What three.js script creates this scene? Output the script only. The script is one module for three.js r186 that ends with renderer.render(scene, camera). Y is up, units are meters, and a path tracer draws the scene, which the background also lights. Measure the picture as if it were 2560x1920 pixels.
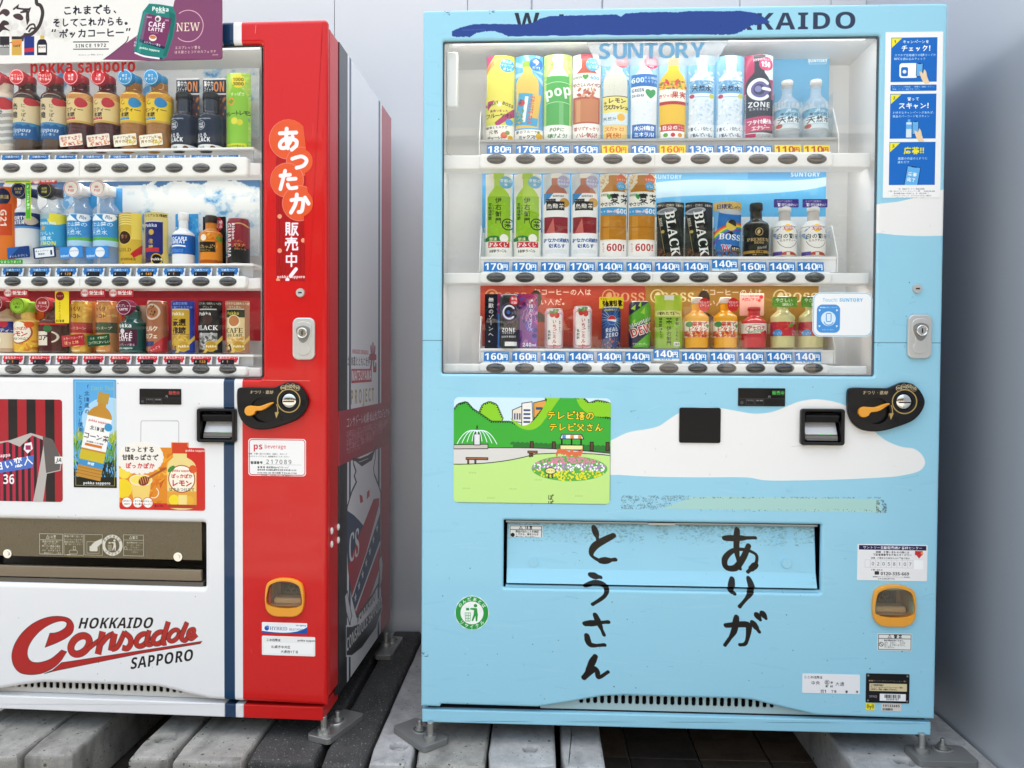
import * as THREE from 'three';
import { RoundedBoxGeometry } from 'three/addons/geometries/RoundedBoxGeometry.js';
import { mergeGeometries } from 'three/addons/utils/BufferGeometryUtils.js';
import { RectAreaLightUniformsLib } from 'three/addons/lights/RectAreaLightUniformsLib.js';
import { ImprovedNoise } from 'three/addons/math/ImprovedNoise.js';

// ───────────────────────── camera, sky, sun, exposure ─────────────────────────
const scene = new THREE.Scene();
const FOCAL = 1848.6;                                   // in pixels of the 2560 x 1920 photograph
const camera = new THREE.PerspectiveCamera(2 * Math.atan(960 / FOCAL) * 180 / Math.PI, 4 / 3, 0.02, 400);
camera.rotation.order = 'YXZ';
camera.position.set(0.3013, 0.9512, 1.8307);
camera.rotation.set(-0.0221, 0.0418, 0.0059);
camera.updateMatrixWorld(true);

const renderer = new THREE.WebGLRenderer({ antialias: true });
renderer.setSize(1024, 768);
renderer.toneMapping = THREE.LinearToneMapping;
renderer.toneMappingExposure = 2.65;
renderer.shadowMap.enabled = true;

let seed = 7;
const rnd = () => { seed = (seed + 0x6d2b79f5) | 0; let t = Math.imul(seed ^ (seed >>> 15), 1 | seed); t = (t + Math.imul(t ^ (t >>> 7), 61 | t)) ^ t; return ((t ^ (t >>> 14)) >>> 0) / 4294967296; };
const rr = (a, b) => a + (b - a) * rnd();
const perlin = new ImprovedNoise();
const fbm = (x, y, z = 0.5, o = 4) => { let s = 0, a = 0.5; for (let i = 0; i < o; i++) { s += a * perlin.noise(x, y, z + i * 7.3); x *= 2.03; y *= 2.03; a *= 0.5; } return s; };

{ // a bright summer sky with thin cloud
  const W = 512, H = 256, d = new Float32Array(W * H * 4);
  for (let j = 0; j < H; j++) for (let i = 0; i < W; i++) {
    const el = ((j + 0.5) / H - 0.5) * Math.PI, az = (i + 0.5) / W * 2 * Math.PI;
    const y = Math.sin(el), t = Math.pow(Math.max(0, y), 0.55);
    const cx = Math.cos(az) * Math.cos(el), cz = Math.sin(az) * Math.cos(el);
    const k = 1 / (Math.abs(y) + 0.28);
    const c = THREE.MathUtils.smoothstep(fbm(cx * k * 0.8 + 3, cz * k * 0.8, 1.7, 5), -0.14, 0.32);
    const base = [0.86 - 0.24 * t, 0.90 - 0.10 * t, 0.95 + 0.06 * t], o = (j * W + i) * 4, k2 = 0.2 * (1 + 4.6 * Math.max(0, y));
    for (let q = 0; q < 3; q++) d[o + q] = (y < -0.01 ? [0.2, 0.19, 0.18][q] : (base[q] * (1 - c) + c * [1.06, 1.06, 1.08][q]) * k2);
    d[o + 3] = 1;
  }
  const t = new THREE.DataTexture(d, W, H, THREE.RGBAFormat, THREE.FloatType);
  t.mapping = THREE.EquirectangularReflectionMapping; t.magFilter = t.minFilter = THREE.LinearFilter; t.needsUpdate = true;
  scene.background = t; scene.environment = t;
}
const sun = new THREE.DirectionalLight(new THREE.Color(1, 0.95, 0.86), 4.6);   // high behind the wall: the machines stand in its open shade
sun.position.set(-2.5, 8, -6.4); sun.target.position.set(0, 0, 1);
sun.castShadow = true; sun.shadow.mapSize.set(2048, 2048); sun.shadow.radius = 1;
Object.assign(sun.shadow.camera, { left: -12, right: 12, top: 12, bottom: -12, near: 0.1, far: 40 });
sun.name = 'sun'; scene.add(sun, sun.target);

// ───────────────────────── frames: where the photograph's points lie on real planes ─────────────────────────
const V3 = (x, y, z) => new THREE.Vector3(x, y, z);
function ray(px, py) { return V3((px - 1280) / FOCAL, -(py - 960) / FOCAL, -1).applyQuaternion(camera.quaternion); }
const frame = (x, z, a) => { const o = new THREE.Object3D(); o.position.set(x, 0, z); o.rotation.y = a; o.updateMatrixWorld(true); return { x, z, a, m: o.matrixWorld, inv: o.matrixWorld.clone().invert() }; };
const BLUE = frame(0, 0, 0), RED = frame(-0.2393, 0.0005, -0.0236);
function hit(fr, px, py, axis, value) {
  const o = camera.position.clone().applyMatrix4(fr.inv), d = ray(px, py).transformDirection(fr.inv);
  return o.add(d.multiplyScalar((value - o[axis]) / d[axis]));
}
const at = (fr, px, py, z = 0) => { const p = hit(fr, px, py, 'z', z); return [p.x, p.y]; };
const B = (px, py, z = 0) => at(BLUE, px, py, z), R = (px, py, z = 0) => at(RED, px, py, z);
const ground = (px, py, y = 0) => hit(BLUE, px, py, 'y', y);
// a rectangle given by two opposite corners, as centre and size on the plane at depth z
function rect(fr, x0, y0, x1, y1, z = 0) { const a = at(fr, x0, y0, z), b = at(fr, x1, y1, z); return { x: (a[0] + b[0]) / 2, y: (a[1] + b[1]) / 2, w: Math.abs(b[0] - a[0]), h: Math.abs(a[1] - b[1]), x0: a[0], x1: b[0], y1: a[1], y0: b[1] }; }
const BW = 1.2642, BT = 1.8304, BD = 0.0971, RT = 1.8138, RD = 0.0924, RW = 1.16;   // blue width, top, door foot; red top, door foot, width
const WALLZ = -0.8087, WALLX = 1.4041;

// ───────────────────────── naming ─────────────────────────
const used = {};
function numbered(n) { n = n.replace(/_\d{3}$/, ''); const k = used[n] = (used[n] ?? -1) + 1; return k ? n + '_' + String(k).padStart(3, '0') : n; }
function tag(o, label, category, group, kind) { o.userData = {}; if (label) o.userData.label = label; if (category) o.userData.category = category; if (group) o.userData.group = group; if (kind) o.userData.kind = kind; return o; }
function thing(name, label, category, fr, x, y, z, group) {
  const o = new THREE.Group(); o.name = numbered(name); scene.add(o);
  if (fr) { o.position.set(x, y, z).applyMatrix4(fr.m); o.rotation.y = fr.a; } else o.position.set(x, y, z);
  return tag(o, label, category, group);
}
function mesh(name, geo, mat, parent = scene, label) {
  const g = Array.isArray(geo) ? (geo.length > 1 ? mergeGeometries(geo.map((q) => { q = q.index ? q.toNonIndexed() : q; for (const k of Object.keys(q.attributes)) if (!['position', 'normal', 'uv'].includes(k)) q.deleteAttribute(k); return q; })) : geo[0]) : geo;
  const o = new THREE.Mesh(g, mat); o.name = parent === scene ? numbered(name) : name; o.castShadow = o.receiveShadow = true; parent.add(o);
  if (label) o.userData.label = label;
  return o;
}

// ───────────────────────── stroke lettering (kana and kanji) ─────────────────────────
// each stroke is a row of xxyy points on a 100 grid
const HIRA = {
  'あ': '16268324 440842504986 684056643984198317663550604884588377 83776592', 'い': '1822195530824268 702882488466', 'う': '34126218 20425033754472684093', 'え': '36106217 24387036 70362090 209049645886 58868786',
  'お': '14305828 361036702888147834566652 66528466748656 84 72228634', 'か': '14346030664260804686 381032501288 74249050', 'き': '20267620 18468039 44086862 246630867088', 'く': '66104030 40302848 284844667090',
  'け': '181416602286 38368832 661068505090', 'こ': '26227420 206436848280', 'さ': '18328226 46087060 246234867286', 'し': '3010286042888068', 'す': '12288824 540856504466345446425854 585454763694', 'せ': '10429034 681468585862 3220327446868284',
  'そ': '28147214 72142046 20468442 844248624884 48847490', 'た': '14305826 36081490 50468444 487058868884', 'ち': '14288024 4408285460448262 826266863490', 'つ': '10366024884472723484', 'て': '10248618 861850404268 42687690', 'と': '32104242 7828365226744688 46888284',
  'な': '12285024 32081460 66248638 604060784490308048688486', 'に': '181416602288 44288226 426652828680', 'の': '522440702278145440247424 742488527676 76765688', 'は': '181216602288 38328828 661066765088387654668886', 'ひ': '10244020 402024604086 408666787224 72249256',
  'ふ': '44106022 5238606646863078 16621282 76568878', 'へ': '08623632 36329274', 'ほ': '181216602288 42208618 40428840 662066785088387854668886', 'ま': '16268224 20488046 5008527436882078 207838668086', 'み': '22185416 541618841266 126640568870 744066724692',
  'む': '12325828 34083460207018543650 365036846686 66867666 70248640', 'め': '22264074 641248702484146444367840 784084666090', 'も': '4408366046887484 74847860 16346632 14566455', 'や': '12446026863876585856 52086222 28205492', 'ゆ': '182020724034702686487070 70704666 581060604092',
  'よ': '54308428 5208547438882278 227840668086', 'ら': '36106420 30302464 2464564882646686 66863490', 'り': '301226443454 681072464692', 'る': '24166814 68142064 2064564684627088 7088428844746084', 'れ': '30083090 10304028 40281074 1074603266506476 64769076',
  'ろ': '24166814 68142064 2064564684627086 70863690', 'わ': '30083090 10304028 40281074 10745838865480765888', 'を': '16247620 460820564646 46465272 844036663686 36868088', 'ん': '48081288 12884056546458868864',
};
const KATA = {
  'ア': '1218861886305448 484046603088', 'イ': '78104040 40401458 50345090', 'ウ': '50085024 16421624 162484247650 76504090', 'エ': '18228222 50225080 10809080', 'オ': '10308830 60086088 60884682 58321074', 'カ': '14288228 822876827486 74865878 42103854 38541288', 'キ': '18308424 12568850 42085892', 'ク': '40081650 36247824 78246058 60582890',
  'ケ': '36081448 30348834 62346060 60603290', 'コ': '18228022 80228080 16808080', 'サ': '08328832 30123054 70127050 70504690', 'シ': '16183430 10423054 18868048', 'ス': '18208020 80206050 60501288 54568688', 'セ': '08449036 903672 56 34123474 34744484 44848482', 'ソ': '18183044 82126048 60483088',
  'タ': '40081650 36247824 78246058 60582890 34466260', 'チ': '78102420 10449044 52185250 52503090', 'ツ': '14222644 40183040 42184840 86186654 66544088', 'テ': '24187618 10429042 52424866 48662690', 'ト': '36083690 36428060', 'ナ': '10349034 54085254 52542490', 'ニ': '20267826 10789078', 'ノ': '78125252 52521888',
  'ハ': '34222446 24461080 64229080', 'ヒ': '22102276 22763284 32848484 78342250', 'フ': '16208220 82207254 72543488', 'ヘ': '08623632 36329274', 'ホ': '10329032 50085090 28501280 70508878', 'マ': '10228822 88225860 34486680', 'ミ': '24147428 24427254 18708286', 'ム': '46102080 10828278 66508892', 'メ': '74105448 54481888 26346880',
  'モ': '20188018 10468846 48184878 48786082 60828682', 'ヤ': '10388626 86266854 32105090', 'ユ': '20267026 70266278 08789078', 'ヨ': '20188018 80188084 22508050 18808080', 'ラ': '24168016 14427842 78427262 72623490', 'リ': '26122656 72107254 72544090', 'ル': '32163254 32540886 60106084 60849056', 'レ': '24102486 24868650', 'ロ': '18221884 18228222 82228284 18788278',
  'ワ': '18201848 18208420 84207456 74563888', 'ン': '14203436 16868644', 'ー': '08508850', '〜': '1054305070588850', '、': '16683084', '。': '1666287030821486 14860874 08741666', '！': '50085062 50785086', '・': '46485452', 'ヌ': '18208020 80205456 54561888 26446880', '「': '68066860 68069206', '」': '32403294 32940894', '（': '70065030 50305070 50707094', '）': '30065030 50305070 50703094', 'ネ': '50084820 16287628 76281466 50525090 60567872',
};
const KANJI = {
  '一': '08509250', '口': '18221886 18228222 82228286 18788278', '日': '24122490 24127612 76127690 24507650 24867686', '目': '24102490 24107610 76107690 24347634 24587658 24847684', '田': '16181684 16188418 84188484 16808480 50185080 16488448', '白': '46044018 22202288 22207820 78207888 22527852 22847884',
  '木': '08349234 50065094 48341074 52349074', '火': '50085044 50441090 50449090 22282850 78287050', '土': '18408240 50105086 08869286', '士': '10369036 50085082 22828282 ', '大': '08349234 50065040 50401092 50409092', '人': '50085030 50300890 50349290', '亻': '70083048 30481456 48344894', '氵': '20103226 10363050 12902860', '冫': '20222840 14822858',
  '女': '40083062 30627894 72303490 06369436', '子': '20147814 78145040 50405084 50843684 06509450', '山': '16361688 16868486 84368488 50105086', '力': '12308030 80307684 76846080 46084650 46501690', '刂': '28142860 72087288 72885684', '十': '08469246 50065094', '寸': '08309230 66086686 66864684 26482668', '又': '14188018 80185060 50600890 24347492', '王': '12148814 50145084 18488248 06849484',
  '糸': '48063026 30265440 62262654 14547854 50545094 28681688 70688888', '米': '24142836 76147036 06489448 50065094 46501088 54509088', '言': '40065816 06249424 22407840 22567856 24722494 24727672 76727694 24907690', '飠': '50080836 50089236 26362690 26367436 74367464 26507450 26647464 26865478 54648090', '酉': '06149414 40144036 60146036 16361692 16368436 84368492 16668466 16888488', '禾': '74082016 06369436 50165094 46361076 54369076',
  '月': '28102866 28661492 28107610 76107690 28367636 28607660', '阝': '24102494 24107210 72105040 50407462 74626874 68744074', '貝': '28082870 28087208 72087270 28287228 28487248 28687268 36742492 64748092', '車': '08169216 22302268 22307830 78307868 22487848 22687868 04829682 50065096', '門': '12101294 12104210 42104242 12264226 12424242 88108894 88105810 58105842 58268826 58428842 ',
  '艹': '06549454 32203288 68206888', '宀': '50085030 12341256 12348834 88347856', '广': '52065220 16209220 16201660 16600694', '厂': '14149214 14141456 14560694', '尸': '20168216 82168244 20448244 20162056 20560894', '辶': '12102428 06442244 22442274 22740690 10802288 22889690', '攵': '34061842 28268826 76264068 40680892 36449092',
  '隹': '34061442 28262894 28268826 28468446 28668466 24889288 60086088', '心': '14541084 32463282 32826686 66867474 46405456 74488870', '忄': '50065094 22341856 72268044', '扌': '10308630 54085486 54863078 08687652', '弓': '18107410 74107432 22327432 22322254 22547654 76546886 68864684', '立': '50065022 14248624 32422876 70426274 06849484', '里': '18101858 18108210 82108258 18348234 18588258 50105088 14728672 06889488',
  '豆': '10128812 24302458 24307630 76307658 24587658 32643480 68646480 06889488', '癶': '14163816 38160852 18281034 76065848 66229654 52248814 ', '欠': '36061440 30268826 88267844 54405464 54641094 54649294', '礻': '46085420 14307630 76301066 46504694 54587270', '方': '50065022 06269426 40261292 38487648 76487086 70865484', '工': '14168616 50165084 06849484', '斤': '84081816 18161856 18560894 18428842 62426294', '戸': '10108810 20302056 20560892 20307830 78305656 20567856 78307856',
  '巾': '16261680 16268426 84268480 84807080 50065094', '未': '16268426 06489448 50065094 46481084 54489084', '卩': '22142294 22147814 78147864 78645862', '青': '14128612 50025040 20268026 06409440 24522496 24527652 76527696 24667666 24807680', '王t': '', '昜': '26062644 26067406 74067444 26247424 26447444 08549254 34541274 30668666 86668094 80946490 50662894 68665694',
  '首': '32063818 68066018 06229422 50225034 24342494 24347634 76347694 24547654 24727672 24907690', '毎': '30081038 26229022 30361894 30367836 78367294 10609460 24827882 52404676', '竜': '50025014 12168816 34203832 66206232 24402472 24407640 76407672 24567656 24727672 50325088 50889088 90889078', '烏': '44043016 22182258 22187818 78184048 22347834 22489248 92488694 86947494 12701090 30703290 48705090 66707090',
  '然': '30061042 26223822 38222052 66065036 66068460 50249424 66243052 16681092 36703892 56706090 74708892', '無': '26060834 20209220 08449244 30203056 48204856 66206656 82208256 04569656 16661090 36683890 56686090 76689090', '水': '50065086 50863878 10343834 38340880 84205446 52469288', '北': '36083692 36924092 08343634 04883674 60086082 60829482 94829470 92265846', '円': '14121494 14128612 86128694 86947490 50125050 14508650', '中': '16261666 16268426 84268466 16668466 50065096',
  '売': '50025022 14128612 24268 026 10381056 10389038 90388656 36461892 60466086 60869286 92869272', '反': '14128612 14121450 14500694 28347834 78344080 40802894 40509094', '去': '14248624 50065044 06449444 44482082 20828678 70608892', '新': '30062616 06185818 18221830 46224632 04366036 06526052 32523294 30560884 34565876 92086814 68146860 68605494 68409840 84408496', '登': '14104010 40100448 14201030 76045444 64149650 24407840 34523470 34526852 68526870 34706870 38763686 66766086 08909290',
  '伊': '24060442 16301694 40128412 84128460 36369636 36608460 58125660 56603692', '右': '06229422 46061862 18620880 30483094 30488248 82488294 30888288', '衛': '22061026 22260846 16421694 34285628 36123850 30385438 34503470 34505650 56505670 34705670 30826082 46704694 70149214 64369636 84368492', '京': '50025016 06189418 26322658 26327632 76327658 26587658 50585092 32682086 66687886', '寿': '18107810 14248624 08389438 50023254 32540690 30569456 72447292 72925686 40664478',
  '園': '10061094 10069006 90069094 10909090 28187418 50105026 20308030 34403454 34406640 66406654 34546654 46562080 40664288 52606086 72606268', '父': '32121436 66128634 70343474 34740892 28388892', '了': '18147814 78145036 50365088 50883880', '元': '20148014 06409440 36403266 32661092 62406284 62849284 92849270', '今': '50040644 50049444 32407040 22587858 78585294', '気': '30060836 24228622 20387638 10527852 78528486 84869482 94829474 24665890 60602488', '丁': '08149214 50145086 50863280', '千': '',
  '西': '06149414 14321492 14328632 86328692 14888688 38143858 38582264 62146258 62587860', '央': '20222050 20228022 80228050 06509450 50065050 48501294 52508894', '下': '06149414 46144694 50407464', '上': '46084688 46428042 06889488', '号': '24082434 24087608 76087634 24347634 06469446 34463060 30607660 76607088 70884888', '番': '74062012 22202830 74206830 06309430 50105048 48321450 52328650 22542294 22547854 78547894 22747874 50545090 22907890',
  '市': '50025018 06209420 20382080 20388038 80388078 50205096', '所': '06124812 12261260 12600294 12264426 44264452 12524452 90105814 58145860 58605094 58409640 80408096', '自': '46044018 22162294 22167816 78167894 22407840 22647864 22907890', '用': '18101860 18600894 18108410 84108490 84907090 18348434 18588458 50105092', '使': '24060442 16301694 30169616 40304054 40308830 88308854 40548854 64066070 60703094 40669694', '世': '06409440 22102290 22909090 50105066 50667466 74107466', '界': '24042444 24047604 76047644 24247624 24447644 50045044 46461066 54469066 36643676 36762494 66626694', '光': '50045040 22142832 78147032 06449444 36443064 30640892 62446284 62849484 94849470',
  '食': '50040636 50049436 38304030 26422690 26427442 74427464 26547454 26647464 26905082 54648892', '母': '', '甘': '06329432 28102890 72107290 28607260 28907290', '果': '20082048 20088008 80088048 20288028 20488048 50085096 06629462 46641092 54649092', '実': '50025012 10161030 10169016 90169028 24347634 20487848 06629462 50305062 46621494 54628694', '香': '72042010 06209420 50105046 46221446 54228646 28542894 28547254 72547294 28747274 28907290', '定': '50025014 12181234 12188818 88188832 24427642 50425084 50606860 30563074 30740894 24789496',
  '完': '50025014 12181234 12188818 88188832 28447244 08609260 38603276 32761094 60606086 60869486 94869474', '天': '14148614 06449444 50145044 48441092 52449092', '立2': '', '生': '26083040 28 269026'.replace(' ', '') , '品': '30083042 30087008 70087042 30407040 10541094 10544254 42544294 10904290 58545894 58549054 90549094 58909090', '出': '50045090 20162044 20448044 80168044 10581090 10909090 90589090', '商': '50025014 06149414 32203230 68206830 14341494 14348634 86348694 40343850 60346250 34603486 34606660 66606686 34846684',
  '乳': '42081614 12241840 28222838 46204036 12465446 54463260 32603292 32922088 08725466 66086686 66869286 92869270', '缶': '28061438 26228822 06449444 50225088 18601888 18888488 84608490', '取': '06145414 14141478 46144692 14344634 14544654 04825472 60189218 92187460 74605492 60348494', '集': '34041032 28162858 28168816 28308430 28448444 28588458 60046058 06689468 50605096 44701492 56708892', '冴': '', '牙': '14128612 28122644 06449444 62126290 62904486 56441690', '弾': '', '届': '', '緑': '', '強': '',
  '最': '26042634 26047404 74047434 26187418 26347434 04449644 18441894 44444484 18564456 18684468 04825480 56569056 90565894 58669294', '今2': '', '事': '06129412 24222434 24227622 76227634 24347634 12448644 86448668 12688668 50065092 50923688 06569456', '学': '20102828 46065224 80086428 10341050 10349034 90348650 28467046 70465060 50605090 50903690 06689468', '衣': '', '刺': '', '束': '', '由': '', '良': '', '龍': '26022612 04144814 14181828 38183430 04324832 10421094 10424242 42424290 10564256 10704270 58046230 62309230 60168616 58425888 58429042 90428860 60608860 58729072 58889488',
  '合': '50040634 50049434 32348 834'.replace('48 8', '6').replace(' ', ''), '付': '',
};
for (const k of Object.keys(KANJI)) if (!/^[\d ]{8,}$/.test(KANJI[k]) || KANJI[k].split(' ').some((s) => s.length % 4)) { KANJI[k] = KANJI[k].split(' ').filter((s) => s.length && s.length % 4 === 0 && /^\d+$/.test(s)).join(' '); if (!KANJI[k]) delete KANJI[k]; }
KANJI['合'] = '50040634 50049434 32347034 26542694 26547654 76547694 26907690';
KANJI['生'] = '28081240 26268826 50065088 20548254 06889488';
KANJI['売'] = '50025022 14128612 24267826 10381056 10389038 90388656 36461892 60466086 60869286 92869272';
// compound characters, by their parts (l left-right, t top-bottom, w wrapped by the left foot, o framed)
const COMPOUND = {
  '販': 'l貝反', '返': 'w辶反', '却': 'l去卩', '場': 'l土昜', '茶': 't艹木', '麦': 't青夂', '門': '', '都': 'l者阝', '福': 'l礻畐', '敵': 'l商攵', '濃': 'l氵農', '縮': 'l糸宿', '強': 'l弓虽', '刺': 'l束刂', '激': 'l氵敫', '分': 't八刀', '贅': 't敖貝', '沢': 'l氵尺', '味': 'l口未', '海': 'l氵毎', '道': 'w辶首', '酸': 'l酉夋', '微': 'l亻敫', '糖': 'l米唐', '厳': 't⺍敢', '選': 'w辶巽', '応': 'o广心', '募': 't艹券',
  '買': 't罒貝', '注': 'l氵主', '意': 't音心', '音': 't立日', '警': 't敬言', '敬': 'l苟攵', '告': 't牛口', '塔': 'l土荅', '荅': 't艹合', '動': 'l重力', '機': 'l木幾', '客': 't宀各', '様': 'l木羊', '故': 'l古攵', '障': 'l阝章', '問': 'o門口', '際': 'l阝祭', '記': 'l言己', '管': 't艹官', '理': 'l王里', '住': 'l亻主', '札': 'l木乚', '幌': 'l巾晃', '区': '', '通': 'w辶甬', '町': 'l田丁', '村': 'l木寸', '爽': '', '快': 'l忄夬', '補': 'l礻甫', '給': 'l糸合', '清': 'l氵青', '冷': 'l冫令', '澄': 'l氵登',
  '付': 'l亻寸', '開': 'o門井', '運': 'w辶車', '雑': 'l杂隹', '脂': 'l月旨', '肪': 'l月方', '減': 'l氵咸', '恋': 't亦心', '飲': 'l飠欠', '料': 'l米斗', '淹': 'l氵奄', '緑': 'l糸录', '限': 'l阝艮', '冴': 'l冫牙', '富': 't宀畐', '麓': 't林鹿', '林': 'l木木', '炭': 't山灰', '灰': 'o厂火', '松': 'l木公', '確': 'l石隹', '認': 'l言忍', '扉': 'o戸非', '転': 'l車云', '倒': 'l亻到', '防': 'l阝方', '傾': 'l亻頃', '届': 'o尸由', '仕': 'l亻士', '弾': 'l弓単', '好': 'l女子', '読': 'l言売', '込': 'w辶人', '容': 't宀谷', '画': '', '面': '', '内': '', '進': 'w辶隹', '知': 'l矢口', '株': 'l木朱', '式': '', '会': 't今云', '社': 'l礻土', '時': 'l日寺', '間': 'o門日', '電': '', '話': 'l言舌', '受': '', '焙': 'l火音', '煎': '', '挽': 'l扌免', '荒': 't艹亡', '深': 'l氵木', '豊': '', '毎': '',
};
const MINI = {
  '八': '34300888 62309288', '刀': '14207820 78207488 74885682 44203454 34540892', '夂': '36121640 34267826 78264472 44720892 34469292', '者': '10207420 42043442 04408840 84080660 34523494 34527452 74527494 34727472 34907490', '畐': '10088808 28202836 28207220 72207236 28367236 14481494 14488648 86488694 14708670 50485092 14908690', '農': '14061432 14068606 86068632 14188618 14328632 40064032 60066032 10421070 10420694 10429042 30548 854'.replace('48 8', '48') , '宿': '50025012 10161030 10169016 90168630 34302454 26502694 42389638 54505494 54508850 88508894 54708870 54908890', '虽': '44062430 24302640 66243032 20442068 20448044 80448068 20688068 50345090 14889088', '束': '06189418 22342254 22347834 78347854 22547854 50065096 46581086 54589086',
  '敫': '22041212 08141846 08143614 36143646 08303630 08463646 04564256 22562094 20703670 36703290 60065436 56248824 80244892 52469492', '敖': '08184418 26041438 06364636 26362494 20524052 40523690 60065036 56249224 80244892 56409492', '尺': '20128012 80128048 20488048 20122054 20540892 48489292', '夋': '44042624 26246820 60127828 36321846 60328044 40482472 36587458 74583892 36669292', '唐': '46024612 10169216 10161060 10600294 26267826 78267842 20348834 26427842 52165254 28622892 28627862 78627892 28907890', '敢': '06124612 14222278 40224090 14384038 14544054 04824876 60045444 56249224 80244892 58409492', '⺍': '20103034 50065030 80106834', '巽': '10044404 44044424 10244424 10041036 10364436 56049004 90049024 56249024 56045636 56369036 10509050 34443470 66446670 06709470 36741894 64748294',
  '券': '30083620 66086020 14249424 06409440 46064040 40400660 60409464 32627062 70626692 66925288 44622894', '罒': '10181082 10189018 90189082 10809080 36183680 64186480', '主': '46045616 14268626 50265086 18548254 06869486', '苟': '06189418 30083028 66086628 26301650 24407840 78407490 74906088 22562280 22565656 56565680 22785678', '牛': '26081638 26249024 06549454 50045096', '重': '78061814 06249424 20362068 20368036 80368068 20528052 20688068 50145090 14789078 06909490', '幾': '24041620 16203432 34321440 14404038 52045640 56406490 64909496 70046420 64208832 88326840 06489448 26480694 26662688 88566894', '各': '36041234 30167816 78160852 26229448 28582894 28587258 72587294 28907290', '羊': '28063220 72066620 10249024 20427842 06609460 50245096',
  '古': '06289428 50045050 22502294 22507850 78507894 22907890', '章': '50025012 12148614 30183428 70186628 04309630 22402464 22407840 78407864 22527852 22647864 04789678 50645098', '祭': '30040632 26123812 38120848 60049046 62168216 30447044 16588458 50585090 28681288 72688886', '己': '16127812 78127844 18447844 18441886 18868886 88868868', '官': '50025014 10181034 10189018 90188834 28342894 28347434 74347454 28547454 28668066 80668092 28908090', '乚': '30083088 30888888 88888868', '晃': '24042438 24047604 76047638 24207620 24387638 50445064 24482860 76487060 06669466 36660894 62666292 62929292', '甬': '20067406 74065022 18261892 18268626 86268690 18468646 18668666 50265092', '夬': '16228022 80228052 06529452 46044652 46521094 50529294', '甫': '06189418 70047812 14321494 14328632 86328694 14528652 14728672 50045094',
  '令': '50040640 50049440 34423842 22567656 76565690 36704696', '井': '10309030 04649664 32083264 32641894 68086894', '杂': '26062430 24300648 08204420 44204838 06609660 28482896 24620486 32625080', '旨': '22082240 22408240 82263220 24522494 24527652 76527694 24727672 24907690', '咸': '14161460 14600694 14169416 58045460 54609494 92766460 26327232 26462672 26464846 48464872 26724872', '亦': '50025014 06169416 36162888 64166286 62865284 20301056 78309056', '斗': '18103026 12343050 04668658 62066294', '奄': '06209420 44040646 50209446 22482276 22487648 76487676 22627662 22767676 50405090 50909090', '录': '18107410 74107840 18266 826'.replace('66 8', '68') , '艮': '20082092 20087608 76087644 20267626 20447644 42448894 84546670 20924480', '鹿': '50025012 10149214 10141060 10600294 24302650 24309030 90308650 46204650 66206650 24508650 22602294 22766 076'.replace(/66 0/, '60'), '公': '34100450 64109650 46402288 22888484 68608890', '石': '06149414 44141456 28482894 28488448 84488494 28908490', '忍': '14108010 80107444 38102444 20242438 16641090 32583286 32867088 70887874 48545466 74648884', '非': '38063694 06203620 06463646 04723672 62066294 62209420 62469446 62729672',
  '云': '18168216 06429442 44422682 26828678 68628892', '到': '04105610 26100834 08345030 28403286 06605460 04885080', '頃': '14121476 14766 468'.replace('66 4', '64') , '由': '18261892 18268226 82268292 18588258 50045090 18908290', '単': '16122424 46065018 80126824 18301868 18308230 82308268 18488248 18688268 04809680 50305098', '谷': '30060830 62069030 50260662 50269462 28622894 28627262 72627294 28907290', '矢': '28061034 24228822 06489448 50225048 46481094 52489094', '朱': '24081434 22229022 06509450 50045096 46521090 54529090', '寺': '14168616 50045036 06369436 06549454 66426690 66904688 28662882', '舌': '78061814 06309430 50145056 22562294 22567856 78567894 22907890', '免': '34041030 30146814 68145430 18301856 18308430 84308456 18568456 46561894 60566086 60869486', '亡': '46044618 06209420 16201688 16888888',
};
for (const k of Object.keys(MINI)) MINI[k] = MINI[k].split(' ').filter((s) => s.length % 4 === 0 && /^\d+$/.test(s)).join(' ');
Object.assign(KANJI, { '区': '10101090 10108810 10909090 72203474 30247474', '爽': '06149414 50045044 48441094 52449094 18282442 28281442 20502866 30501466 70287842 82286642 70508066 82506666', '受': '80061814 22203034 46184832 78166832 10381054 10389038 90388654 22587658 76581494 28669094', '電': '12068806 06200638 06209420 94208836 50065044 24262426 26444 644'.replace('44 6', '46').slice(0, 44), '内': '14241494 14248624 86248690 86907090 50045040 50402472 52467668', '画': '06109410 10341092 10929092 90349092 28242876 28247224 72247276 28767276 28507250 50105076', '面': '06109410 48104226 12261294 12268826 88268894 12908890 36263690 64266490 36466446 36666466', '式': '06289428 64046880 68809090 90909476 10526052 34523488 08886480 78048818' });
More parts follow.
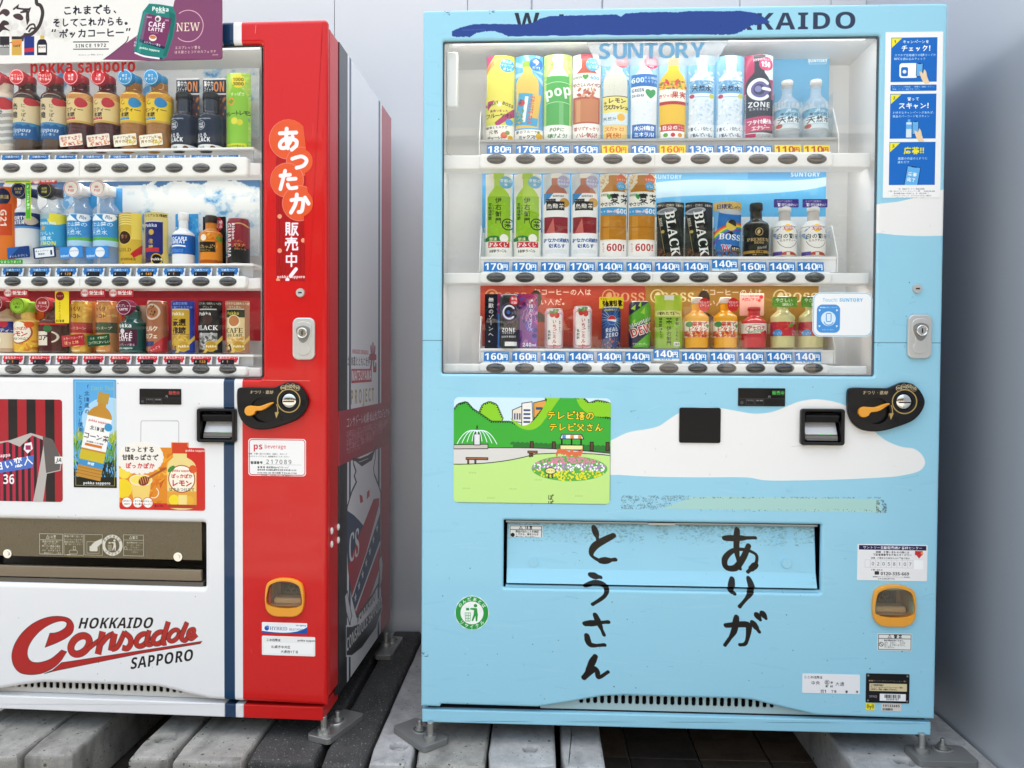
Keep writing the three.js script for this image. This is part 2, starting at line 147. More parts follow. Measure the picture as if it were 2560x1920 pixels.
Object.assign(KANJI, { '手': '74062016 12369036 06609460 50145090 50903886', '丸': '06309030 40083060 30600892 66306686 66869486 94869470 20504468', '本': '08309230 50065094 48301076 52309076 30727072', '夏': '10089008 50082220 22202260 22207820 78207860 22347834 22487848 22607860 40601884 40607660 76602294 36727894', '起': '08284828 06465046 28082870 28704880 10601890 18809690 56148814 88148840 56408840 56405664 56649264', '煎': '30064016 70066016 06189418 20282866 20284828 48286066 20402840 72287254 88248864 16741090 36743890 58746090 78748890', '特': '20081040 06304630 28062894 04684656 52208820 70067040 48409440 50609460 80507892 54705880', '産': '50025012 12148814 32183226 68186426 14309230 14300894 34402852 24528852 56405690 24708470 16909290', '二': '20247824 08809280', '入': '40086020 52200892 52209292', '先': '28081636 22248824 50065048 06489448 38483468 34680892 62486286 62869286', '国': '10101094 10109010 90109094 10909090 24307630 28507250 20747874 50305074', '全': '50040640 50049440 24462446 24487648 22687868 50485090 08909290', '止': '50085088 50448444 22402288 06889488', '可': '06149414 70147088 70885084 18361872 18364836 48364872 18664866', '名': '40061846 36167616 76161894 40504094 40508450 84508494 40908490', '夢': '06149414 32043222 68046822 14281444 14288628 86288644 38283844 62286244 10501060 10509050 42563074 40607660 76602694', '汁': '18103026 12343050 12902860 38489648 66086694', '休': '24060442 16301694 32329632 62066294 60323476 64329476', '平': '14128612 28222840 72226840 06509450 50125094', '年': '26081030 22209020 22442288 22448444 06669666 54205496', '左': '06269426 42061874 18740892 38529052 62526286 32869286', '片': '24082460 24600894 60086038 24389038 28607660 76607694', '南': '08189218 50065034 14341494 14348634 86348694 36423850 64426050 28547254 26707470 50545090', '風': '14101460 14600694 14108610 86108684 86849690 30265824 30382868 30387038 70387068 28687068 50265086', '紅': '30061626 16263034 48201050 10505044 28502894 14681688 42684084 58209220 74207484 52849684', '求': '08289228 70088018 50065088 50883880 50502482 14341444 84402254 52509288', '素': '18149014 24288028 50045040 06409440 40442056 20566056 60561872 18728072 50725096 28801892 68808092', '豊': '18241856 18248424 84248456 36063656 64066456 18408440 18568456 06669466 26702684 26707470 74707484 32863292 06949494', '苦': '06169416 32063226 68066826 06449444 50265060 22602294 22607860 78607894 22907890', '物': '20081040 06304430 28062894 04684456 56064432 50208820 88208488 84887284 66204470 78205890', '変': '50025014 06169416 38163848 62166244 22261644 78268844 40482668 36567656 76561894 32608494', '先2': '' });
delete KANJI['先2'];
Object.assign(COMPOUND, { '搾': 'l扌窄', '指': 'l扌旨', '許': 'l言午', '移': 'l禾多', '種': 'l禾重', '材': 'l木才', '協': 'l十力', '対': 'l文寸', '期': 'l其月', '端': 'l立而', '施': 'l方也', '店': 'o广占', '仲': 'l亻中', '活': 'l氵舌', '行': 'l彳丁', '祝': 'l礻兄', '除': 'l阝余', '葉': 't艹世', '象': '', '条': 't夂木', '絡': 'l糸各', '乗': '' });
Object.assign(MINI, { '窄': '50025010 12141226 12148814 88148826 36203034 64207034 40423060 34508850 50505094 50668666 50828682', '午': '28061432 24209020 06529452 50205096', '多': '46022018 40107810 78102044 50403860 44508450 84501896', '才': '08289228 58085890 58903884 56301476', '文': '50025016 06189418 72182494 26188094', '其': '30063066 70067066 08189218 30347034 30507050 04669666 34721494 66728894', '而': '06109410 48104630 16321694 16328632 86328694 40324088 62326288', '也': '08408434 84348064 50064664 24162484 24848884 88848870', '占': '50045044 50249024 22442294 22447844 78447894 22907890', '彳': '60042420 62263444 48364896', '兄': '22082240 22087808 78087840 22407840 38403466 34660892 60406086 60869286', '余': '50040644 50049444 32407040 10588858 50405094 30681886 68708286' });
const glyphs = new Map();
function parse(src, smooth) {
  return src.trim().split(' ').filter((s) => s.length >= 8 && s.length % 4 === 0).map((s) => {
    const p = []; for (let i = 0; i < s.length; i += 4) p.push([+s.slice(i, i + 2), +s.slice(i + 2, i + 4)]);
    if (!smooth || p.length < 3) return p;
    const c = new THREE.SplineCurve(p.map(([x, y]) => new THREE.Vector2(x, y))); return c.getPoints(p.length * 4).map((v) => [v.x, v.y]);
  });
}
const fit = (st, x, y, w, h) => st.map((p) => p.map(([a, b]) => [x + a * w / 100, y + b * h / 100]));
const NARROW = '氵冫亻糸言木土口礻阝忄扌弓飠月米女巾石王酉', LOWTOP = '艹宀⺍立';
const SMALL = { 'っ': 'つ', 'ゃ': 'や', 'ゅ': 'ゆ', 'ょ': 'よ', 'ッ': 'ツ', 'ャ': 'ヤ', 'ュ': 'ユ', 'ョ': 'ヨ', 'ェ': 'エ', 'ィ': 'イ', 'ァ': 'ア', 'ォ': 'オ' };
function glyph(ch) {
  if (glyphs.has(ch)) return glyphs.get(ch);
  let out = null;
  const n = ch.normalize('NFD');
  if (n.length === 2 && glyph(n[0])) {
    out = [...fit(glyph(n[0]), 0, 4, 94, 96)];
    if (n[1] === '\u3099') out.push([[78, 6], [86, 20]], [[90, 2], [98, 16]]);
    else { const r = []; for (let i = 0; i <= 10; i++) r.push([88 + 9 * Math.cos(i * 0.628), 12 + 9 * Math.sin(i * 0.628)]); out.push(r); }
  } else if (SMALL[ch]) out = fit(glyph(SMALL[ch]), 10, 30, 70, 66);
  else if (HIRA[ch]) out = parse(HIRA[ch], true);
  else if (KATA[ch]) out = parse(KATA[ch], false);
  else if (KANJI[ch]) out = parse(KANJI[ch], false);
  else if (MINI[ch]) out = parse(MINI[ch], false);
  else if (COMPOUND[ch]) {
    const [k, a, b] = [...COMPOUND[ch]], A = glyph(a), Bq = glyph(b);
    if (A && Bq) {
      const l = NARROW.includes(a) ? 38 : '阝卩刂力攵'.includes(b) ? 60 : 50, t = LOWTOP.includes(a) ? 34 : '心口貝'.includes(b) ? 58 : 50;
      if (k === 'l') out = [...fit(A, 0, 2, l, 96), ...fit(Bq, l, 2, 100 - l, 96)];
      if (k === 't') out = [...fit(A, 4, 0, 92, t), ...fit(Bq, 4, t, 92, 100 - t)];
      if (k === 'w') out = [...fit(A.slice(0, 4), 0, 4, 100, 92), ...fit(A.slice(4), 0, 4, 100, 94), ...fit(Bq, 30, 2, 66, 78)];
      if (k === 'o') out = [...A, ...(a === '門' ? fit(Bq, 28, 44, 44, 52) : fit(Bq, 24, 26, 70, 70))];
    }
  }
  glyphs.set(ch, out); return out;
}
const missing = new Set();
// o: c colour, w stroke weight (share of size), a align (-1 left, 0 centre, 1 right), v vertical, font family, b outline colour, bw outline width, sx horizontal squeeze, rot, skew
function T(g, str, x, y, size, o = {}) {
  const { c = '#111', w = 0.1, a = 0, v = false, f = 'sans-serif', b, bw = 0.16, sx = 1, rot = 0, skew = 0, gap = 1, bold = true } = o;
  const font = (bold ? 'bold ' : '') + '100px ' + f;
  g.save(); g.translate(x, y); g.rotate(rot); g.transform(1, 0, -skew, 1, 0, 0); g.scale(size / 100 * sx, size / 100); g.font = font; g.lineJoin = 'round'; g.lineCap = 'round'; g.textBaseline = 'alphabetic';
  const chars = [...str], isLatin = (ch) => ch.charCodeAt(0) < 0x2000 || '“”※＊★'.includes(ch), wide = (ch) => (isLatin(ch) ? g.measureText(ch).width + 2 : 100) * gap;
  const total = chars.reduce((s, ch) => s + (v ? 104 * gap : wide(ch)), 0);
  for (const pass of b ? [1, 0] : [0]) {
    let p = v ? 0 : -total * (a + 1) / 2;
    for (const ch of chars) {
      g.save();
      if (v) g.translate(-50, p); else g.translate(p, -50);
      const latin = isLatin(ch), st = latin ? null : glyph(ch);
      g.strokeStyle = pass ? b : c; g.fillStyle = c;
      if (latin) { const dx = v ? 50 - g.measureText(ch).width / 2 : 0; if (pass) { g.lineWidth = bw * 100; g.strokeText(ch, dx, 86); } else g.fillText(ch, dx, 86); }
      else if (st) {
        if (v && ch === 'ー') { g.translate(50, 50); g.rotate(Math.PI / 2); g.translate(-50, -50); }
        g.translate(4, 4); g.scale(0.92, 0.92); g.lineWidth = (w * 100 + (pass ? bw * 100 : 0));
        for (const s of st) { g.beginPath(); s.forEach(([X, Y], i) => i ? g.lineTo(X, Y) : g.moveTo(X, Y)); g.stroke(); }
      } else if (ch.trim()) missing.add(ch);
      g.restore();
      p += v ? 104 * gap : wide(ch);
    }
  }
  g.restore();
}
// a brush-written character: strokes swell and taper
function brush(g, ch, x, y, w, h, thick, colour) {
  g.fillStyle = colour;
  for (const s of fit(glyph(ch), x, y, w, h)) {
    const v = s.map(([X, Y]) => new THREE.Vector2(X, Y)), c = v.length > 2 ? new THREE.SplineCurve(v) : new THREE.LineCurve(v[0], v[1]), n = 70;
    for (let i = 0; i <= n; i++) { const t = i / n, p = c.getPoint(t), r = thick * (0.55 + 0.45 * Math.sin(Math.PI * Math.min(1, t * 1.25 + 0.12)) + 0.12 * perlin.noise(t * 5, x, y)) / 2; g.beginPath(); g.ellipse(p.x, p.y, r * 1.15, r * 0.85, 0.7, 0, 7); g.fill(); }
  }
}

// ───────────────────────── printed matter: atlas pages ─────────────────────────
const canvas = (w, h) => { const c = document.createElement('canvas'); c.width = w; c.height = h; return c; };
function texture(c, srgb = true, repeat = false) { const t = new THREE.CanvasTexture(c); if (srgb) t.colorSpace = THREE.SRGBColorSpace; t.magFilter = THREE.LinearFilter; if (repeat) t.wrapS = t.wrapT = THREE.RepeatWrapping; t.anisotropy = 8; return t; }
const pages = [];
function print(w, h, draw, res = 1700) {   // metres; draw(g, height) works on a sheet 100 wide
  const pw = Math.ceil(w * res), ph = Math.ceil(h * res);
  let pg = pages[pages.length - 1];
  if (pg && pg.x + pw + 4 > 2048) { pg.x = 2; pg.y += pg.row + 4; pg.row = 0; }
  if (!pg || pg.y + ph + 4 > 2048) { const c = canvas(2048, 2048); pg = { c, g: c.getContext('2d'), x: 2, y: 2, row: 0 }; pg.t = texture(c); pages.push(pg); }
  const { g, x, y } = pg;
  g.save(); g.beginPath(); g.rect(x - 1, y - 1, pw + 2, ph + 2); g.clip(); g.translate(x, y); g.scale(pw / 100, pw / 100); draw(g, 100 * ph / pw); g.restore();
  pg.x += pw + 4; pg.row = Math.max(pg.row, ph);
  return { pg, u0: (x + 0.5) / 2048, v0: 1 - (y + ph - 0.5) / 2048, u1: (x + pw - 0.5) / 2048, v1: 1 - (y + 0.5) / 2048 };
}
const printMats = new Map();
function paper(p, kind = 'paper') {
  const key = pages.indexOf(p.pg) + kind;
  if (!printMats.has(key)) {
    const o = { paper: { roughness: 0.5, specularIntensity: 0.3 }, gloss: { roughness: 0.3, specularIntensity: 0.25, clearcoat: 0.2, clearcoatRoughness: 0.05 }, metal: { roughness: 0.28, metalness: 0.3, clearcoat: 0.4, clearcoatRoughness: 0.08 } }[kind];
    const m = new THREE.MeshPhysicalMaterial({ map: p.pg.t, ...o }); m.name = 'printed_' + kind; printMats.set(key, m);
  }
  return printMats.get(key);
}
function uvXY(geo, x0, y0, w, h, p) {   // lays a print over the front of a shape, by its own x and y
  const a = geo.attributes.position, uv = new Float32Array(a.count * 2);
  for (let i = 0; i < a.count; i++) { const u = THREE.MathUtils.clamp((a.getX(i) - x0) / w, 0, 1), v = THREE.MathUtils.clamp((a.getY(i) - y0) / h, 0, 1); uv[i * 2] = p ? p.u0 + (p.u1 - p.u0) * u : u; uv[i * 2 + 1] = p ? p.v0 + (p.v1 - p.v0) * v : v; }
  geo.setAttribute('uv', new THREE.BufferAttribute(uv, 2)); return geo;
}
function roundRect(x0, y0, x1, y1, r, S = THREE.Shape) {
  const s = new S(); r = Math.min(r, (x1 - x0) / 2, (y1 - y0) / 2);
  s.moveTo(x0 + r, y0); s.lineTo(x1 - r, y0); s.absarc(x1 - r, y0 + r, r, -Math.PI / 2, 0); s.lineTo(x1, y1 - r); s.absarc(x1 - r, y1 - r, r, 0, Math.PI / 2); s.lineTo(x0 + r, y1); s.absarc(x0 + r, y1 - r, r, Math.PI / 2, Math.PI); s.lineTo(x0, y0 + r); s.absarc(x0 + r, y0 + r, r, Math.PI, 1.5 * Math.PI); return s;
}
function poly(pts, S = THREE.Shape) { const s = new S(); pts.forEach(([x, y], i) => i ? s.lineTo(x, y) : s.moveTo(x, y)); s.closePath(); return s; }
function smoothPoly(pts, S = THREE.Shape, k = 6) { const c = new THREE.CatmullRomCurve3(pts.map(([x, y]) => V3(x, y, 0)), true, 'centripetal'); return poly(c.getPoints(pts.length * k).slice(0, -1).map((p) => [p.x, p.y]), S); }
// a plate whose front face lies at z
function plate(shape, depth, z, bevel = 0, seg = 2, curve = 10) {
  const g = new THREE.ExtrudeGeometry(shape, { depth: depth - 2 * bevel, bevelEnabled: bevel > 0, bevelThickness: bevel, bevelSize: bevel, bevelOffset: -bevel, bevelSegments: seg, curveSegments: curve });
  g.translate(0, 0, z - depth + bevel); return g;
}
const box = (w, h, d, x, y, z) => new THREE.BoxGeometry(w, h, d).translate(x, y, z);
const rbox = (w, h, d, r, x = 0, y = 0, z = 0) => new RoundedBoxGeometry(w, h, d, 3, r).translate(x, y, z);
const cyl = (r, h, x, y, z, axis = 'y', n = 24, r2 = r) => { const g = new THREE.CylinderGeometry(r2, r, h, n); if (axis === 'z') g.rotateX(Math.PI / 2); if (axis === 'x') g.rotateZ(Math.PI / 2); return g.translate(x, y, z); };
// a printed sticker or sign on the plane z of a machine
function sticker(parent, fr, name, x0, y0, x1, y1, z, draw, o = {}) {
  const q = rect(fr, x0, y0, x1, y1, z), p = print(q.w, q.h, draw, o.res);
  const g = uvXY(plate(o.shape ? o.shape(q) : roundRect(q.x0, q.y0, q.x1, q.y1, o.r ?? 0.002), o.t ?? 0.0008, z + (o.t ?? 0.0008), 0, 1, 6), q.x0, q.y0, q.w, q.h, p);
  return mesh(name, g, paper(p, o.kind), parent, o.label);
}
const M = (name, o) => { const m = new THREE.MeshPhysicalMaterial(o); m.name = name; if (Array.isArray(o.color)) m.color.setRGB(...o.color); return m; };
const col = (r, g, b) => new THREE.Color().setRGB(r, g, b);

// ───────────────────────── surface textures ─────────────────────────
function concrete(base, speck, pits, seedOff, dark = 0, grains = 700) {
  const N = 1024, c = canvas(N, N), g = c.getContext('2d'), bc = canvas(N, N), bg = bc.getContext('2d'), im = g.createImageData(N, N), bm = bg.createImageData(N, N);
  for (let y = 0; y < N; y++) for (let x = 0; x < N; x++) {
    const o = (y * N + x) * 4, n = fbm(x / 150 + seedOff, y / 150, 0.3, 4) * 0.5 + fbm(x / 22, y / 22 + seedOff, 3.3, 3) * 0.30, s = (rnd() - 0.5) * speck, q = 1 + n * 0.42 + s;
    const st = Math.max(0, fbm(x / 90 + 9, y / 240 + seedOff, 8.8, 4)) * dark;
    for (let k = 0; k < 3; k++) im.data[o + k] = Math.max(0, Math.min(255, base[k] * q * (1 - st)));
    im.data[o + 3] = 255; const hgt = 150 + n * 60 + s * 90; bm.data[o] = bm.data[o + 1] = bm.data[o + 2] = hgt; bm.data[o + 3] = 255;
  }
  g.putImageData(im, 0, 0); bg.putImageData(bm, 0, 0);
  for (let i = 0; i < pits; i++) {
    const x = rr(0, N), y = rr(0, N), r = rr(0.7, 1) ** 6 * rr(1, 7);
    g.fillStyle = `rgba(${40 + rr(0, 30)},${38 + rr(0, 26)},34,${rr(0.5, 0.95)})`; g.beginPath(); g.ellipse(x, y, r, r * rr(0.6, 1), rr(0, 3), 0, 7); g.fill();
    bg.fillStyle = '#101010'; bg.beginPath(); bg.arc(x, y, r, 0, 7); bg.fill();
  }
  for (let i = 0; i < grains; i++) { const x = rr(0, N), y = rr(0, N), r = rr(0.8, 2.6), l = rnd() < 0.5; g.fillStyle = l ? `rgba(215,212,205,${rr(0.15, 0.6)})` : `rgba(25,24,24,${rr(0.2, 0.6)})`; g.beginPath(); g.ellipse(x, y, r, r * rr(0.5, 1), rr(0, 3), 0, 7); g.fill(); bg.fillStyle = l ? 'rgba(230,230,230,.5)' : 'rgba(40,40,40,.5)'; bg.fillRect(x - r, y - r, 2 * r, 2 * r); }
  for (let i = 0; i < 40; i++) { g.strokeStyle = `rgba(225,222,215,${rr(0.05, 0.3)})`; g.lineWidth = rr(0.6, 2.4); const x = rr(0, N), y = rr(0, N); g.beginPath(); g.moveTo(x, y); g.lineTo(x + rr(-30, 30), y + rr(-30, 30)); g.stroke(); }
  return { map: texture(c, true, true), bumpMap: texture(bc, false, true) };
}
const lightConcrete = M('light_concrete', { ...concrete([150, 147, 141], 0.16, 900, 0, 0.6, 1800), roughness: 0.92, bumpScale: 0.0012 });
const paleConcrete = M('pale_concrete', { ...concrete([166, 165, 164], 0.13, 500, 14, 0.35, 900), roughness: 0.9, bumpScale: 0.001 });
const darkAggregate = M('dark_aggregate_concrete', { ...(() => { return concrete([66, 65, 64], 0.6, 900, 31, 0.4, 9000); })(), roughness: 0.9, bumpScale: 0.0016 });
const tileMats = [[74, 62, 52], [62, 55, 50], [84, 66, 52], [58, 53, 50]].map((b, i) => null);
const tileTex = concrete([150, 138, 126], 0.12, 160, 55, 0.5);
const tileColours = [[0.30, 0.255, 0.215], [0.235, 0.215, 0.20], [0.36, 0.285, 0.225], [0.215, 0.20, 0.19]];
tileColours.forEach((b, i) => { tileMats[i] = M('paving_tile_stone', { map: tileTex.map, bumpMap: tileTex.bumpMap, bumpScale: 0.0012, roughness: 0.85, color: b }); });
const wallPaint = M('pale_wall_paint', { color: [0.745, 0.755, 0.785], roughness: 0.32, clearcoat: 0.35, clearcoatRoughness: 0.2 });
const sideWallPaint = M('grey_metal_wall_paint', { color: [0.58, 0.615, 0.665], roughness: 0.3, metalness: 0.4, clearcoat: 0.85, clearcoatRoughness: 0.17 });
const steel = M('galvanised_steel', { color: [0.46, 0.46, 0.44], roughness: 0.4, metalness: 0.85 });
const dullSteel = M('dull_steel', { color: [0.26, 0.26, 0.26], roughness: 0.5, metalness: 0.6 });
const chrome = M('chrome', { color: [0.72, 0.71, 0.69], roughness: 0.12, metalness: 1 });
const satin = M('satin_metal', { color: [0.62, 0.62, 0.61], roughness: 0.36, metalness: 0.7 });
const blackPlastic = M('black_plastic', { color: [0.007, 0.007, 0.008], roughness: 0.3, specularIntensity: 0.4, clearcoat: 0.12, clearcoatRoughness: 0.2 });
const blackMatte = M('black_matte', { color: [0.018, 0.018, 0.02], roughness: 0.7 });
const rubber = M('black_rubber', { color: [0.02, 0.02, 0.024], roughness: 0.8 });
const whitePlastic = M('white_plastic', { color: [0.89, 0.88, 0.85], roughness: 0.38, clearcoat: 0.3, clearcoatRoughness: 0.25 });
const whiteMetal = M('white_metal', { color: [0.85, 0.85, 0.845], roughness: 0.5 });
const greyMetal = M('grey_metal', { color: [0.42, 0.42, 0.41], roughness: 0.5 });
const orangePlastic = M('orange_plastic', { color: [0.80, 0.33, 0.012], roughness: 0.34, clearcoat: 0.5, clearcoatRoughness: 0.2 });
const glass = M('window_glass', { color: [0.985, 0.99, 0.99], roughness: 0.0, transmission: 1, thickness: 0, ior: 1.46, metalness: 0 });
const clearGlass = M('thin_window_pane', { color: [0.985, 0.99, 0.99], roughness: 0.0, transmission: 1, thickness: 0, ior: 1.22 });
const clearPlastic = M('clear_plastic', { color: [0.97, 0.975, 0.97], roughness: 0.06, transmission: 1, thickness: 0, ior: 1.46 });
const smoked = M('smoked_acrylic', { map: (() => { const c = canvas(1024, 128), g = c.getContext('2d'); g.fillStyle = '#8a7a56'; g.fillRect(0, 0, 1024, 128); for (let i = 0; i < 5200; i++) { const l = rnd() < 0.55; g.fillStyle = l ? `rgba(205,195,165,${rr(0.03, 0.22)})` : `rgba(40,32,20,${rr(0.05, 0.3)})`; g.beginPath(); g.ellipse(rr(0, 1024), l ? 128 * (1 - rnd() ** 1.5) : 128 * rnd() ** 1.4, rr(0.4, 3), rr(0.4, 1.8), rr(0, 3), 0, 7); g.fill(); } return texture(c); })(), roughness: 0.2, transmission: 0.6, thickness: 0, ior: 1.49, clearcoat: 0.5, clearcoatRoughness: 0.1 });
const amber = M('clear_amber_flap', { color: [0.86, 0.79, 0.66], roughness: 0.03, transmission: 0.97, thickness: 0, ior: 1.49 });
const buttonLens = M('button_lens', { color: [0.012, 0.013, 0.016], roughness: 0.05, clearcoat: 1, clearcoatRoughness: 0.02, ior: 1.6 });
const buttonRim = M('button_rim', { color: [0.22, 0.22, 0.215], roughness: 0.3, metalness: 0.7 });

// ───────────────────────── the setting: paving, beams, walls ─────────────────────────
const GY = -0.135;
const groundGeo = new THREE.PlaneGeometry(240, 240, 1, 1).rotateX(-Math.PI / 2);
{ const uv = groundGeo.attributes.uv; for (let i = 0; i < uv.count; i++) uv.setXY(i, uv.getX(i) * 240, uv.getY(i) * 240); }
const groundTex = (() => { const N = 512, c = canvas(N, N), g = c.getContext('2d'); g.fillStyle = '#9a9186'; g.fillRect(0, 0, N, N); for (let j = 0; j < 5; j++) for (let i = 0; i < 5; i++) { const v = rr(146, 176); g.fillStyle = `rgb(${v},${v - 8},${v - 20})`; g.fillRect(i * 102.4 + 1, j * 102.4 + 1, 100.4, 100.4); } for (let k = 0; k < 9000; k++) { g.fillStyle = `rgba(${rnd() < 0.5 ? '70,62,55' : '205,198,188'},0.12)`; g.fillRect(rr(0, N), rr(0, N), 2, 2); } return texture(c, true, true); })();
const paving = mesh('ground', groundGeo.translate(0, GY - 0.012, 0), M('paving', { map: groundTex, roughness: 0.9 }));
tag(paving, 'brown tiled paving under and in front of the two machines', null, null, 'structure');
{ // the tiles that show beneath the blue machine, each its own piece
  const pitchX = 0.1945, pitchZ = 0.1945, x0 = ground(1578, 1920, GY).x, z0 = ground(1762, 1899, GY).z;
  const geos = [0, 1, 2].map((k) => { const g = new RoundedBoxGeometry(pitchX - 0.005, 0.012, pitchZ - 0.005, 1, 0.002); const uv = g.attributes.uv, p = g.attributes.position; for (let i = 0; i < uv.count; i++) uv.setXY(i, p.getX(i) * 1.9 + k * 0.31, p.getZ(i) * 1.9 + k * 0.53); return g; });
  for (let j = -4; j < 4; j++) for (let i = -10; i < 6; i++) {
    const t = mesh('tile', geos[Math.floor(rnd() * 3)], tileMats[Math.floor(rnd() * 4)], paving);
    t.position.set(x0 + (i + 0.5) * pitchX, GY - 0.006 + rr(-0.0012, 0.0006), z0 + (j + 0.5) * pitchZ); t.rotation.y = Math.floor(rnd() * 4) * Math.PI / 2;
  }
}
// concrete beams lying front to back, the machines' feet stand on them
function beam(x0, x1, z0, z1, mat, label, dimples = [], yaw = 0, r = 0.011) {
  const w = x1 - x0, d = z1 - z0, t = thing('concrete_beam', label, 'concrete beam', null, (x0 + x1) / 2, GY, z1, 'concrete beams under the machines');
  t.rotation.y = yaw;
  const pts = [], n = 14; // slightly uneven outline, chipped along the edges
  const edge = (ax, az, bx, bz) => { for (let i = 0; i < n; i++) { const k = i / n; pts.push([ax + (bx - ax) * k + rr(-0.0008, 0.0008), az + (bz - az) * k + rr(-0.0008, 0.0008)]); } };
  const c = 0.008;
  edge(-w / 2 + c, 0, w / 2 - c, 0); edge(w / 2, c, w / 2, d - c); edge(w / 2 - c, d, -w / 2 + c, d); edge(-w / 2, d - c, -w / 2, c);
  const s = poly(pts);
  for (const [dx, dz, dr] of dimples) { const h = new THREE.Path(); h.absellipse(dx, dz, dr, dr * 0.92, 0, Math.PI * 2, true); s.holes.push(h); }
  const H = -GY, g = new THREE.ExtrudeGeometry(s, { depth: H - 2 * r, bevelEnabled: true, bevelThickness: r, bevelSize: r * 0.9, bevelOffset: -r * 0.9, bevelSegments: 3, curveSegments: 14 });
  g.rotateX(-Math.PI / 2).translate(0, r, 0);
  const p = g.attributes.position, nn = g.attributes.normal, uv = g.attributes.uv, off = rr(0, 3);
  for (let i = 0; i < p.count; i++) { const ax = Math.abs(nn.getX(i)), ay = Math.abs(nn.getY(i)), az = Math.abs(nn.getZ(i)); const X = p.getX(i), Y = p.getY(i), Z = p.getZ(i); uv.setXY(i, off + (ax > ay && ax > az ? Z : X) * 1.25, off * 0.7 + (ay >= ax && ay >= az ? Z : Y) * 1.25); }
  mesh('beam_body', g, mat, t);
  for (const [dx, dz, dr] of dimples) mesh('dimple_plug', cyl(dr * 0.999, H - 0.016, dx, (H - 0.016) / 2 + 0.001, -dz), mat, t);
  return t;
}
const ZF = 0.098, ZB = -0.79;
beam(-1.185, -0.973, ZB, ZF + 0.01, lightConcrete, 'light grey concrete beam cut by the left edge of the photo', [[-0.06, 0.13, 0.022]]);
beam(-0.966, -0.846, ZB, ZF - 0.004, lightConcrete, 'grey concrete beam with its long right flank open to dark paving', [], 0.02);
beam(-0.704, -0.604, ZB, ZF + 0.001, lightConcrete, 'narrow grey concrete beam left of a wider one under the red machine', [[0.0, 0.1, 0.024]]);
beam(-0.593, -0.419, ZB, ZF + 0.006, lightConcrete, 'wide grey concrete beam directly left of the dark speckled beams');
beam(-0.411, -0.246, ZB, ZF - 0.004, darkAggregate, 'dark speckled beam left of the red machine\'s front foot');
beam(-0.231, -0.124, WALLZ + 0.004, ZF + 0.004, darkAggregate, 'dark speckled beam running back to the wall between the machines', [], 0, 0.016);
beam(-0.117, -0.011, WALLZ + 0.005, ZF - 0.006, paleConcrete, 'pale grey beam between the dark beam and the blue machine', [[0.01, 0.085, 0.019]]);
beam(-0.003, 0.168, ZB, ZF - 0.004, lightConcrete, 'grey beam under the blue machine\'s left foot');
beam(0.1725, 0.3385, ZB, ZF - 0.01, paleConcrete, 'pale beam with a round dimple under the blue machine', [[0.02, 0.085, 0.0155]]);
beam(0.3535, 0.4575, ZB, ZF - 0.012, paleConcrete, 'narrow pale beam right of the black gap under the blue machine');
beam(1.052, 1.2835, ZB, 0.30, paleConcrete, 'wide pale beam under the blue machine\'s right foot', [[0.018, 0.284, 0.019]]);
beam(1.293, 1.40, ZB, 0.30, paleConcrete, 'narrow pale beam squeezed against the right wall');

// walls: painted panels with joints
{
  const H = 2.9, w = tag(mesh('back_wall', box(5.2, H, 0.14, -1.1, H / 2 + GY, WALLZ - 0.082), wallPaint), 'pale blue-white panelled wall behind both machines', 'wall');
  const xs = [-3.6, -2.5, -1.6, -0.9].concat([836, 1169, 1328, 1507, 1850, 2078, 2187].map((px) => hit(BLUE, px, 4, 'z', WALLZ).x), [WALLX]);
  for (let i = 0; i + 1 < xs.length; i++) { const gap = Math.abs(i - 6) < 1 ? 0.009 : 0.0022, a = xs[i] + gap / 2, b = xs[i + 1] - gap / 2; mesh('wall_panel', rbox(b - a, H - 0.01, 0.0115, 0.0012, (a + b) / 2, H / 2 + GY + 0.005, WALLZ - 0.00575), wallPaint, w); }
  tag(mesh('side_wall', rbox(0.12, H, 1.45, 0.004, WALLX + 0.06, H / 2 + GY, WALLZ + 1.45 / 2 - 0.05), sideWallPaint), 'smooth grey metal wall along the right side of the blue machine', 'wall');
}

// ───────────────────────── shared machine pieces ─────────────────────────
// art on a door: drawn in the door's own metres
function doorArt(fr, x0, y0, w, h, S, draw) {
  const c = canvas(Math.round(w * S), Math.round(h * S)), g = c.getContext('2d');
  const X = (x) => (x - x0) * S, Y = (y) => (y0 + h - y) * S, P = (px, py) => { const q = at(fr, px, py, 0); return [X(q[0]), Y(q[1])]; };
  const path = (pts, curve) => { g.beginPath(); const q = pts.map((p) => P(...p)); if (!curve) q.forEach((p, i) => i ? g.lineTo(...p) : g.moveTo(...p)); else { const v = new THREE.CatmullRomCurve3(q.map(([a, b]) => V3(a, b, 0)), curve === 2, 'centripetal').getPoints(q.length * 8); v.forEach((p, i) => i ? g.lineTo(p.x, p.y) : g.moveTo(p.x, p.y)); } };
  draw(g, P, path, S, X, Y); return { c, t: texture(c), x0, y0, w, h };
}
const COIN = [[-0.0935, 0.048], [-0.0915, 0.0535], [-0.086, 0.0565], [-0.03, 0.0568], [0.002, 0.0575], [0.016, 0.0632], [0.0375, 0.071], [0.0625, 0.0655], [0.081, 0.045], [0.0885, 0.0245], [0.0815, 0.0015], [0.0625, -0.02], [0.025, -0.0365], [-0.009, -0.0465], [-0.036, -0.0485], [-0.061, -0.0435], [-0.0795, -0.0295], [-0.0895, -0.0105], [-0.0932, 0.008]];
const JP_BACK = 'おつり・返却';
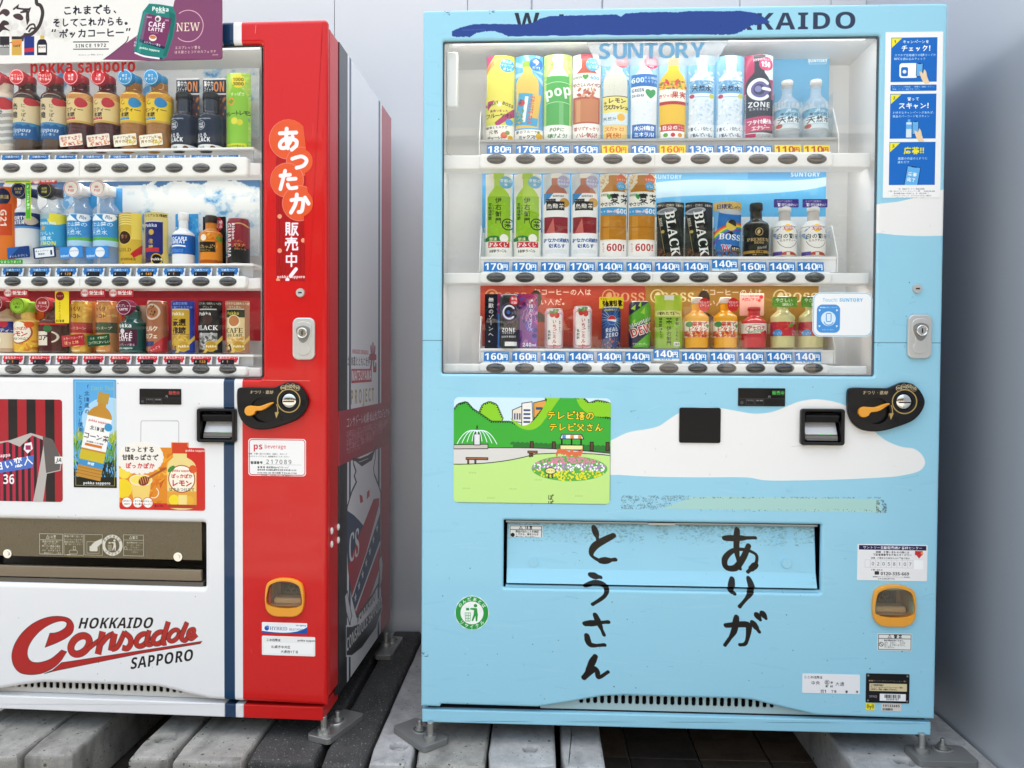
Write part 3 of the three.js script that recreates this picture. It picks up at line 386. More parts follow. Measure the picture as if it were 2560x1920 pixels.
function coinPanel(machine, fr, cx, cy) {
  const t = new THREE.Group(); t.name = 'coin_panel'; machine.add(t); const [x, y] = at(fr, cx, cy, 0.01); t.position.set(x, y, 0);
  const s = smoothPoly(COIN, THREE.Shape, 8), dial = [-0.0265, 0.001], slot = [0.0395, 0.0245];
  const h1 = new THREE.Path(); h1.absarc(...dial, 0.0345, 0, Math.PI * 2, true); const h2 = new THREE.Path(); h2.absarc(...slot, 0.0225, 0, Math.PI * 2, true); s.holes.push(h1, h2);
  const p = print(0.184, 0.124, (g, h) => {
    const k = 100 / 0.184, X = (v) => (v + 0.0945) * k, Y = (v) => (0.0725 - v) * k;
    g.fillStyle = '#17171a'; g.fillRect(0, 0, 100, h);
    T(g, JP_BACK, X(-0.0295), Y(0.0455), 5.6, { c: '#c9b68c', w: 0.12, gap: 0.96 });
    g.strokeStyle = '#b59a5c'; g.lineWidth = 1.5; g.beginPath(); g.arc(X(slot[0]), Y(slot[1]), 0.0285 * k, 0, 7); g.stroke();
    [['500', 0.0255, 0.0565], ['100', 0.0375, 0.0603], ['50', 0.05, 0.0603], ['10', 0.0615, 0.0562]].forEach(([n, a, b]) => { g.lineWidth = 0.5; g.strokeStyle = '#cdb98b'; g.fillStyle = '#17171a'; g.beginPath(); g.arc(X(a), Y(b), 3.5, 0, 7); g.fill(); g.stroke(); T(g, n, X(a), Y(b), n.length > 2 ? 4.3 : 5, { c: '#d8c79c' }); });
    g.strokeStyle = '#b59a5c'; g.lineWidth = 1.3; g.beginPath(); g.arc(X(dial[0]), Y(dial[1]), 0.038 * k, -0.4, 0.35); g.stroke(); g.fillStyle = '#b59a5c'; g.beginPath(); g.moveTo(X(0.015), Y(-0.003)); g.lineTo(X(0.008), Y(-0.02)); g.lineTo(X(0.0035), Y(-0.004)); g.fill();
    for (const [a, b] of [[0.073, 0.0245], [0.019, -0.0145]]) { g.strokeStyle = '#050506'; g.lineWidth = 1.3; g.strokeRect(X(a), Y(b), 3, 5); }
  });
  mesh('panel_body', uvXY(plate(s, 0.014, 0.014, 0.003, 2, 20), -0.0945, -0.0515, 0.184, 0.124, p), paper(p, 'gloss'), t);
  mesh('dial', [cyl(0.0342, 0.004, ...dial, 0.002, 'z', 40), plate(smoothPoly([[-0.056, 0.012], [-0.05, 0.028], [-0.03, 0.034], [-0.008, 0.028], [0.0, 0.012], [-0.018, 0.008], [-0.04, 0.008]]), 0.006, 0.009, 0.002)], blackPlastic, t);
  const lev = smoothPoly([[-0.071, -0.004], [-0.0685, 0.0065], [-0.06, 0.0115], [-0.046, 0.011], [-0.031, 0.0112], [-0.013, 0.0175], [0.0, 0.0205], [0.0025, 0.019], [-0.006, 0.0125], [-0.02, 0.003], [-0.03, -0.0005], [-0.042, -0.002], [-0.0475, -0.01], [-0.056, -0.0135], [-0.065, -0.0125]], THREE.Shape, 6);
  mesh('return_lever', plate(lev, 0.012, 0.0215, 0.002), orangePlastic, t);
  mesh('coin_slot', [new THREE.SphereGeometry(0.0205, 32, 16, 0, Math.PI * 2, 0, Math.PI / 2).rotateX(Math.PI / 2).scale(1, 1, 0.34).translate(slot[0], slot[1], 0.0085), cyl(0.0222, 0.008, ...slot, 0.0055, 'z', 32)], chrome, t);
  mesh('slot_opening', rbox(0.028, 0.0032, 0.004, 0.001, slot[0], slot[1] - 0.002, 0.0146), blackMatte, t);
  return t;
}
// framed opening with a note slot inside
function billSlot(machine, fr, x0, y0, x1, y1) {
  const q = rect(fr, x0, y0, x1, y1, 0.012), t = new THREE.Group(); t.name = 'bill_slot'; machine.add(t); t.position.set(q.x, q.y, 0);
  const w = q.w / 2, h = q.h / 2, s = roundRect(-w, -h, w, h, 0.007); s.holes.push(roundRect(-w + 0.009, -h + 0.008, w - 0.009, h - 0.007, 0.004, THREE.Path));
  mesh('slot_frame', plate(s, 0.02, 0.013, 0.0025), blackPlastic, t);
  mesh('slot_hood', new RoundedBoxGeometry(2 * w - 0.02, 0.020, 0.02, 3, 0.004).rotateX(0.35).translate(0, h - 0.022, -0.004), blackPlastic, t);
  const tray = new RoundedBoxGeometry(2 * w - 0.026, h * 1.0, 0.006, 3, 0.002).rotateX(-0.5).translate(0, -h * 0.02, -0.012);
  mesh('note_guide', tray, M('clear_grey_plastic', { color: [0.50, 0.50, 0.52], roughness: 0.2, clearcoat: 1, clearcoatRoughness: 0.06 }), t);
  mesh('note_mouth', [rbox(2 * w - 0.024, 0.011, 0.012, 0.002, 0, -h + 0.0175, -0.004), rbox(2 * w - 0.03, 0.003, 0.004, 0.001, 0, -h + 0.0125, 0.006)], M('grey_trim', { color: [0.16, 0.16, 0.165], roughness: 0.3, metalness: 0.5 }), t);
  const led = new THREE.MeshStandardMaterial({ color: 0x0a3010, emissive: new THREE.Color(0.05, 0.9, 0.15), emissiveIntensity: 0.5 }); led.name = 'green_light';
  mesh('indicator_light', [rbox(0.007, 0.0016, 0.002, 0.0006, -0.001, -h + 0.0262, 0.0005), rbox(0.009, 0.0012, 0.002, 0.0005, 0.022, -h + 0.0262, 0.0005)], led, t);
  mesh('slot_back', box(2 * w - 0.016, 2 * h - 0.014, 0.004, 0, 0, -0.045), blackMatte, t);
}
const archShape = (w, h, S = THREE.Shape) => smoothPoly([[-w, -h * 0.35], [-w * 0.98, h * 0.4], [-w * 0.86, h * 0.74], [-w * 0.45, h * 0.95], [0, h], [w * 0.45, h * 0.95], [w * 0.86, h * 0.74], [w * 0.98, h * 0.4], [w, -h * 0.35], [w * 0.9, -h * 0.72], [w * 0.6, -h * 0.96], [0, -h], [-w * 0.6, -h * 0.96], [-w * 0.9, -h * 0.72]], S, 5);
function coinReturn(machine, fr, x0, y0, x1, y1) {
  const q = rect(fr, x0, y0, x1, y1, 0.006), t = new THREE.Group(); t.name = 'coin_return'; machine.add(t); t.position.set(q.x, q.y, 0);
  const w = q.w / 2, h = q.h / 2, s = archShape(w, h);
  const win = smoothPoly([[-w * 0.91, -h * 0.42], [-w * 0.90, h * 0.36], [-w * 0.78, h * 0.66], [-w * 0.4, h * 0.85], [0, h * 0.9], [w * 0.4, h * 0.85], [w * 0.78, h * 0.66], [w * 0.90, h * 0.36], [w * 0.91, -h * 0.42]], THREE.Path, 5); s.holes.push(win);
  mesh('return_frame', plate(s, 0.02, 0.009, 0.0025), orangePlastic, t);
  mesh('return_pocket', [box(2 * w - 0.008, 0.003, 0.05, 0, -h * 0.5, -0.03), box(2 * w - 0.008, 2 * h - 0.01, 0.003, 0, 0, -0.056), box(0.003, 2 * h - 0.012, 0.05, -w + 0.006, 0, -0.03), box(0.003, 2 * h - 0.012, 0.05, w - 0.006, 0, -0.03)], M('tan_plastic', { color: [0.50, 0.41, 0.29], roughness: 0.4 }), t);
  mesh('return_cup', rbox(1.5 * w, 0.016, 0.04, 0.006, 0, -h * 0.32, -0.032), M('pale_tray', { color: [0.72, 0.64, 0.60], roughness: 0.25, clearcoat: 0.5 }), t);
  const p = print(0.054, 0.04, (g, hh) => { g.fillStyle = '#4a4438'; g.fillRect(0, 0, 100, hh); g.fillStyle = '#111'; g.fillRect(14, 20, 72, 34); g.strokeStyle = '#8d8672'; g.lineWidth = 2.5; for (const [a, b] of [[50, 34], [36, 52], [64, 52]]) { g.beginPath(); g.arc(a, b, 13, 0, 7); g.stroke(); } g.fillStyle = '#7d7460'; g.fillRect(14, 8, 72, 8); }, 1200);
  mesh('pocket_plate', uvXY(rbox(0.054, 0.04, 0.003, 0.001, 0, h * 0.22, -0.043), -0.027, h * 0.22 - 0.02, 0.054, 0.04, p), paper(p), t);
  mesh('return_flap', plate(smoothPoly([[-w * 0.9, -h * 0.4], [-w * 0.88, h * 0.36], [-w * 0.7, h * 0.7], [0, h * 0.88], [w * 0.7, h * 0.7], [w * 0.88, h * 0.36], [w * 0.9, -h * 0.4]], THREE.Shape, 5), 0.002, 0.001), amber, t);
}
function lockHandle(machine, fr, x0, y0, x1, y1) {
  const q = rect(fr, x0, y0, x1, y1, 0.004), t = new THREE.Group(); t.name = 'lock_handle'; machine.add(t); t.position.set(q.x, q.y, 0);
  const w = q.w / 2, h = q.h / 2;
  mesh('handle_plate', plate(roundRect(-w, -h, w, h, 0.016), 0.008, 0.008, 0.003), satin, t);
  const inner = smoothPoly([[0, h * 0.82], [-w * 0.62, h * 0.7], [-w * 0.72, h * 0.3], [-w * 0.5, 0], [-w * 0.42, -h * 0.25], [-w * 0.6, -h * 0.5], [-w * 0.4, -h * 0.72], [0, -h * 0.78], [w * 0.4, -h * 0.72], [w * 0.6, -h * 0.5], [w * 0.42, -h * 0.25], [w * 0.5, 0], [w * 0.72, h * 0.3], [w * 0.62, h * 0.7]], THREE.Shape, 6);
  mesh('handle_grip', plate(inner, 0.004, 0.0105, 0.0014), satin, t);
  mesh('lock_recess', plate(smoothPoly([[0, h * 0.62], [-w * 0.56, h * 0.5], [-w * 0.6, h * 0.24], [-w * 0.3, -h * 0.1], [0, -h * 0.2], [w * 0.3, -h * 0.1], [w * 0.6, h * 0.24], [w * 0.56, h * 0.5]], THREE.Shape, 6), 0.002, 0.0118, 0.0006), dullSteel, t);
  mesh('lock_cylinder', [cyl(0.0135, 0.012, 0, h * 0.26, 0.012, 'z', 32), new THREE.TorusGeometry(0.0115, 0.0022, 10, 32).translate(0, h * 0.26, 0.018)], chrome, t);
  mesh('key_slot', rbox(0.0028, 0.012, 0.002, 0.0008, 0, h * 0.26, 0.0182), blackMatte, t);
}
function keyLock(machine, fr, px, py) {
  const [x, y] = at(fr, px, py, 0), t = new THREE.Group(); t.name = 'key_lock'; machine.add(t); t.position.set(x, y, 0);
  mesh('lock_ring', [cyl(0.0118, 0.006, 0, 0, 0.002, 'z', 28, 0.0105)], satin, t); mesh('key_slot', rbox(0.009, 0.0034, 0.001, 0.0004, 0, 0, 0.0053), blackMatte, t);
}
function moneyDisplay(machine, fr, x0, y0, x1, y1, lit, other) {
  const q = rect(fr, x0, y0, x1, y1, 0.003), p = print(q.w, q.h, (g, h) => { g.fillStyle = '#1a1a1c'; g.fillRect(0, 0, 100, h); g.fillStyle = '#101012'; g.fillRect(2, 2, 96, h * 0.56); T(g, '円', 66, h * 0.48, 6, { c: '#b9b9b9', w: 0.1 }); g.strokeStyle = '#56565a'; g.lineWidth = 0.6; g.beginPath(); g.moveTo(2, h * 0.58); g.lineTo(98, h * 0.58); g.stroke(); g.strokeRect(17, h * 0.62, 17, h * 0.3); g.strokeRect(36, h * 0.62, 18, h * 0.3); T(g, 'お札中止', 25.5, h * 0.68, 4, { c: '#aaa', w: 0.1 }); T(g, '100 000', 45, h * 0.68, 4, { c: '#aaa' }); g.fillStyle = '#4a4a4c'; g.beginPath(); g.arc(8, h * 0.81, 3.6, 0, 7); g.fill(); });
  const t = mesh('money_display', uvXY(plate(roundRect(q.x0, q.y0, q.x1, q.y1, 0.002), 0.004, 0.003, 0.0008, 1, 4), q.x0, q.y0, q.w, q.h, p), paper(p, 'gloss'), machine);
  const lw = q.w * 0.27, lh = q.h * 0.27, lp = print(lw, lh, (g, h) => { g.fillStyle = '#050505'; g.fillRect(0, 0, 100, h); T(g, '販売中', 50, h / 2, 33, { c: other, w: 0.1 }); });
  const m = new THREE.MeshStandardMaterial({ color: 0x050505, emissive: 0xffffff, emissiveMap: lp.pg.t, emissiveIntensity: 0.42, roughness: 0.4 }); m.name = 'lit_characters';
  mesh('lit_sign', uvXY(box(lw, lh, 0.0006, q.x1 - lw * 0.56, q.y1 - lh * 0.95, 0.0036), q.x1 - lw * 1.06, q.y1 - lh * 1.45, lw, lh, lp), m, t);
  return t;
}
// a bar of selection buttons: white pill with dark oval lenses
function buttonBar(machine, fr, x0, x1, y0, y1, cs, cy, bw, bh, z, joints = []) {
  const q = rect(fr, x0, y0, x1, y1, z), bar = mesh('button_bar', plate(roundRect(q.x0, q.y0, q.x1, q.y1, 0.010), 0.03, z, 0.006, 3, 8), whitePlastic, machine);
  for (const j of joints) { const [x] = at(fr, j, (y0 + y1) / 2, z); mesh('bar_joint', box(0.0006, q.h - 0.012, 0.0008, x, q.y, z + 0.0002), greyMetal, bar); }
  const lens = new THREE.SphereGeometry(1, 32, 18).scale(bw / 2, bh / 2, 0.0085), rim = new THREE.TorusGeometry(1, 0.045, 8, 36).scale(bw / 2 + 0.0005, bh / 2 + 0.0005, 0.02);
  for (const cx of cs) { const [x, y] = at(fr, cx, cy, z); const b = mesh('button', rim, buttonRim, machine); b.position.set(x, y, z); mesh('button_lens', lens, buttonLens, b); }
  return bar;
}
const span = (a, b, n) => Array.from({ length: n }, (_, i) => a + (b - a) * i / (n - 1));
// slotted grille low on the door
function vent(machine, x0, x1, y0, y1, first, pitch, n, sw, sh, sy, z, mat) {
  const s = roundRect(x0, y0, x1, y1, 0.002);
  for (let i = 0; i < n; i++) s.holes.push(roundRect(first + i * pitch - sw / 2, sy - sh / 2, first + i * pitch + sw / 2, sy + sh / 2, sw / 2 - 0.0002, THREE.Path));
  mesh('vent_grille', plate(s, 0.004, z, 0.0008, 1, 6), mat, machine);
}
function anchor(machine, x, z, angle, len, wid, footAt, boltAt, h0, mat = steel) {   // a pressed plate bolted to the beam under a levelling foot; y = 0 is the beam top
  const t = new THREE.Group(); t.name = 'anchor_plate'; machine.add(t); t.position.set(x, 0, z); t.rotation.y = angle;
  const s = roundRect(-len / 2, -wid / 2, len / 2, wid / 2, 0.012), hole = new THREE.Path(); hole.absellipse(boltAt[0], boltAt[1], 0.011, 0.008, 0, Math.PI * 2, true); s.holes.push(hole);
  const top = plate(s, 0.004, 0, 0.0014, 2, 8).rotateX(-Math.PI / 2).translate(0, 0.016, 0);
  const rim = roundRect(-len / 2, -wid / 2, len / 2, wid / 2, 0.012); rim.holes.push(roundRect(-len / 2 + 0.003, -wid / 2 + 0.003, len / 2 - 0.003, wid / 2 - 0.003, 0.01, THREE.Path));
  mesh('plate_body', [top, plate(rim, 0.014, 0, 0.0006, 1, 8).rotateX(-Math.PI / 2).translate(0, 0.0145, 0), new THREE.TorusGeometry(0.017, 0.0036, 8, 24).scale(1.3, 1, 1).rotateX(Math.PI / 2).translate(boltAt[0], 0.0165, -boltAt[1])], mat, t);
  const thread = (px, pz, y0, y1, r) => { const pts = [], n = Math.round((y1 - y0) / 0.0026); for (let i = 0; i <= n * 2; i++) pts.push(new THREE.Vector2(r * (i % 2 ? 1 : 0.84), y0 + (y1 - y0) * i / (n * 2))); pts.push(new THREE.Vector2(0.0001, y1)); return new THREE.LatheGeometry(pts, 16).translate(px, 0, -pz); };
  mesh('anchor_bolt', [thread(boltAt[0], boltAt[1], 0.012, 0.043, 0.006), cyl(0.0115, 0.010, boltAt[0], 0.0245, -boltAt[1], 'y', 6), cyl(0.013, 0.002, boltAt[0], 0.019, -boltAt[1])], steel, t);
  mesh('levelling_foot', [thread(footAt[0], footAt[1], 0.014, h0, 0.0084), cyl(0.0165, 0.0115, footAt[0], 0.0225, -footAt[1], 'y', 6), cyl(0.015, 0.003, footAt[0], 0.0165, -footAt[1], 'y', 20)], steel, t);
  return t;
}
function cabinet(machine, x0, x1, y0, y1, z0, z1, mat, name = 'cabinet') {   // hollow box from z0 (front) back to z1
  const w = x1 - x0, h = y1 - y0, cx = (x0 + x1) / 2, cy = (y0 + y1) / 2, d = 0.16, zi = z0 - d;
  return mesh(name, [rbox(w, h, zi - z1, 0.006, cx, cy, (zi + z1) / 2), box(0.004, h - 0.004, d + 0.01, x0 + 0.002, cy, z0 - d / 2), box(0.004, h - 0.004, d + 0.01, x1 - 0.002, cy, z0 - d / 2), box(w - 0.009, 0.004, d + 0.01, cx, y1 - 0.004, z0 - d / 2), box(w - 0.009, 0.004, d + 0.01, cx, y0 + 0.004, z0 - d / 2)], mat, machine);
}
// the lit recess behind the display window
function recess(machine, x0, y0, x1, y1, zf, zb, mat, name = 'display_recess') {
  const t = 0.003; return mesh(name, [box(x1 - x0, y1 - y0, t, (x0 + x1) / 2, (y0 + y1) / 2, zb), box(t, y1 - y0, zf - zb, x0, (y0 + y1) / 2, (zf + zb) / 2), box(t, y1 - y0, zf - zb, x1, (y0 + y1) / 2, (zf + zb) / 2), box(x1 - x0, t, zf - zb, (x0 + x1) / 2, y0, (zf + zb) / 2), box(x1 - x0, t, zf - zb, (x0 + x1) / 2, y1, (zf + zb) / 2)], mat, machine);
}

const LAMP = 9;
// the lamps of a lit display: a glowing tube along the top front corner and one under each shelf
RectAreaLightUniformsLib.init();
const lampGlow = new THREE.MeshStandardMaterial({ color: 0xffffff, emissive: new THREE.Color(1, 0.97, 0.93), emissiveIntensity: 0.35 }); lampGlow.name = 'lit_lamp';
function displayLamp(machine, x0, x1, y, z, power, tilt) {
  const w = x1 - x0, cx = (x0 + x1) / 2, t = mesh('display_lamp', rbox(w, 0.008, 0.012, 0.003, cx, y, z), lampGlow, machine); t.castShadow = false;
  const l = new THREE.RectAreaLight(new THREE.Color(1, 0.97, 0.93), power, w, 0.012); l.name = 'display_lamp_light'; l.position.set(cx, y - 0.0055, z); l.rotation.x = -Math.PI / 2 + tilt; machine.add(l);
}

// ───────────────────────── the blue machine ─────────────────────────
const blue = thing('vending_machine', 'light blue drink machine with white clouds and brush writing on its flap', 'vending machine', BLUE, 0, 0, 0);
const skyBlue = '#98d0e6';
const blueArt = doorArt(BLUE, 0, BD - 0.004, BW, BT - BD + 0.008, 1150, (g, P, path, S, X, Y) => {
  const W = BW * S, H = (BT - BD + 0.008) * S;
  g.fillStyle = skyBlue; g.fillRect(0, 0, W, H);
  for (let i = 0; i < 500; i++) { g.fillStyle = `rgba(${rnd() < 0.5 ? '240,250,255' : '70,130,165'},0.035)`; g.beginPath(); g.ellipse(rr(0, W), rr(0, H), rr(4, 60), rr(1, 6), rr(-0.2, 0.2), 0, 7); g.fill(); }
  const white = '#efeeec';
  // clouds
  g.fillStyle = white; path([[1527, 1101], [1570, 1081], [1620, 1072], [1647, 1065], [1674, 1047], [1698, 1032], [1722, 1022], [1755, 1018], [1801, 1020], [1846, 1028], [1887, 1034], [1932, 1029], [1966, 1016], [1997, 1004], [2035, 998], [2076, 1002], [2114, 1014], [2150, 1040], [2186, 1078], [2217, 1102], [2255, 1117], [2286, 1122], [2306, 1138], [2313, 1157], [2303, 1174], [2258, 1188], [2155, 1196], [1984, 1201], [1908, 1200], [1874, 1194], [1740, 1193], [1620, 1191], [1552, 1187], [1480, 1180], [1480, 1120]], 2); g.fill();
  g.fillStyle = white; path([[2170, 512], [2200, 509], [2250, 503], [2300, 490], [2340, 478], [2400, 472], [2400, 590], [2364, 589], [2310, 590], [2250, 588], [2190, 582], [2160, 580]], 1); g.closePath(); g.fill();
  // header: words half covered by a torn strip of dark blue film
  const [wx, wy] = P(1318, 52), [kx, ky] = P(1990, 49);
  T(g, 'W', wx, wy, 0.054 * S, { c: '#232a3c', sx: 1.22 }); g.fillStyle = '#232a3c'; { const [a, b] = P(1398, 36); g.fillRect(a, b, 0.011 * S, 0.006 * S); }
  T(g, 'KKAIDO', kx, ky + 4, 0.0555 * S, { c: '#2b3550', sx: 1.32, gap: 1.05 });
  g.fillStyle = '#22408c'; g.beginPath();
  const top = [[1130, 78], [1150, 69], [1185, 60], [1240, 60], [1310, 61], [1335, 56], [1350, 47], [1372, 41], [1420, 39], [1480, 38], [1540, 36], [1552, 42], [1563, 34], [1600, 31], [1660, 30], [1690, 31], [1720, 28], [1780, 28], [1820, 28], [1850, 27], [1890, 33], [1915, 46], [1925, 56]];
  const bot = [[1905, 61], [1880, 63], [1862, 74], [1838, 86], [1780, 86], [1600, 87], [1400, 89], [1270, 91], [1255, 84], [1238, 78], [1210, 79], [1190, 83], [1175, 92], [1150, 93], [1130, 91]];
  let first = true; const jag = (pts, a) => { for (let i = 0; i + 1 < pts.length; i++) for (let k = 0; k < 12; k++) { const t = k / 12, q = P(pts[i][0] + (pts[i + 1][0] - pts[i][0]) * t, pts[i][1] + (pts[i + 1][1] - pts[i][1]) * t + rr(-a, a)); first ? g.moveTo(...q) : g.lineTo(...q); first = false; } };
  jag([...top, bot[0]], 0.7); jag([...bot, top[0]], 1.5); g.fill();
  g.strokeStyle = 'rgba(190,225,240,0.8)'; g.lineWidth = 2; path([[1270, 93], [1600, 89], [1840, 88]]); g.stroke();
  // residue of a torn strip of tape
  g.fillStyle = '#a9d3cd'; path([[1653, 1271], [1690, 1258], [1733, 1242], [1820, 1241], [1900, 1243], [2000, 1245], [2100, 1246], [2192, 1248], [2200, 1262], [2206, 1281], [2050, 1278], [1900, 1276], [1760, 1273]], 0); g.closePath(); g.fill();
  for (let i = 0; i < 2600; i++) { const q = rnd() < 0.62 ? [rr(1552, 1740), rr(1238, 1272)] : rnd() < 0.5 ? [rr(2190, 2216), rr(1249, 1281)] : [rr(1740, 2200), 1242 + (rnd() < 0.7 ? rr(0, 3) : rr(30, 36))]; if (q[0] > 1640 && q[0] < 1740 && q[1] > 1274 - (q[0] - 1640) * 0.32) continue; const f = fbm(q[0] / 12, q[1] / 12, 4); if (f < -0.05) continue; g.fillStyle = `rgba(52,64,66,${rr(0.3, 0.85)})`; const [a, b] = P(...q); g.fillRect(a, b, rr(0.6, 2.2), rr(0.6, 2.2)); }
  // brush writing
  for (const [ch, x0, y0, x1, y1] of [['と', 1452, 1312, 1560, 1420], ['う', 1444, 1428, 1538, 1518], ['さ', 1445, 1528, 1538, 1626], ['ん', 1450, 1634, 1530, 1704], ['あ', 1798, 1318, 1914, 1444], ['り', 1800, 1438, 1908, 1524], ['が', 1800, 1528, 1916, 1626]]) { const [a, b] = P(x0, y0), [c2, d] = P(x1, y1); brush(g, ch, a, b, c2 - a, d - b, 0.0155 * S, '#120e0b'); }
  // wear: scratches, chips
  for (let i = 0; i < 70; i++) { const [x, y] = [rr(0, W), rr(0, H)]; g.strokeStyle = `rgba(${rnd() < 0.6 ? '210,235,245' : '50,90,115'},${rr(0.12, 0.4)})`; g.lineWidth = rr(0.5, 1.3); g.beginPath(); g.moveTo(x, y); g.quadraticCurveTo(x + rr(-30, 30), y + rr(-8, 8), x + rr(-70, 70), y + rr(-14, 14)); g.stroke(); }
  for (let i = 0; i < 1100; i++) { const y = H * rr(0, 1), x = rr(0, W), e = rnd() < 0.35; g.fillStyle = `rgba(${e ? '66,92,104' : '235,245,250'},${rr(0.04, 0.2)})`; g.fillRect(x, y, rr(0.8, 3), rr(0.6, e ? 9 : 2)); }
  for (let i = 0; i < 16; i++) { const x = rr(0, W), y = rr(0, H); g.strokeStyle = `rgba(60,85,98,${rr(0.2, 0.5)})`; g.lineWidth = rr(0.6, 1.6); g.beginPath(); g.moveTo(x, y); for (let k = 0, X2 = x, Y2 = y; k < 5; k++) g.lineTo(X2 += rr(-3, 9), Y2 += rr(-3, 3)); g.stroke(); }
  for (let i = 0; i < 90; i++) { g.fillStyle = `rgba(30,45,55,${rr(0.3, 0.9)})`; g.beginPath(); g.arc(rr(0, W), rnd() < 0.6 ? rr(H * 0.75, H) : rr(0, H), rr(0.6, 1.9), 0, 7); g.fill(); }
  for (const [px, py] of [[1118, 30], [1062, 1633], [1230, 27]]) for (let i = 0; i < 14; i++) { const [a, b] = P(px + rr(-9, 9), py + rr(-5, 7)); g.fillStyle = `rgba(25,35,50,${rr(0.4, 0.9)})`; g.fillRect(a, b, rr(1, 6), rr(0.6, 2)); }
  for (let i = 0; i < 2600; i++) { const px = rr(1262, 2048), [a, b] = P(px, 1309 + (px - 1262) * 0.019 + rr(0, 1) ** 2.2 * 46); if (fbm(px / 40, 3.3, 1) < -0.16) continue; g.fillStyle = `rgba(${rnd() < 0.7 ? '84,106,98' : '52,62,58'},${rr(0.04, 0.2)})`; g.fillRect(a, b, rr(1, 9), rr(1, 5)); }
  g.fillStyle = 'rgba(35,70,95,0.75)'; for (const [a, b] of [[[1056, 850], [1108, 850]], [[2184, 855.5], [2366, 857]]]) { const p = P(...a), q = P(...b); g.fillRect(p[0], p[1], q[0] - p[0], 1.6); }
});
const bluePaint = M('sky_blue_paint', { map: blueArt.t, roughness: 0.4, specularIntensity: 0.25, clearcoat: 0.4, clearcoatRoughness: 0.05 });
const bluePlain = M('sky_blue_plain_paint', { color: new THREE.Color(skyBlue), roughness: 0.4, specularIntensity: 0.45, clearcoat: 0.4, clearcoatRoughness: 0.08 });
const navyPaint = M('dark_navy_paint', { color: [0.018, 0.025, 0.075], roughness: 0.45 });
const bWin = { ...rect(BLUE, 1107, 102, 2186, 941, 0) }, bFlap = rect(BLUE, 1259, 1300, 2052, 1484, 0), bRet = rect(BLUE, 2194, 1477, 2278, 1553, 0), bBill = rect(BLUE, 2010, 1028, 2106, 1108, 0);
{
  const x = (px, py) => B(px, py);
  // door outline, its foot arched over the grille
  const foot = [[1053, 1766], [1099, 1768], [1103, 1761.5], [1240, 1765.5], [1343, 1768.5], [1362, 1766], [1416, 1757.5], [1470, 1748], [1506, 1742], [1560, 1739.5], [1700, 1744], [1850, 1748], [1885, 1752], [1941, 1766], [2013, 1783], [2038, 1788.5], [2060, 1790]].map(([a, b]) => x(a, b));
  const s = new THREE.Shape(); s.moveTo(0, foot[0][1]); foot.slice(1).forEach(([a, b]) => s.lineTo(a, b)); s.lineTo(BW, BD); s.lineTo(BW, BT - 0.008); s.absarc(BW - 0.008, BT - 0.008, 0.008, 0, Math.PI / 2); s.lineTo(0.008, BT); s.absarc(0.008, BT - 0.008, 0.008, Math.PI / 2, Math.PI); s.closePath();
  s.holes.push(roundRect(bWin.x0, bWin.y0, bWin.x1, bWin.y1, 0.006, THREE.Path), roundRect(bFlap.x0, bFlap.y0, bFlap.x1, bFlap.y1, 0.004, THREE.Path), roundRect(bBill.x0, bBill.y0, bBill.x1, bBill.y1, 0.003, THREE.Path), roundRect(bRet.x0, bRet.y0, bRet.x1, bRet.y1, 0.012, THREE.Path));
  const door = mesh('door', uvXY(plate(s, 0.018, 0, 0.007, 4, 10), blueArt.x0, blueArt.y0, blueArt.w, blueArt.h), bluePaint, blue);
  mesh('door_frame', [rbox(0.036, BT - BD - 0.008, 0.052, 0.004, 0.0195, (BT + BD) / 2, -0.0445), rbox(0.036, BT - BD - 0.008, 0.052, 0.004, BW - 0.0195, (BT + BD) / 2, -0.0445), box(BW - 0.076, 0.03, 0.052, BW / 2, BT - 0.02, -0.0445)], bluePlain, blue);
  mesh('door_gasket', [box(BW - 0.02, 0.02, 0.012, BW / 2, BT - 0.03, -0.078), box(0.02, BT - BD - 0.04, 0.012, 0.02, (BT + BD) / 2, -0.078), box(0.02, BT - BD - 0.04, 0.012, BW - 0.02, (BT + BD) / 2, -0.078)], rubber, blue);
  cabinet(blue, -0.0025, BW + 0.001, 0.075, BT - 0.012, -0.084, -0.70, M('slate_blue_paint', { color: [0.07, 0.13, 0.26], roughness: 0.35 }));
  mesh('side_panel', rbox(0.002, BT - 0.1, 0.59, 0.0008, -0.0036, (BT + 0.085) / 2, -0.40), M('pale_side_panel', { color: [0.74, 0.78, 0.83], roughness: 0.4 }), blue);
  mesh('edge_trim', rbox(0.006, BT - 0.1, 0.05, 0.001, -0.0035, (BT + 0.085) / 2, -0.105), navyPaint, blue);
  // plinth
  const pf = B(1053, 1776)[1];
  mesh('plinth', [uvXY(plate(roundRect(0.002, 0.055, BW - 0.006, pf, 0.002), 0.03, -0.006, 0.003, 2), 0, 0, 9, 9)], bluePlain, blue);
  mesh('plinth_back', box(BW - 0.02, 0.05, 0.55, BW / 2, 0.082, -0.33), blackMatte, blue);
  // grille
  const v0 = B(1454, 1764), v1 = B(1937, 1764);
  vent(blue, 0.3, 1.05, 0.0905, 0.150, B(1454, 1764)[0], (v1[0] - v0[0]) / 27, 28, 0.0098, 0.0225, B(1700, 1763)[1], -0.0225, M('dusty_grille', { color: [0.42, 0.56, 0.58], roughness: 0.7 }));
  mesh('door_seal', box(BW - 0.03, 0.008, 0.05, BW / 2, 0.0855, -0.045), rubber, blue);
  // window recess, glass and its edge
  const wx0 = bWin.x0 - 0.012, wx1 = bWin.x1 + 0.012, wy0 = bWin.y0 - 0.012, wy1 = bWin.y1 + 0.012;
  recess(blue, wx0, wy0, wx1, wy1, -0.0185, -0.205, whiteMetal);
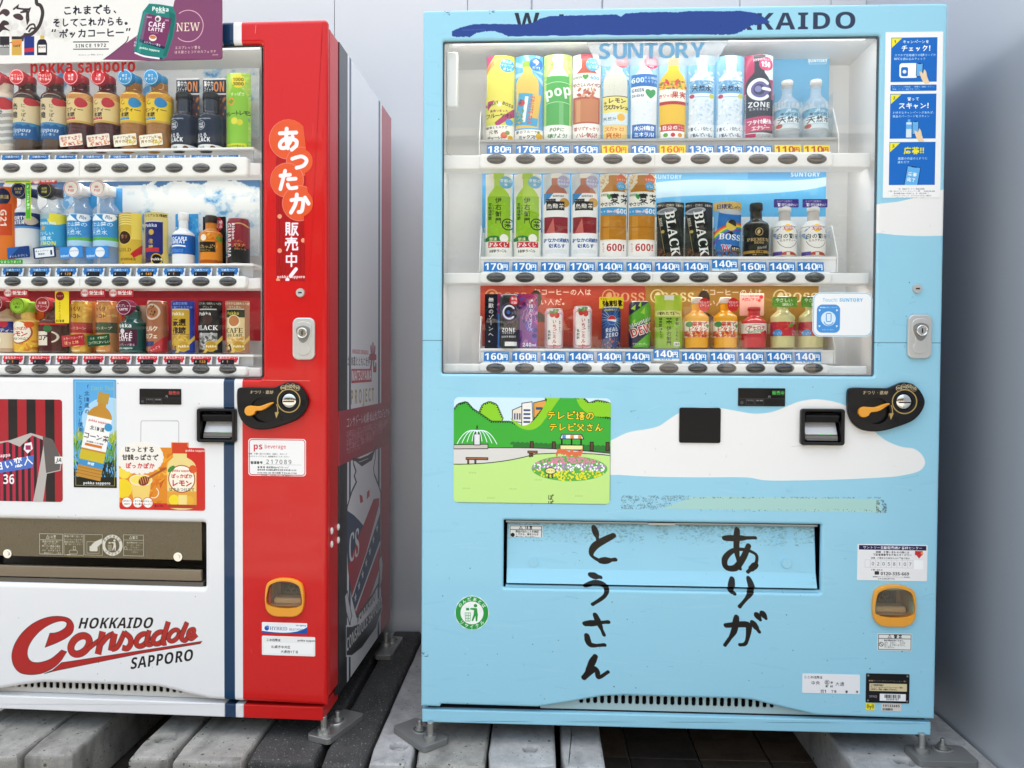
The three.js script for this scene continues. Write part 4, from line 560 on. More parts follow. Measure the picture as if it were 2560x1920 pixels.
  mesh('window_glass', box(bWin.w - 0.003, bWin.h - 0.003, 0.003, bWin.x, bWin.y, -0.011), glass, blue);
  const fr = roundRect(bWin.x0 + 0.0005, bWin.y0 + 0.0005, bWin.x1 - 0.0005, bWin.y1 - 0.0005, 0.005); fr.holes.push(roundRect(bWin.x0 + 0.003, bWin.y0 + 0.003, bWin.x1 - 0.003, bWin.y1 - 0.003, 0.004, THREE.Path));
  mesh('window_frame', plate(fr, 0.008, -0.004, 0.0008, 1), M('dark_window_trim', { color: [0.06, 0.075, 0.095], roughness: 0.4 }), blue);
  const sx = hit(BLUE, 2160, 500, 'z', -0.1).x;
  mesh('corner_strip', box(0.05, bWin.h, 0.003, sx + 0.03, bWin.y, -0.13), whiteMetal, blue);
  // service box and its cable
  const lb = rect(BLUE, 1117, 129, 1143, 266, -0.03);
  mesh('lamp_box', rbox(lb.w, lb.h, 0.03, 0.004, lb.x, lb.y, -0.045), whitePlastic, blue);
  const cab = new THREE.CatmullRomCurve3([[1112, 104], [1119, 108], [1117, 130], [1116, 260], [1118, 320], [1119, 383], [1140, 389]].map(([a, b]) => V3(...B(a, b, -0.04), -0.045)));
  mesh('cable', new THREE.TubeGeometry(cab, 60, 0.0009, 6), greyMetal, blue);
  const cab2 = new THREE.CatmullRomCurve3([[1132, 103], [1160, 109], [1180, 109], [1205, 103], [1230, 99]].map(([a, b]) => V3(...B(a, b, -0.03), -0.03)));
  mesh('cable', new THREE.TubeGeometry(cab2, 40, 0.0007, 6), greyMetal, blue);
}
for (const y of [bWin.y1 + 0.0085, B(1640, 417, -0.085)[1] + 0.007, B(1640, 710, -0.085)[1] + 0.007]) displayLamp(blue, bWin.x0 + 0.02, bWin.x1 - 0.02, y, y > bWin.y1 - 0.01 ? -0.032 : -0.097, y > bWin.y1 - 0.01 ? LAMP * 0.95 : LAMP * 0.72, y > bWin.y1 - 0.01 ? 0.55 : 0.1);
// rows of the blue machine
const bRows = [
  { rail: [388, 417], xr: [1108, 2176], bar: [1197, 2084, 383.5, 416.5], b: [1241, 2042, 397.5], lab: [362, 386], ledge: 352, labX: [1249, 2042], joint: 1637 },
  { rail: [682, 710], xr: [1109, 2173], bar: [1198, 2081, 679, 710], b: [1240, 2037, 693.5], lab: [655, 681], ledge: 643, labX: [1241, 2027], joint: 1632 },
  { rail: [909, 936], xr: [1109, 2168], bar: [1197, 2075, 906, 936], b: [1239, 2033, 920.5], lab: [880, 906], ledge: 871, labX: [1241, 2020], joint: 1627 },
];
const bPrices = [[180, 170, 160, 160, -160, 160, -160, 130, 130, 200, -110, -110], [170, 170, 170, 170, 140, 140, 140, 140, 140, 160, 140, 140], [160, 160, 140, 140, 140, 140, 140, 140, 140, 140, 140, 140]];
const whiteShelf = M('shelf_white', { color: [0.89, 0.88, 0.86], roughness: 0.42 }), shelfGrey = M('shelf_tray_grey', { color: [0.5, 0.5, 0.49], roughness: 0.5 });
const priceTags = new Map(), bXs = [[1251, 2038], [1247, 2032], [1242, 2027]];
bRows.forEach((r, i) => {
  const q = rect(BLUE, r.xr[0], r.rail[0], r.xr[1], r.rail[1], -0.035);
  mesh('shelf_rail', rbox(q.w, q.h, 0.05, 0.0035, q.x, q.y, -0.06), whiteShelf, blue);
  buttonBar(blue, BLUE, r.bar[0], r.bar[1], r.bar[2], r.bar[3], span(r.b[0], r.b[1], 12), r.b[2], 0.0455, 0.0235, -0.022, [r.joint]);
  const l = rect(BLUE, r.bar[0] + 4, r.ledge, r.bar[1] + 6, r.bar[2] + 3, -0.07);
  mesh('product_tray', [new THREE.BoxGeometry(l.w, 0.006, 0.075).translate(l.x, l.y1 - 0.003, -0.098), new THREE.BoxGeometry(l.w, l.h, 0.004).translate(l.x, l.y, -0.066)], i ? whiteShelf : shelfGrey, blue);
  const side = poly([[-0.060, l.y0], [-0.060, l.y1 + 0.004], [-0.10, l.y1 + 0.085], [-0.14, l.y1 + 0.085], [-0.14, l.y0]].map(([z, y]) => [-z, y]));
  for (const e of [l.x0 - 0.003, l.x1 + 0.001]) mesh('tray_end', plate(side, 0.0025, 0).rotateY(Math.PI / 2).translate(e + 0.0025, 0, 0), whitePlastic, blue);
  const dh = i ? 0.075 : 0.11, dg = rbox(0.0012, dh, 0.034, 0.0004); for (const cx of span(bXs[i][0] - 35.5, bXs[i][1] + 35.5, 13)) { const d = mesh('divider', dg, clearPlastic, blue); d.position.set(at(BLUE, cx, r.ledge, -0.08)[0], l.y1 + dh / 2, -0.079); }
  span(r.labX[0], r.labX[1], 12).forEach((cx, k) => {
    const price = bPrices[i][k], up = (i === 1 && k === 8) || (i === 2 && k === 6) ? -7 : 0, hot = price < 0, strong = k > 9, key = price + (hot && strong ? 's' : '');
    const w = 0.064, h = 0.029, half = cx + 0;
    if (!priceTags.has(key)) priceTags.set(key, print(w, h, (g, H) => {
      g.fillStyle = hot ? '#f4dc3c' : '#2e7cc4'; g.fillRect(0, 0, 100, H); g.fillStyle = hot ? '#f7e98a' : '#9cd0f2'; g.fillRect(0, H - 9, 100, 3); g.fillStyle = '#f4f4f2'; g.fillRect(0, H - 6, 100, 6);
      T(g, String(Math.abs(price)), 39, H * 0.40, 37, { c: hot ? (strong ? '#b23413' : '#d4682c') : '#fff', b: hot ? '#f4dc3c' : '#2b73bb', bw: 0.1, sx: 1.16 }); T(g, '円', 84, H * 0.45, 26, { c: hot ? (strong ? '#b23413' : '#d4682c') : '#fff', w: 0.15 });
      g.strokeStyle = g.fillStyle = hot ? '#d4682c' : '#dff'; g.lineWidth = 1; g.beginPath(); g.moveTo(68, 4); g.lineTo(97, 4); g.stroke(); T(g, 'COLD', 50, H - 6, 10, { c: '#2b73bb', sx: 1.5, gap: 1.2 });
    }));
    const p = priceTags.get(key), [x, yt] = at(BLUE, half, r.lab[0] + up, -0.05), tilt = -0.18;
    const g2 = uvXY(box(w, h, 0.0012, 0, 0, 0), -w / 2, -h / 2, w, h, p); g2.rotateX(tilt);
    const m = mesh('price_label', g2, paper(p, 'paper'), blue); m.position.set(x, yt - h / 2, -0.05);
  });
});
{ // boards behind the drinks
  const board = (name, x0, y0, x1, y1, z, draw) => sticker(blue, BLUE, name, x0, y0, x1, y1, z, draw, { t: 0.0015, r: 0.001, res: 900 });
  board('backing_board', 1925, 140, 2070, 352, -0.16, (g, h) => { g.fillStyle = '#6fb2dc'; g.fillRect(0, 0, 100, h * 0.62); g.fillStyle = '#d9e9f2'; g.fillRect(0, h * 0.62, 100, h); for (let i = 0; i < 40; i++) { g.fillStyle = 'rgba(217,233,242,0.8)'; g.fillRect(i * 2.5, h * 0.62 - rr(0, 12), 2.5, 13); } g.strokeStyle = '#fff'; g.lineWidth = 0.6; g.strokeRect(66, 5, 28, 10); T(g, 'SUNTORY', 80, 10, 7, { c: '#fff' }); });
  board('backing_board', 1206, 432, 1630, 640, -0.155, (g, h) => { g.fillStyle = '#4d9fd6'; g.fillRect(0, 0, 100, h * 0.72); g.fillStyle = '#cddde6'; g.fillRect(0, h * 0.72, 100, h); });
  board('backing_board', 1632, 424, 2062, 640, -0.155, (g, h) => { g.fillStyle = '#63b1e0'; g.fillRect(0, 0, 100, h * 0.6); g.fillStyle = '#4d9fd6'; g.fillRect(55, 0, 45, 6); g.fillStyle = '#b9d6e6'; g.beginPath(); g.moveTo(0, h * 0.16); g.bezierCurveTo(30, h * 0.06, 70, h * 0.2, 100, h * 0.1); g.lineTo(100, h * 0.2); g.bezierCurveTo(70, h * 0.34, 30, h * 0.26, 0, h * 0.34); g.fill(); g.fillStyle = '#e6eef2'; g.fillRect(0, h * 0.55, 100, h); T(g, 'SUNTORY', 9, 4.5, 3.4, { c: '#b9dcf2' }); T(g, 'SUNTORY', 88, 3.4, 3.6, { c: '#d0e6f4' }); });
  const boss = (bg, c) => (g, h) => {
    g.fillStyle = bg; g.fillRect(0, 0, 100, h);
    for (const x of [20, 91]) { g.strokeStyle = c; g.lineWidth = 0.7; g.beginPath(); g.arc(x - 13, 6.4, 3.8, 0, 7); g.stroke(); g.fillStyle = c; g.beginPath(); g.ellipse(x - 13, 6.4, 1.8, 2.5, 0.3, 0, 7); g.fill(); T(g, 'BOSS', x - 1.2, 7, 7.4, { c, f: 'serif' }); }
    T(g, '缶コーヒーの人は', 50, 4, 4.4, { c: '#f0e2cf', w: 0.1 }); T(g, 'いい人だ。', 43, 10, 4.4, { c: '#f0e2cf', w: 0.1 });
    g.fillStyle = '#3a2c22'; g.beginPath(); g.ellipse(34, 8, 3.4, 5.2, 0, 0, 7); g.fill(); g.beginPath(); g.moveTo(26, 22); g.quadraticCurveTo(34, 9, 42, 22); g.fill();
  };
  board('backing_board', 1201, 714, 1612, 868, -0.155, boss('#a9402f', '#cf9a6a')); board('backing_board', 1614, 714, 2044, 868, -0.155, boss('#9c7434', '#dccb98'));
}
{ // flap over the delivery tray
  const a = B(1267, 1307), b = B(2046, 1322), c = B(1262, 1456), d = B(2050, 1473);
  const yt = (a[1] + b[1]) / 2, yb = (c[1] + d[1]) / 2, mid = yb + 0.034, x0 = a[0], x1 = b[0];
  const prof = [[-0.026, yt], [-0.013, mid], [-0.001, yb], [-0.006, yb], [-0.019, mid], [-0.032, yt]];
  const g = plate(poly(prof.map(([z, y]) => [-z, y])), x1 - x0, 0, 0.0012, 1).rotateY(Math.PI / 2).translate(x1, 0, 0);
  const flap = mesh('flap', uvXY(g, blueArt.x0, blueArt.y0, blueArt.w, blueArt.h), bluePaint, blue);
  const lip = rect(BLUE, 1264, 1466, 2050, 1487, -0.012);
  mesh('flap_lip', uvXY(rbox(lip.w, 0.0115, 0.012, 0.002, lip.x, lip.y + 0.0035, -0.014), blueArt.x0, blueArt.y0, blueArt.w, blueArt.h), bluePaint, blue);
  mesh('flap_hinge', [cyl(0.004, bFlap.w - 0.01, bFlap.x, bFlap.y1 - 0.006, -0.018, 'x', 12), rbox(0.066, 0.006, 0.006, 0.001, B(1656, 1312)[0], B(1656, 1312)[1], -0.010)], steel, blue);
  for (const [px, py] of [[1333, 1409], [1971, 1412]]) mesh('flap_stud', cyl(0.0105, 0.004, B(px, py)[0], B(px, py)[1], -0.0145, 'z', 24, 0.012), bluePlain, blue);
  mesh('delivery_tray', [box(bFlap.w + 0.02, 0.004, 0.13, bFlap.x, bFlap.y0 - 0.006, -0.14), box(bFlap.w + 0.02, bFlap.h + 0.02, 0.004, bFlap.x, bFlap.y, -0.2), box(0.004, bFlap.h, 0.13, bFlap.x0 - 0.005, bFlap.y, -0.14), box(0.004, bFlap.h, 0.13, bFlap.x1 + 0.005, bFlap.y, -0.14), box(bFlap.w + 0.02, 0.004, 0.13, bFlap.x, bFlap.y1 + 0.006, -0.14)], blackMatte, blue);
}
coinPanel(blue, BLUE, 2217, 1029); billSlot(blue, BLUE, 2004, 1022, 2112, 1114); coinReturn(blue, BLUE, 2183, 1461, 2289, 1568); lockHandle(blue, BLUE, 2269, 786, 2328, 897); keyLock(blue, BLUE, 2292, 722);
moneyDisplay(blue, BLUE, 1846, 970, 1963, 1016, true, '#35e045');
{ const q = rect(BLUE, 1699, 1019, 1801.5, 1108, 0.004); mesh('cover_plate', plate(roundRect(q.x0, q.y0, q.x1, q.y1, 0.005), 0.006, 0.004, 0.0015), M('charcoal_plate', { color: [0.011, 0.011, 0.012], roughness: 0.3, specularIntensity: 0.3 }), blue); }
for (const [px, py] of [[1974, 1222]]) mesh('blank_plug', cyl(0.006, 0.002, ...B(px, py), 0.0008, 'z', 24), bluePlain, blue);
// printed signs on the blue machine
const RECYCLE = (c1, bg, fg, text1, text2) => (g, h) => {
  g.fillStyle = bg; g.fillRect(0, 0, 100, h); g.strokeStyle = c1; g.lineWidth = 14; g.beginPath(); g.arc(50, h / 2, 40, 0, 7); g.stroke(); g.save(); g.translate(50, h / 2);
  [...text1].forEach((ch, i, a) => { g.save(); g.rotate((i - (a.length - 1) / 2) * 0.40); T(g, ch, 0, -40, 13, { c: fg, w: 0.12 }); g.restore(); }); [...text2].forEach((ch, i, a) => { g.save(); g.rotate(-(i - (a.length - 1) / 2) * 0.40); T(g, ch, 0, 40, 13, { c: fg, w: 0.12 }); g.restore(); });
  g.fillStyle = g.strokeStyle = c1; g.beginPath(); g.arc(10, -21, 5, 0, 7); g.fill(); g.beginPath(); g.moveTo(-4, -14); g.lineTo(14, -14); g.lineTo(17, 5); g.lineTo(15, 24); g.lineTo(11, 24); g.lineTo(10, 8); g.lineTo(3, 24); g.lineTo(-1, 22); g.lineTo(5, 4); g.lineTo(6, -8); g.lineTo(-6, -10); g.fill(); g.fillRect(-17, -14, 9, 7);
  g.lineWidth = 1.2; for (let i = 0; i < 4; i++) { g.beginPath(); g.moveTo(-20 + i * 5.4, 0); g.lineTo(-18 + i * 4.2, 25); g.stroke(); } for (let i = 0; i < 4; i++) { g.beginPath(); g.moveTo(-20 + i * 0.6, i * 8); g.lineTo(-3.6 - i * 0.4, i * 8); g.stroke(); } g.restore();
};
const circle = (q) => { const s = new THREE.Shape(); s.absarc(q.x, q.y, q.w / 2, 0, Math.PI * 2); return s; };
sticker(blue, BLUE, 'recycling_sticker', 1137, 1489, 1223, 1575, 0, RECYCLE('#2f9a45', '#f4f5f2', '#f4f5f2', 'のんだあとは', 'リサイクル'), { shape: circle, label: 'round green and white recycling sticker' });
sticker(blue, BLUE, 'poster', 1135, 993, 1525, 1261, 0, (g, h) => {   // the park scene; its mascots are left out
  const f = (c) => { g.fillStyle = c; g.fill(); g.stroke(); }; g.strokeStyle = '#111'; g.lineWidth = 0.45; g.lineJoin = 'round';
  g.fillStyle = '#d3ecf7'; g.fillRect(0, 0, 100, h);
  const blob = (pts, c) => { g.beginPath(); for (let i = 0; i + 1 < pts.length; i++) { const [a, b] = pts[i], [x, y] = pts[i + 1], n = Math.ceil(Math.hypot(x - a, y - b) / 1.7); for (let k = 0; k < n; k++) { const t = (k + 0.5) / n; g.arc(a + (x - a) * t, b + (y - b) * t, 0.95, Math.atan2(y - b, x - a) + Math.PI, Math.atan2(y - b, x - a), false); } } g.lineTo(pts[pts.length - 1][0], 33); g.lineTo(pts[0][0], 33); g.closePath(); f(c); };
  blob([[58, 6], [60, -2], [72, -3], [82, 0], [86, 4], [91, 2], [97, 3], [104, 6]], '#8fd02f');
  blob([[16, 12], [19, 5], [23, 3.4], [27, 5], [31, 14]], '#8fd02f');
  g.beginPath(); g.moveTo(37.5, 8); g.lineTo(43.5, 5.4); g.lineTo(43.5, 16); g.lineTo(37.5, 15); g.closePath(); f('#e9dfcf'); g.beginPath(); g.moveTo(43.5, 3.6); g.lineTo(50, 2.6); g.lineTo(51, 20); g.lineTo(43.5, 19); g.closePath(); f('#f1eee6'); g.beginPath(); g.moveTo(51, 3.2); g.lineTo(59, 1.4); g.lineTo(59, 14); g.lineTo(51.4, 17); g.closePath(); f('#e6a654'); g.fillStyle = '#3b4f78'; for (let i = 0; i < 4; i++) g.fillRect(44.6, 7.4 + i * 2.5, 4.3, 1.2); for (let i = 0; i < 3; i++) g.fillRect(38.6 + i * 1.6, 10, 0.9, 4); g.fillRect(52.4, 6, 4, 1.6);
  blob([[-4, 12], [0, 9], [3, 5], [8, 3.6], [12, 8], [16, 10.5], [24, 16], [36, 16], [45, 19.5], [49, 18], [56, 9], [62, 2], [75, -2], [84, 6], [92, 12], [104, 14]], '#3fae3a');
  g.fillStyle = '#8fd02f'; g.beginPath(); g.moveTo(36, 13); g.bezierCurveTo(42, 22, 52, 24, 58, 14); g.bezierCurveTo(64, 6, 66, 2, 68, 0); g.lineTo(60, 0); g.bezierCurveTo(56, 10, 50, 18, 44, 18); g.closePath(); g.fill(); g.beginPath(); g.moveTo(78, 0); g.bezierCurveTo(80, 9, 90, 14, 100, 11); g.lineTo(100, 3); g.lineTo(84, 3); g.closePath(); g.fill();
  g.fillStyle = '#2c7a32'; g.beginPath(); g.moveTo(38, 30); for (let x = 38; x <= 101; x += 3) g.arc(x, 30 + (x - 38) * 0.03, 1.9, Math.PI, 0); g.lineTo(101, 35); g.lineTo(38, 33); g.fill(); for (const x of [63, 87, 97, 49]) { g.beginPath(); g.rect(x, 28, 2, 5.4); f('#5b4631'); }
  g.beginPath(); g.moveTo(0, 32.5); g.lineTo(40, 32); g.bezierCurveTo(60, 32, 80, 33, 100, 35); g.lineTo(100, h); g.lineTo(0, h); f('#dcd9d4'); g.beginPath(); g.moveTo(0, 30.5); g.lineTo(22, 30); g.lineTo(22, 32.8); g.lineTo(0, 33.2); g.closePath(); f('#c9c3b8');
  g.beginPath(); g.moveTo(0, 43); g.bezierCurveTo(18, 43, 36, 41, 52, 36); g.bezierCurveTo(70, 34.6, 88, 35, 100, 36.4); g.lineTo(100, h); g.lineTo(0, h); f('#c4e98b');
  for (const [bx, by, bw] of [[8, 38.6, 14], [47.5, 34, 6]]) { g.beginPath(); g.rect(bx, by, bw, 1.3); f('#a56a48'); g.beginPath(); g.rect(bx + 1, by + 1.3, 0.8, 2.4); g.rect(bx + bw * 0.4, by + 1.3, 0.8, 2.2); f('#a56a48'); }
  g.beginPath(); g.rect(13, 23.5, 4, 7); f('#e4e4e6'); g.beginPath(); g.moveTo(14, 23.5); g.lineTo(15, 18); g.lineTo(16, 23.5); f('#b9b9bd'); g.strokeStyle = '#eafaff'; g.lineWidth = 0.5; for (let k = -4; k <= 4; k++) { g.beginPath(); g.moveTo(15, 22); g.quadraticCurveTo(15 + k * 1.8, 18.5, 15 + k * 3.2, 30 - (4 - Math.abs(k)) * 0.6); g.stroke(); } g.strokeStyle = '#111'; g.lineWidth = 0.45;
  g.beginPath(); g.rect(68, 30, 14.5, 3); f('#f0e9a8'); g.beginPath(); g.rect(68.8, 26, 0.5, 4); g.rect(81, 26, 0.5, 4); g.rect(75, 26, 0.5, 4); f('#333'); g.beginPath(); g.moveTo(68, 26); g.lineTo(69, 23.2); g.lineTo(81.4, 23.2); g.lineTo(83, 26); g.closePath(); f('#f5f5f5'); ['#4f8fd0', '#f5f5f5', '#e0913c', '#f5f5f5', '#e0913c'].forEach((c, i) => { g.fillStyle = c; g.fillRect(69.4 + i * 2.5, 23.6, 2.2, 2.2); });
  g.fillStyle = '#5cae4d'; g.beginPath(); g.ellipse(74, 45, 24, 8, 0, 0, 7); g.fill();
  for (let i = 0; i < 520; i++) { const a = rr(0, 6.28), q = Math.sqrt(rnd()), x = 74 + 23.5 * q * Math.cos(a), y = 45 + 7.6 * q * Math.sin(a), k = (y - 37.5) / 15; g.fillStyle = k < 0.28 ? '#e08aa8' : k < 0.58 ? (rnd() < 0.5 ? '#fff' : '#b98cc4') : rnd() < 0.8 ? '#f2e431' : '#6cbb3a'; g.beginPath(); g.arc(x, y, 0.55, 0, 7); g.fill(); }
  for (let i = 0; i < 26; i++) { g.fillStyle = '#e2714a'; g.beginPath(); g.ellipse(66 + i * 0.63, 36 - rr(0, 2.2), 0.6, 1.7, 0, 0, 7); g.fill(); }
  g.beginPath(); g.ellipse(62, 46.6, 3.4, 2, 0, 0, 7); f('#f2f0a0'); g.beginPath(); g.rect(60.6, 48.4, 0.6, 2.6); g.rect(63, 48.4, 0.6, 2.6); f('#f2f0a0'); T(g, 'はなぞの', 62, 46.6, 1.5, { c: '#c88a3c', w: 0.1 });
  T(g, 'テレビ塔の', 74.5, 11.2, 6.1, { c: '#ffe03a', w: 0.12, b: '#3a3208', bw: 0.1 }); T(g, 'テレビ父さん', 78, 18.6, 5.8, { c: '#ffe03a', w: 0.12, b: '#3a3208', bw: 0.1 });
  T(g, 'ぽ', 62.2, 63.5, 4, { c: '#111', w: 0.09 }); T(g, 'ぽ', 62.2, 67.3, 4, { c: '#111', w: 0.09 });
  g.strokeStyle = '#8fb56a'; g.lineWidth = 0.25; for (const [x, y] of [[10, 48], [6, 58], [22, 64], [52, 52], [78, 62], [36, 58]]) for (let k = 0; k < 5; k++) { g.beginPath(); g.moveTo(x + k, y + 0.8); g.lineTo(x + k + 0.3, y); g.stroke(); }
}, { r: 0.012, kind: 'gloss', t: 0.0012, label: 'park scene poster with trees, fountain and flower bed' });
sticker(blue, BLUE, 'campaign_poster', 2214, 81, 2350, 494, 0, (g, h) => {
  g.fillStyle = '#f4f4f3'; g.fillRect(0, 0, 100, h); const bl = '#1f6cc4';
  const panel = (y0, y1, n) => { g.fillStyle = bl; g.fillRect(10, y0, 80, y1 - y0); g.fillStyle = '#f3e62c'; g.beginPath(); g.moveTo(11, y0 + 1); g.lineTo(29, y0 + 1); g.lineTo(11, y0 + 18); g.fill(); T(g, n, 17, y0 + 7, 7, { c: '#345' }); };
  const phone = (x, y, w, hh, rot) => { g.save(); g.translate(x, y); g.rotate(rot); g.fillStyle = '#12305f'; g.beginPath(); g.roundRect(-w / 2, -hh / 2, w, hh, 2); g.fill(); g.fillStyle = '#69b4ee'; g.fillRect(-w / 2 + 1, -hh / 2 + 1, w - 2, hh - 2); g.fillStyle = '#12305f'; g.fillRect(-w / 5, -hh / 2, w / 2.5, 1.8); g.restore(); };
  const hand = (x, y) => { g.fillStyle = '#efd3ab'; g.beginPath(); g.moveTo(x, y - 8); g.quadraticCurveTo(x + 5, y - 8, x + 6, y - 4); g.lineTo(x + 8, y - 12); g.quadraticCurveTo(x + 12, y - 10, x + 13, y); g.lineTo(x + 18, y + 13); g.lineTo(x + 10, y + 14); g.quadraticCurveTo(x + 2, y + 6, x, y - 8); g.fill(); };
  panel(10, 88, '1'); T(g, 'キャンペーンを', 53, 17.5, 6.6, { c: '#fff', w: 0.12 }); T(g, 'チェック!', 53, 29, 12, { c: '#fff', w: 0.14 }); T(g, 'スマホで自販機下のQRコードか', 52, 41, 5, { c: '#cfe3f7', w: 0.11 }); T(g, 'NFCを読み込みチェック', 43, 47.5, 5, { c: '#cfe3f7', w: 0.11 });
  g.fillStyle = '#fff'; g.beginPath(); g.roundRect(25, 55, 32, 26, 5); g.fill(); g.fillStyle = bl; g.beginPath(); g.roundRect(28, 62, 12, 16, 3); g.fill(); g.fillStyle = '#eef'; g.beginPath(); g.arc(34, 70, 3.4, 0, 7); g.fill(); phone(60, 67, 12, 24, 0.02); hand(60, 78);
  g.fillStyle = bl; g.beginPath(); g.roundRect(10, 93, 80, 11, 2); g.fill(); T(g, 'キャンペーンの実施店舗・期間をご確認ください。', 50, 96.6, 3.3, { c: '#cfe3f7', w: 0.1 }); T(g, '実施していない場合があります。', 38, 100.8, 3.3, { c: '#cfe3f7', w: 0.1 });
  panel(109, 188, '2'); T(g, '買って', 50, 118, 7, { c: '#fff', w: 0.12 }); T(g, 'スキャン!', 51, 130, 12.4, { c: '#fff', w: 0.14 }); T(g, 'お好きなキャンペーンがあれば、', 52, 142, 5, { c: '#cfe3f7', w: 0.11 }); T(g, '商品のバーコードをスキャン', 47, 148.5, 5, { c: '#cfe3f7', w: 0.11 }); g.fillStyle = '#dceaf4'; g.fillRect(38.5, 159, 9.5, 27); g.fillStyle = '#69b4ee'; g.fillRect(38.5, 163, 9.5, 8); g.fillRect(41, 154, 4.6, 5); phone(54.5, 169, 12, 24, 0); hand(53, 182);
  panel(194, 270, '3'); T(g, '応募!!', 53, 209, 14, { c: '#f3e62c', w: 0.15 }); T(g, '画面の内容のとおりに', 51, 223, 5.2, { c: '#cfe3f7', w: 0.11 }); T(g, '進むだけ', 35, 229.5, 5.2, { c: '#cfe3f7', w: 0.11 }); g.save(); g.beginPath(); g.rect(10, 194, 80, 76); g.clip(); phone(50, 260, 24, 46, 0.16); T(g, '応募', 51, 251, 8, { c: '#fff', w: 0.12, rot: 0.16 }); T(g, '完了', 49, 261, 8, { c: '#fff', w: 0.12, rot: 0.16 }); g.restore();
  for (let i = 0; i < 7; i++) T(g, ['対象商品はサントリー商品全商品', 'お問い合わせ サントリーキャンペーン事務局 0120-316-366', '受付時間 9:00〜17:30（土・日・祝日を除く）', 'システムメンテナンス等でアクセスできない場合が', 'ございます。あらかじめご了承ください。', 'QRコードは株式会社の登録商標です。', 'サービス内容は予告なく変わります。'][i], 50, 277 + i * 4, 3, { c: '#667', w: 0.09 });
}, { r: 0.001, label: 'tall white campaign poster with three blue panels' });
sticker(blue, BLUE, 'service_sticker', 2144, 1360, 2317, 1453, 0, (g, h) => {
  g.fillStyle = '#f0eeee'; g.fillRect(0, 0, 100, h); g.fillStyle = '#2b2550'; g.fillRect(2, 1.5, 96, 6.6); T(g, 'サントリー自動販売機お客様センター', 50, 4.8, 5.2, { c: '#fff', w: 0.11, gap: 0.96 });
  T(g, '故障・お問い合わせの際には', 50, 11.4, 3.7, { c: '#222', w: 0.1 }); T(g, '下記管理番号をお知らせください', 50, 15.2, 3.7, { c: '#222', w: 0.1 }); T(g, '故障・お問合せはQRまたはお電話で受付', 47, 20.2, 3, { c: '#444', w: 0.09 });
  g.strokeStyle = '#c6c4cc'; g.lineWidth = 0.4; [...' 02058107'].forEach((d, i) => { const x = 11 + i * 7.6; g.strokeRect(x, 23, 7.6, 11); T(g, d, x + 3.8, 28.6, 7, { c: '#444', bold: false }); }); g.fillStyle = '#fafafa'; g.fillRect(81, 22.6, 13, 13);
  g.fillStyle = '#c8323a'; g.fillRect(82, 9, 11, 6); g.beginPath(); g.moveTo(84, 15); g.lineTo(92, 15); g.lineTo(88, 20); g.fill(); g.fillStyle = '#e7a33c'; g.beginPath(); g.arc(92, 12, 1.8, 0, 7); g.fill();
  T(g, 'お問い合わせ', 28, 37.6, 2.8, { c: '#444', w: 0.09 }); T(g, '0120-335-669', 54, 42.6, 6.4, { c: '#222' }); g.fillStyle = '#333'; g.beginPath(); g.roundRect(25, 39.5, 6.4, 5, 1); g.fill(); T(g, '管理者名 サントリービバレッジソリューション株式会社', 49, 47.6, 2.1, { c: '#444', w: 0.09 }); T(g, '住 所 北海道札幌市中央区', 42, 50.4, 2.1, { c: '#444', w: 0.09 });
}, { label: 'white service sticker with a purple heading and number boxes' });
const WARN = (title, lines, dot) => (g, h) => { g.fillStyle = '#e8e8e4'; g.fillRect(0, 0, 100, h); g.strokeStyle = '#3a3a3a'; g.lineWidth = 1.6; g.strokeRect(3, 3, 94, h - 6); g.beginPath(); g.moveTo(3, h * 0.3); g.lineTo(97, h * 0.3); g.stroke(); T(g, title, 60, h * 0.165, h * 0.22, { c: '#222', w: 0.14, gap: 1.2 }); g.lineWidth = 1; g.beginPath(); g.moveTo(30, h * 0.25); g.lineTo(35, h * 0.07); g.lineTo(40, h * 0.25); g.closePath(); g.stroke(); T(g, '!', 35, h * 0.18, 7, { c: '#333' }); lines.forEach((l, i) => T(g, l, 19, h * (0.39 + i * 0.53 / lines.length) + 1, Math.min(h * 0.5 / lines.length, 9), { c: '#333', w: 0.1, a: -1, gap: 0.88 })); g.lineWidth = 1.6; g.beginPath(); g.arc(11, h * 0.64, 6, 0, 7); if (dot) { g.fillStyle = '#222'; g.fill(); } else { g.stroke(); g.beginPath(); g.moveTo(7, h * 0.64 - 4); g.lineTo(15, h * 0.64 + 4); g.stroke(); } };
sticker(blue, BLUE, 'warning_sticker', 2194, 1583, 2279, 1627, 0, WARN('警告', ['転倒事故を防ぐために、', '上に乗らない、揺さぶら', 'ない、傾けないようにし', 'てください。']), { label: 'small white warning sticker below the coin return' });
{ sticker(blue, BLUE, 'caution_sticker', 1273, 1312, 1356, 1352, -0.0225, WARN('注意', ['商品が出たことを確認', 'してから、扉をひらき', '取り出してください。'], true), { label: 'small white caution sticker on the flap' }); }
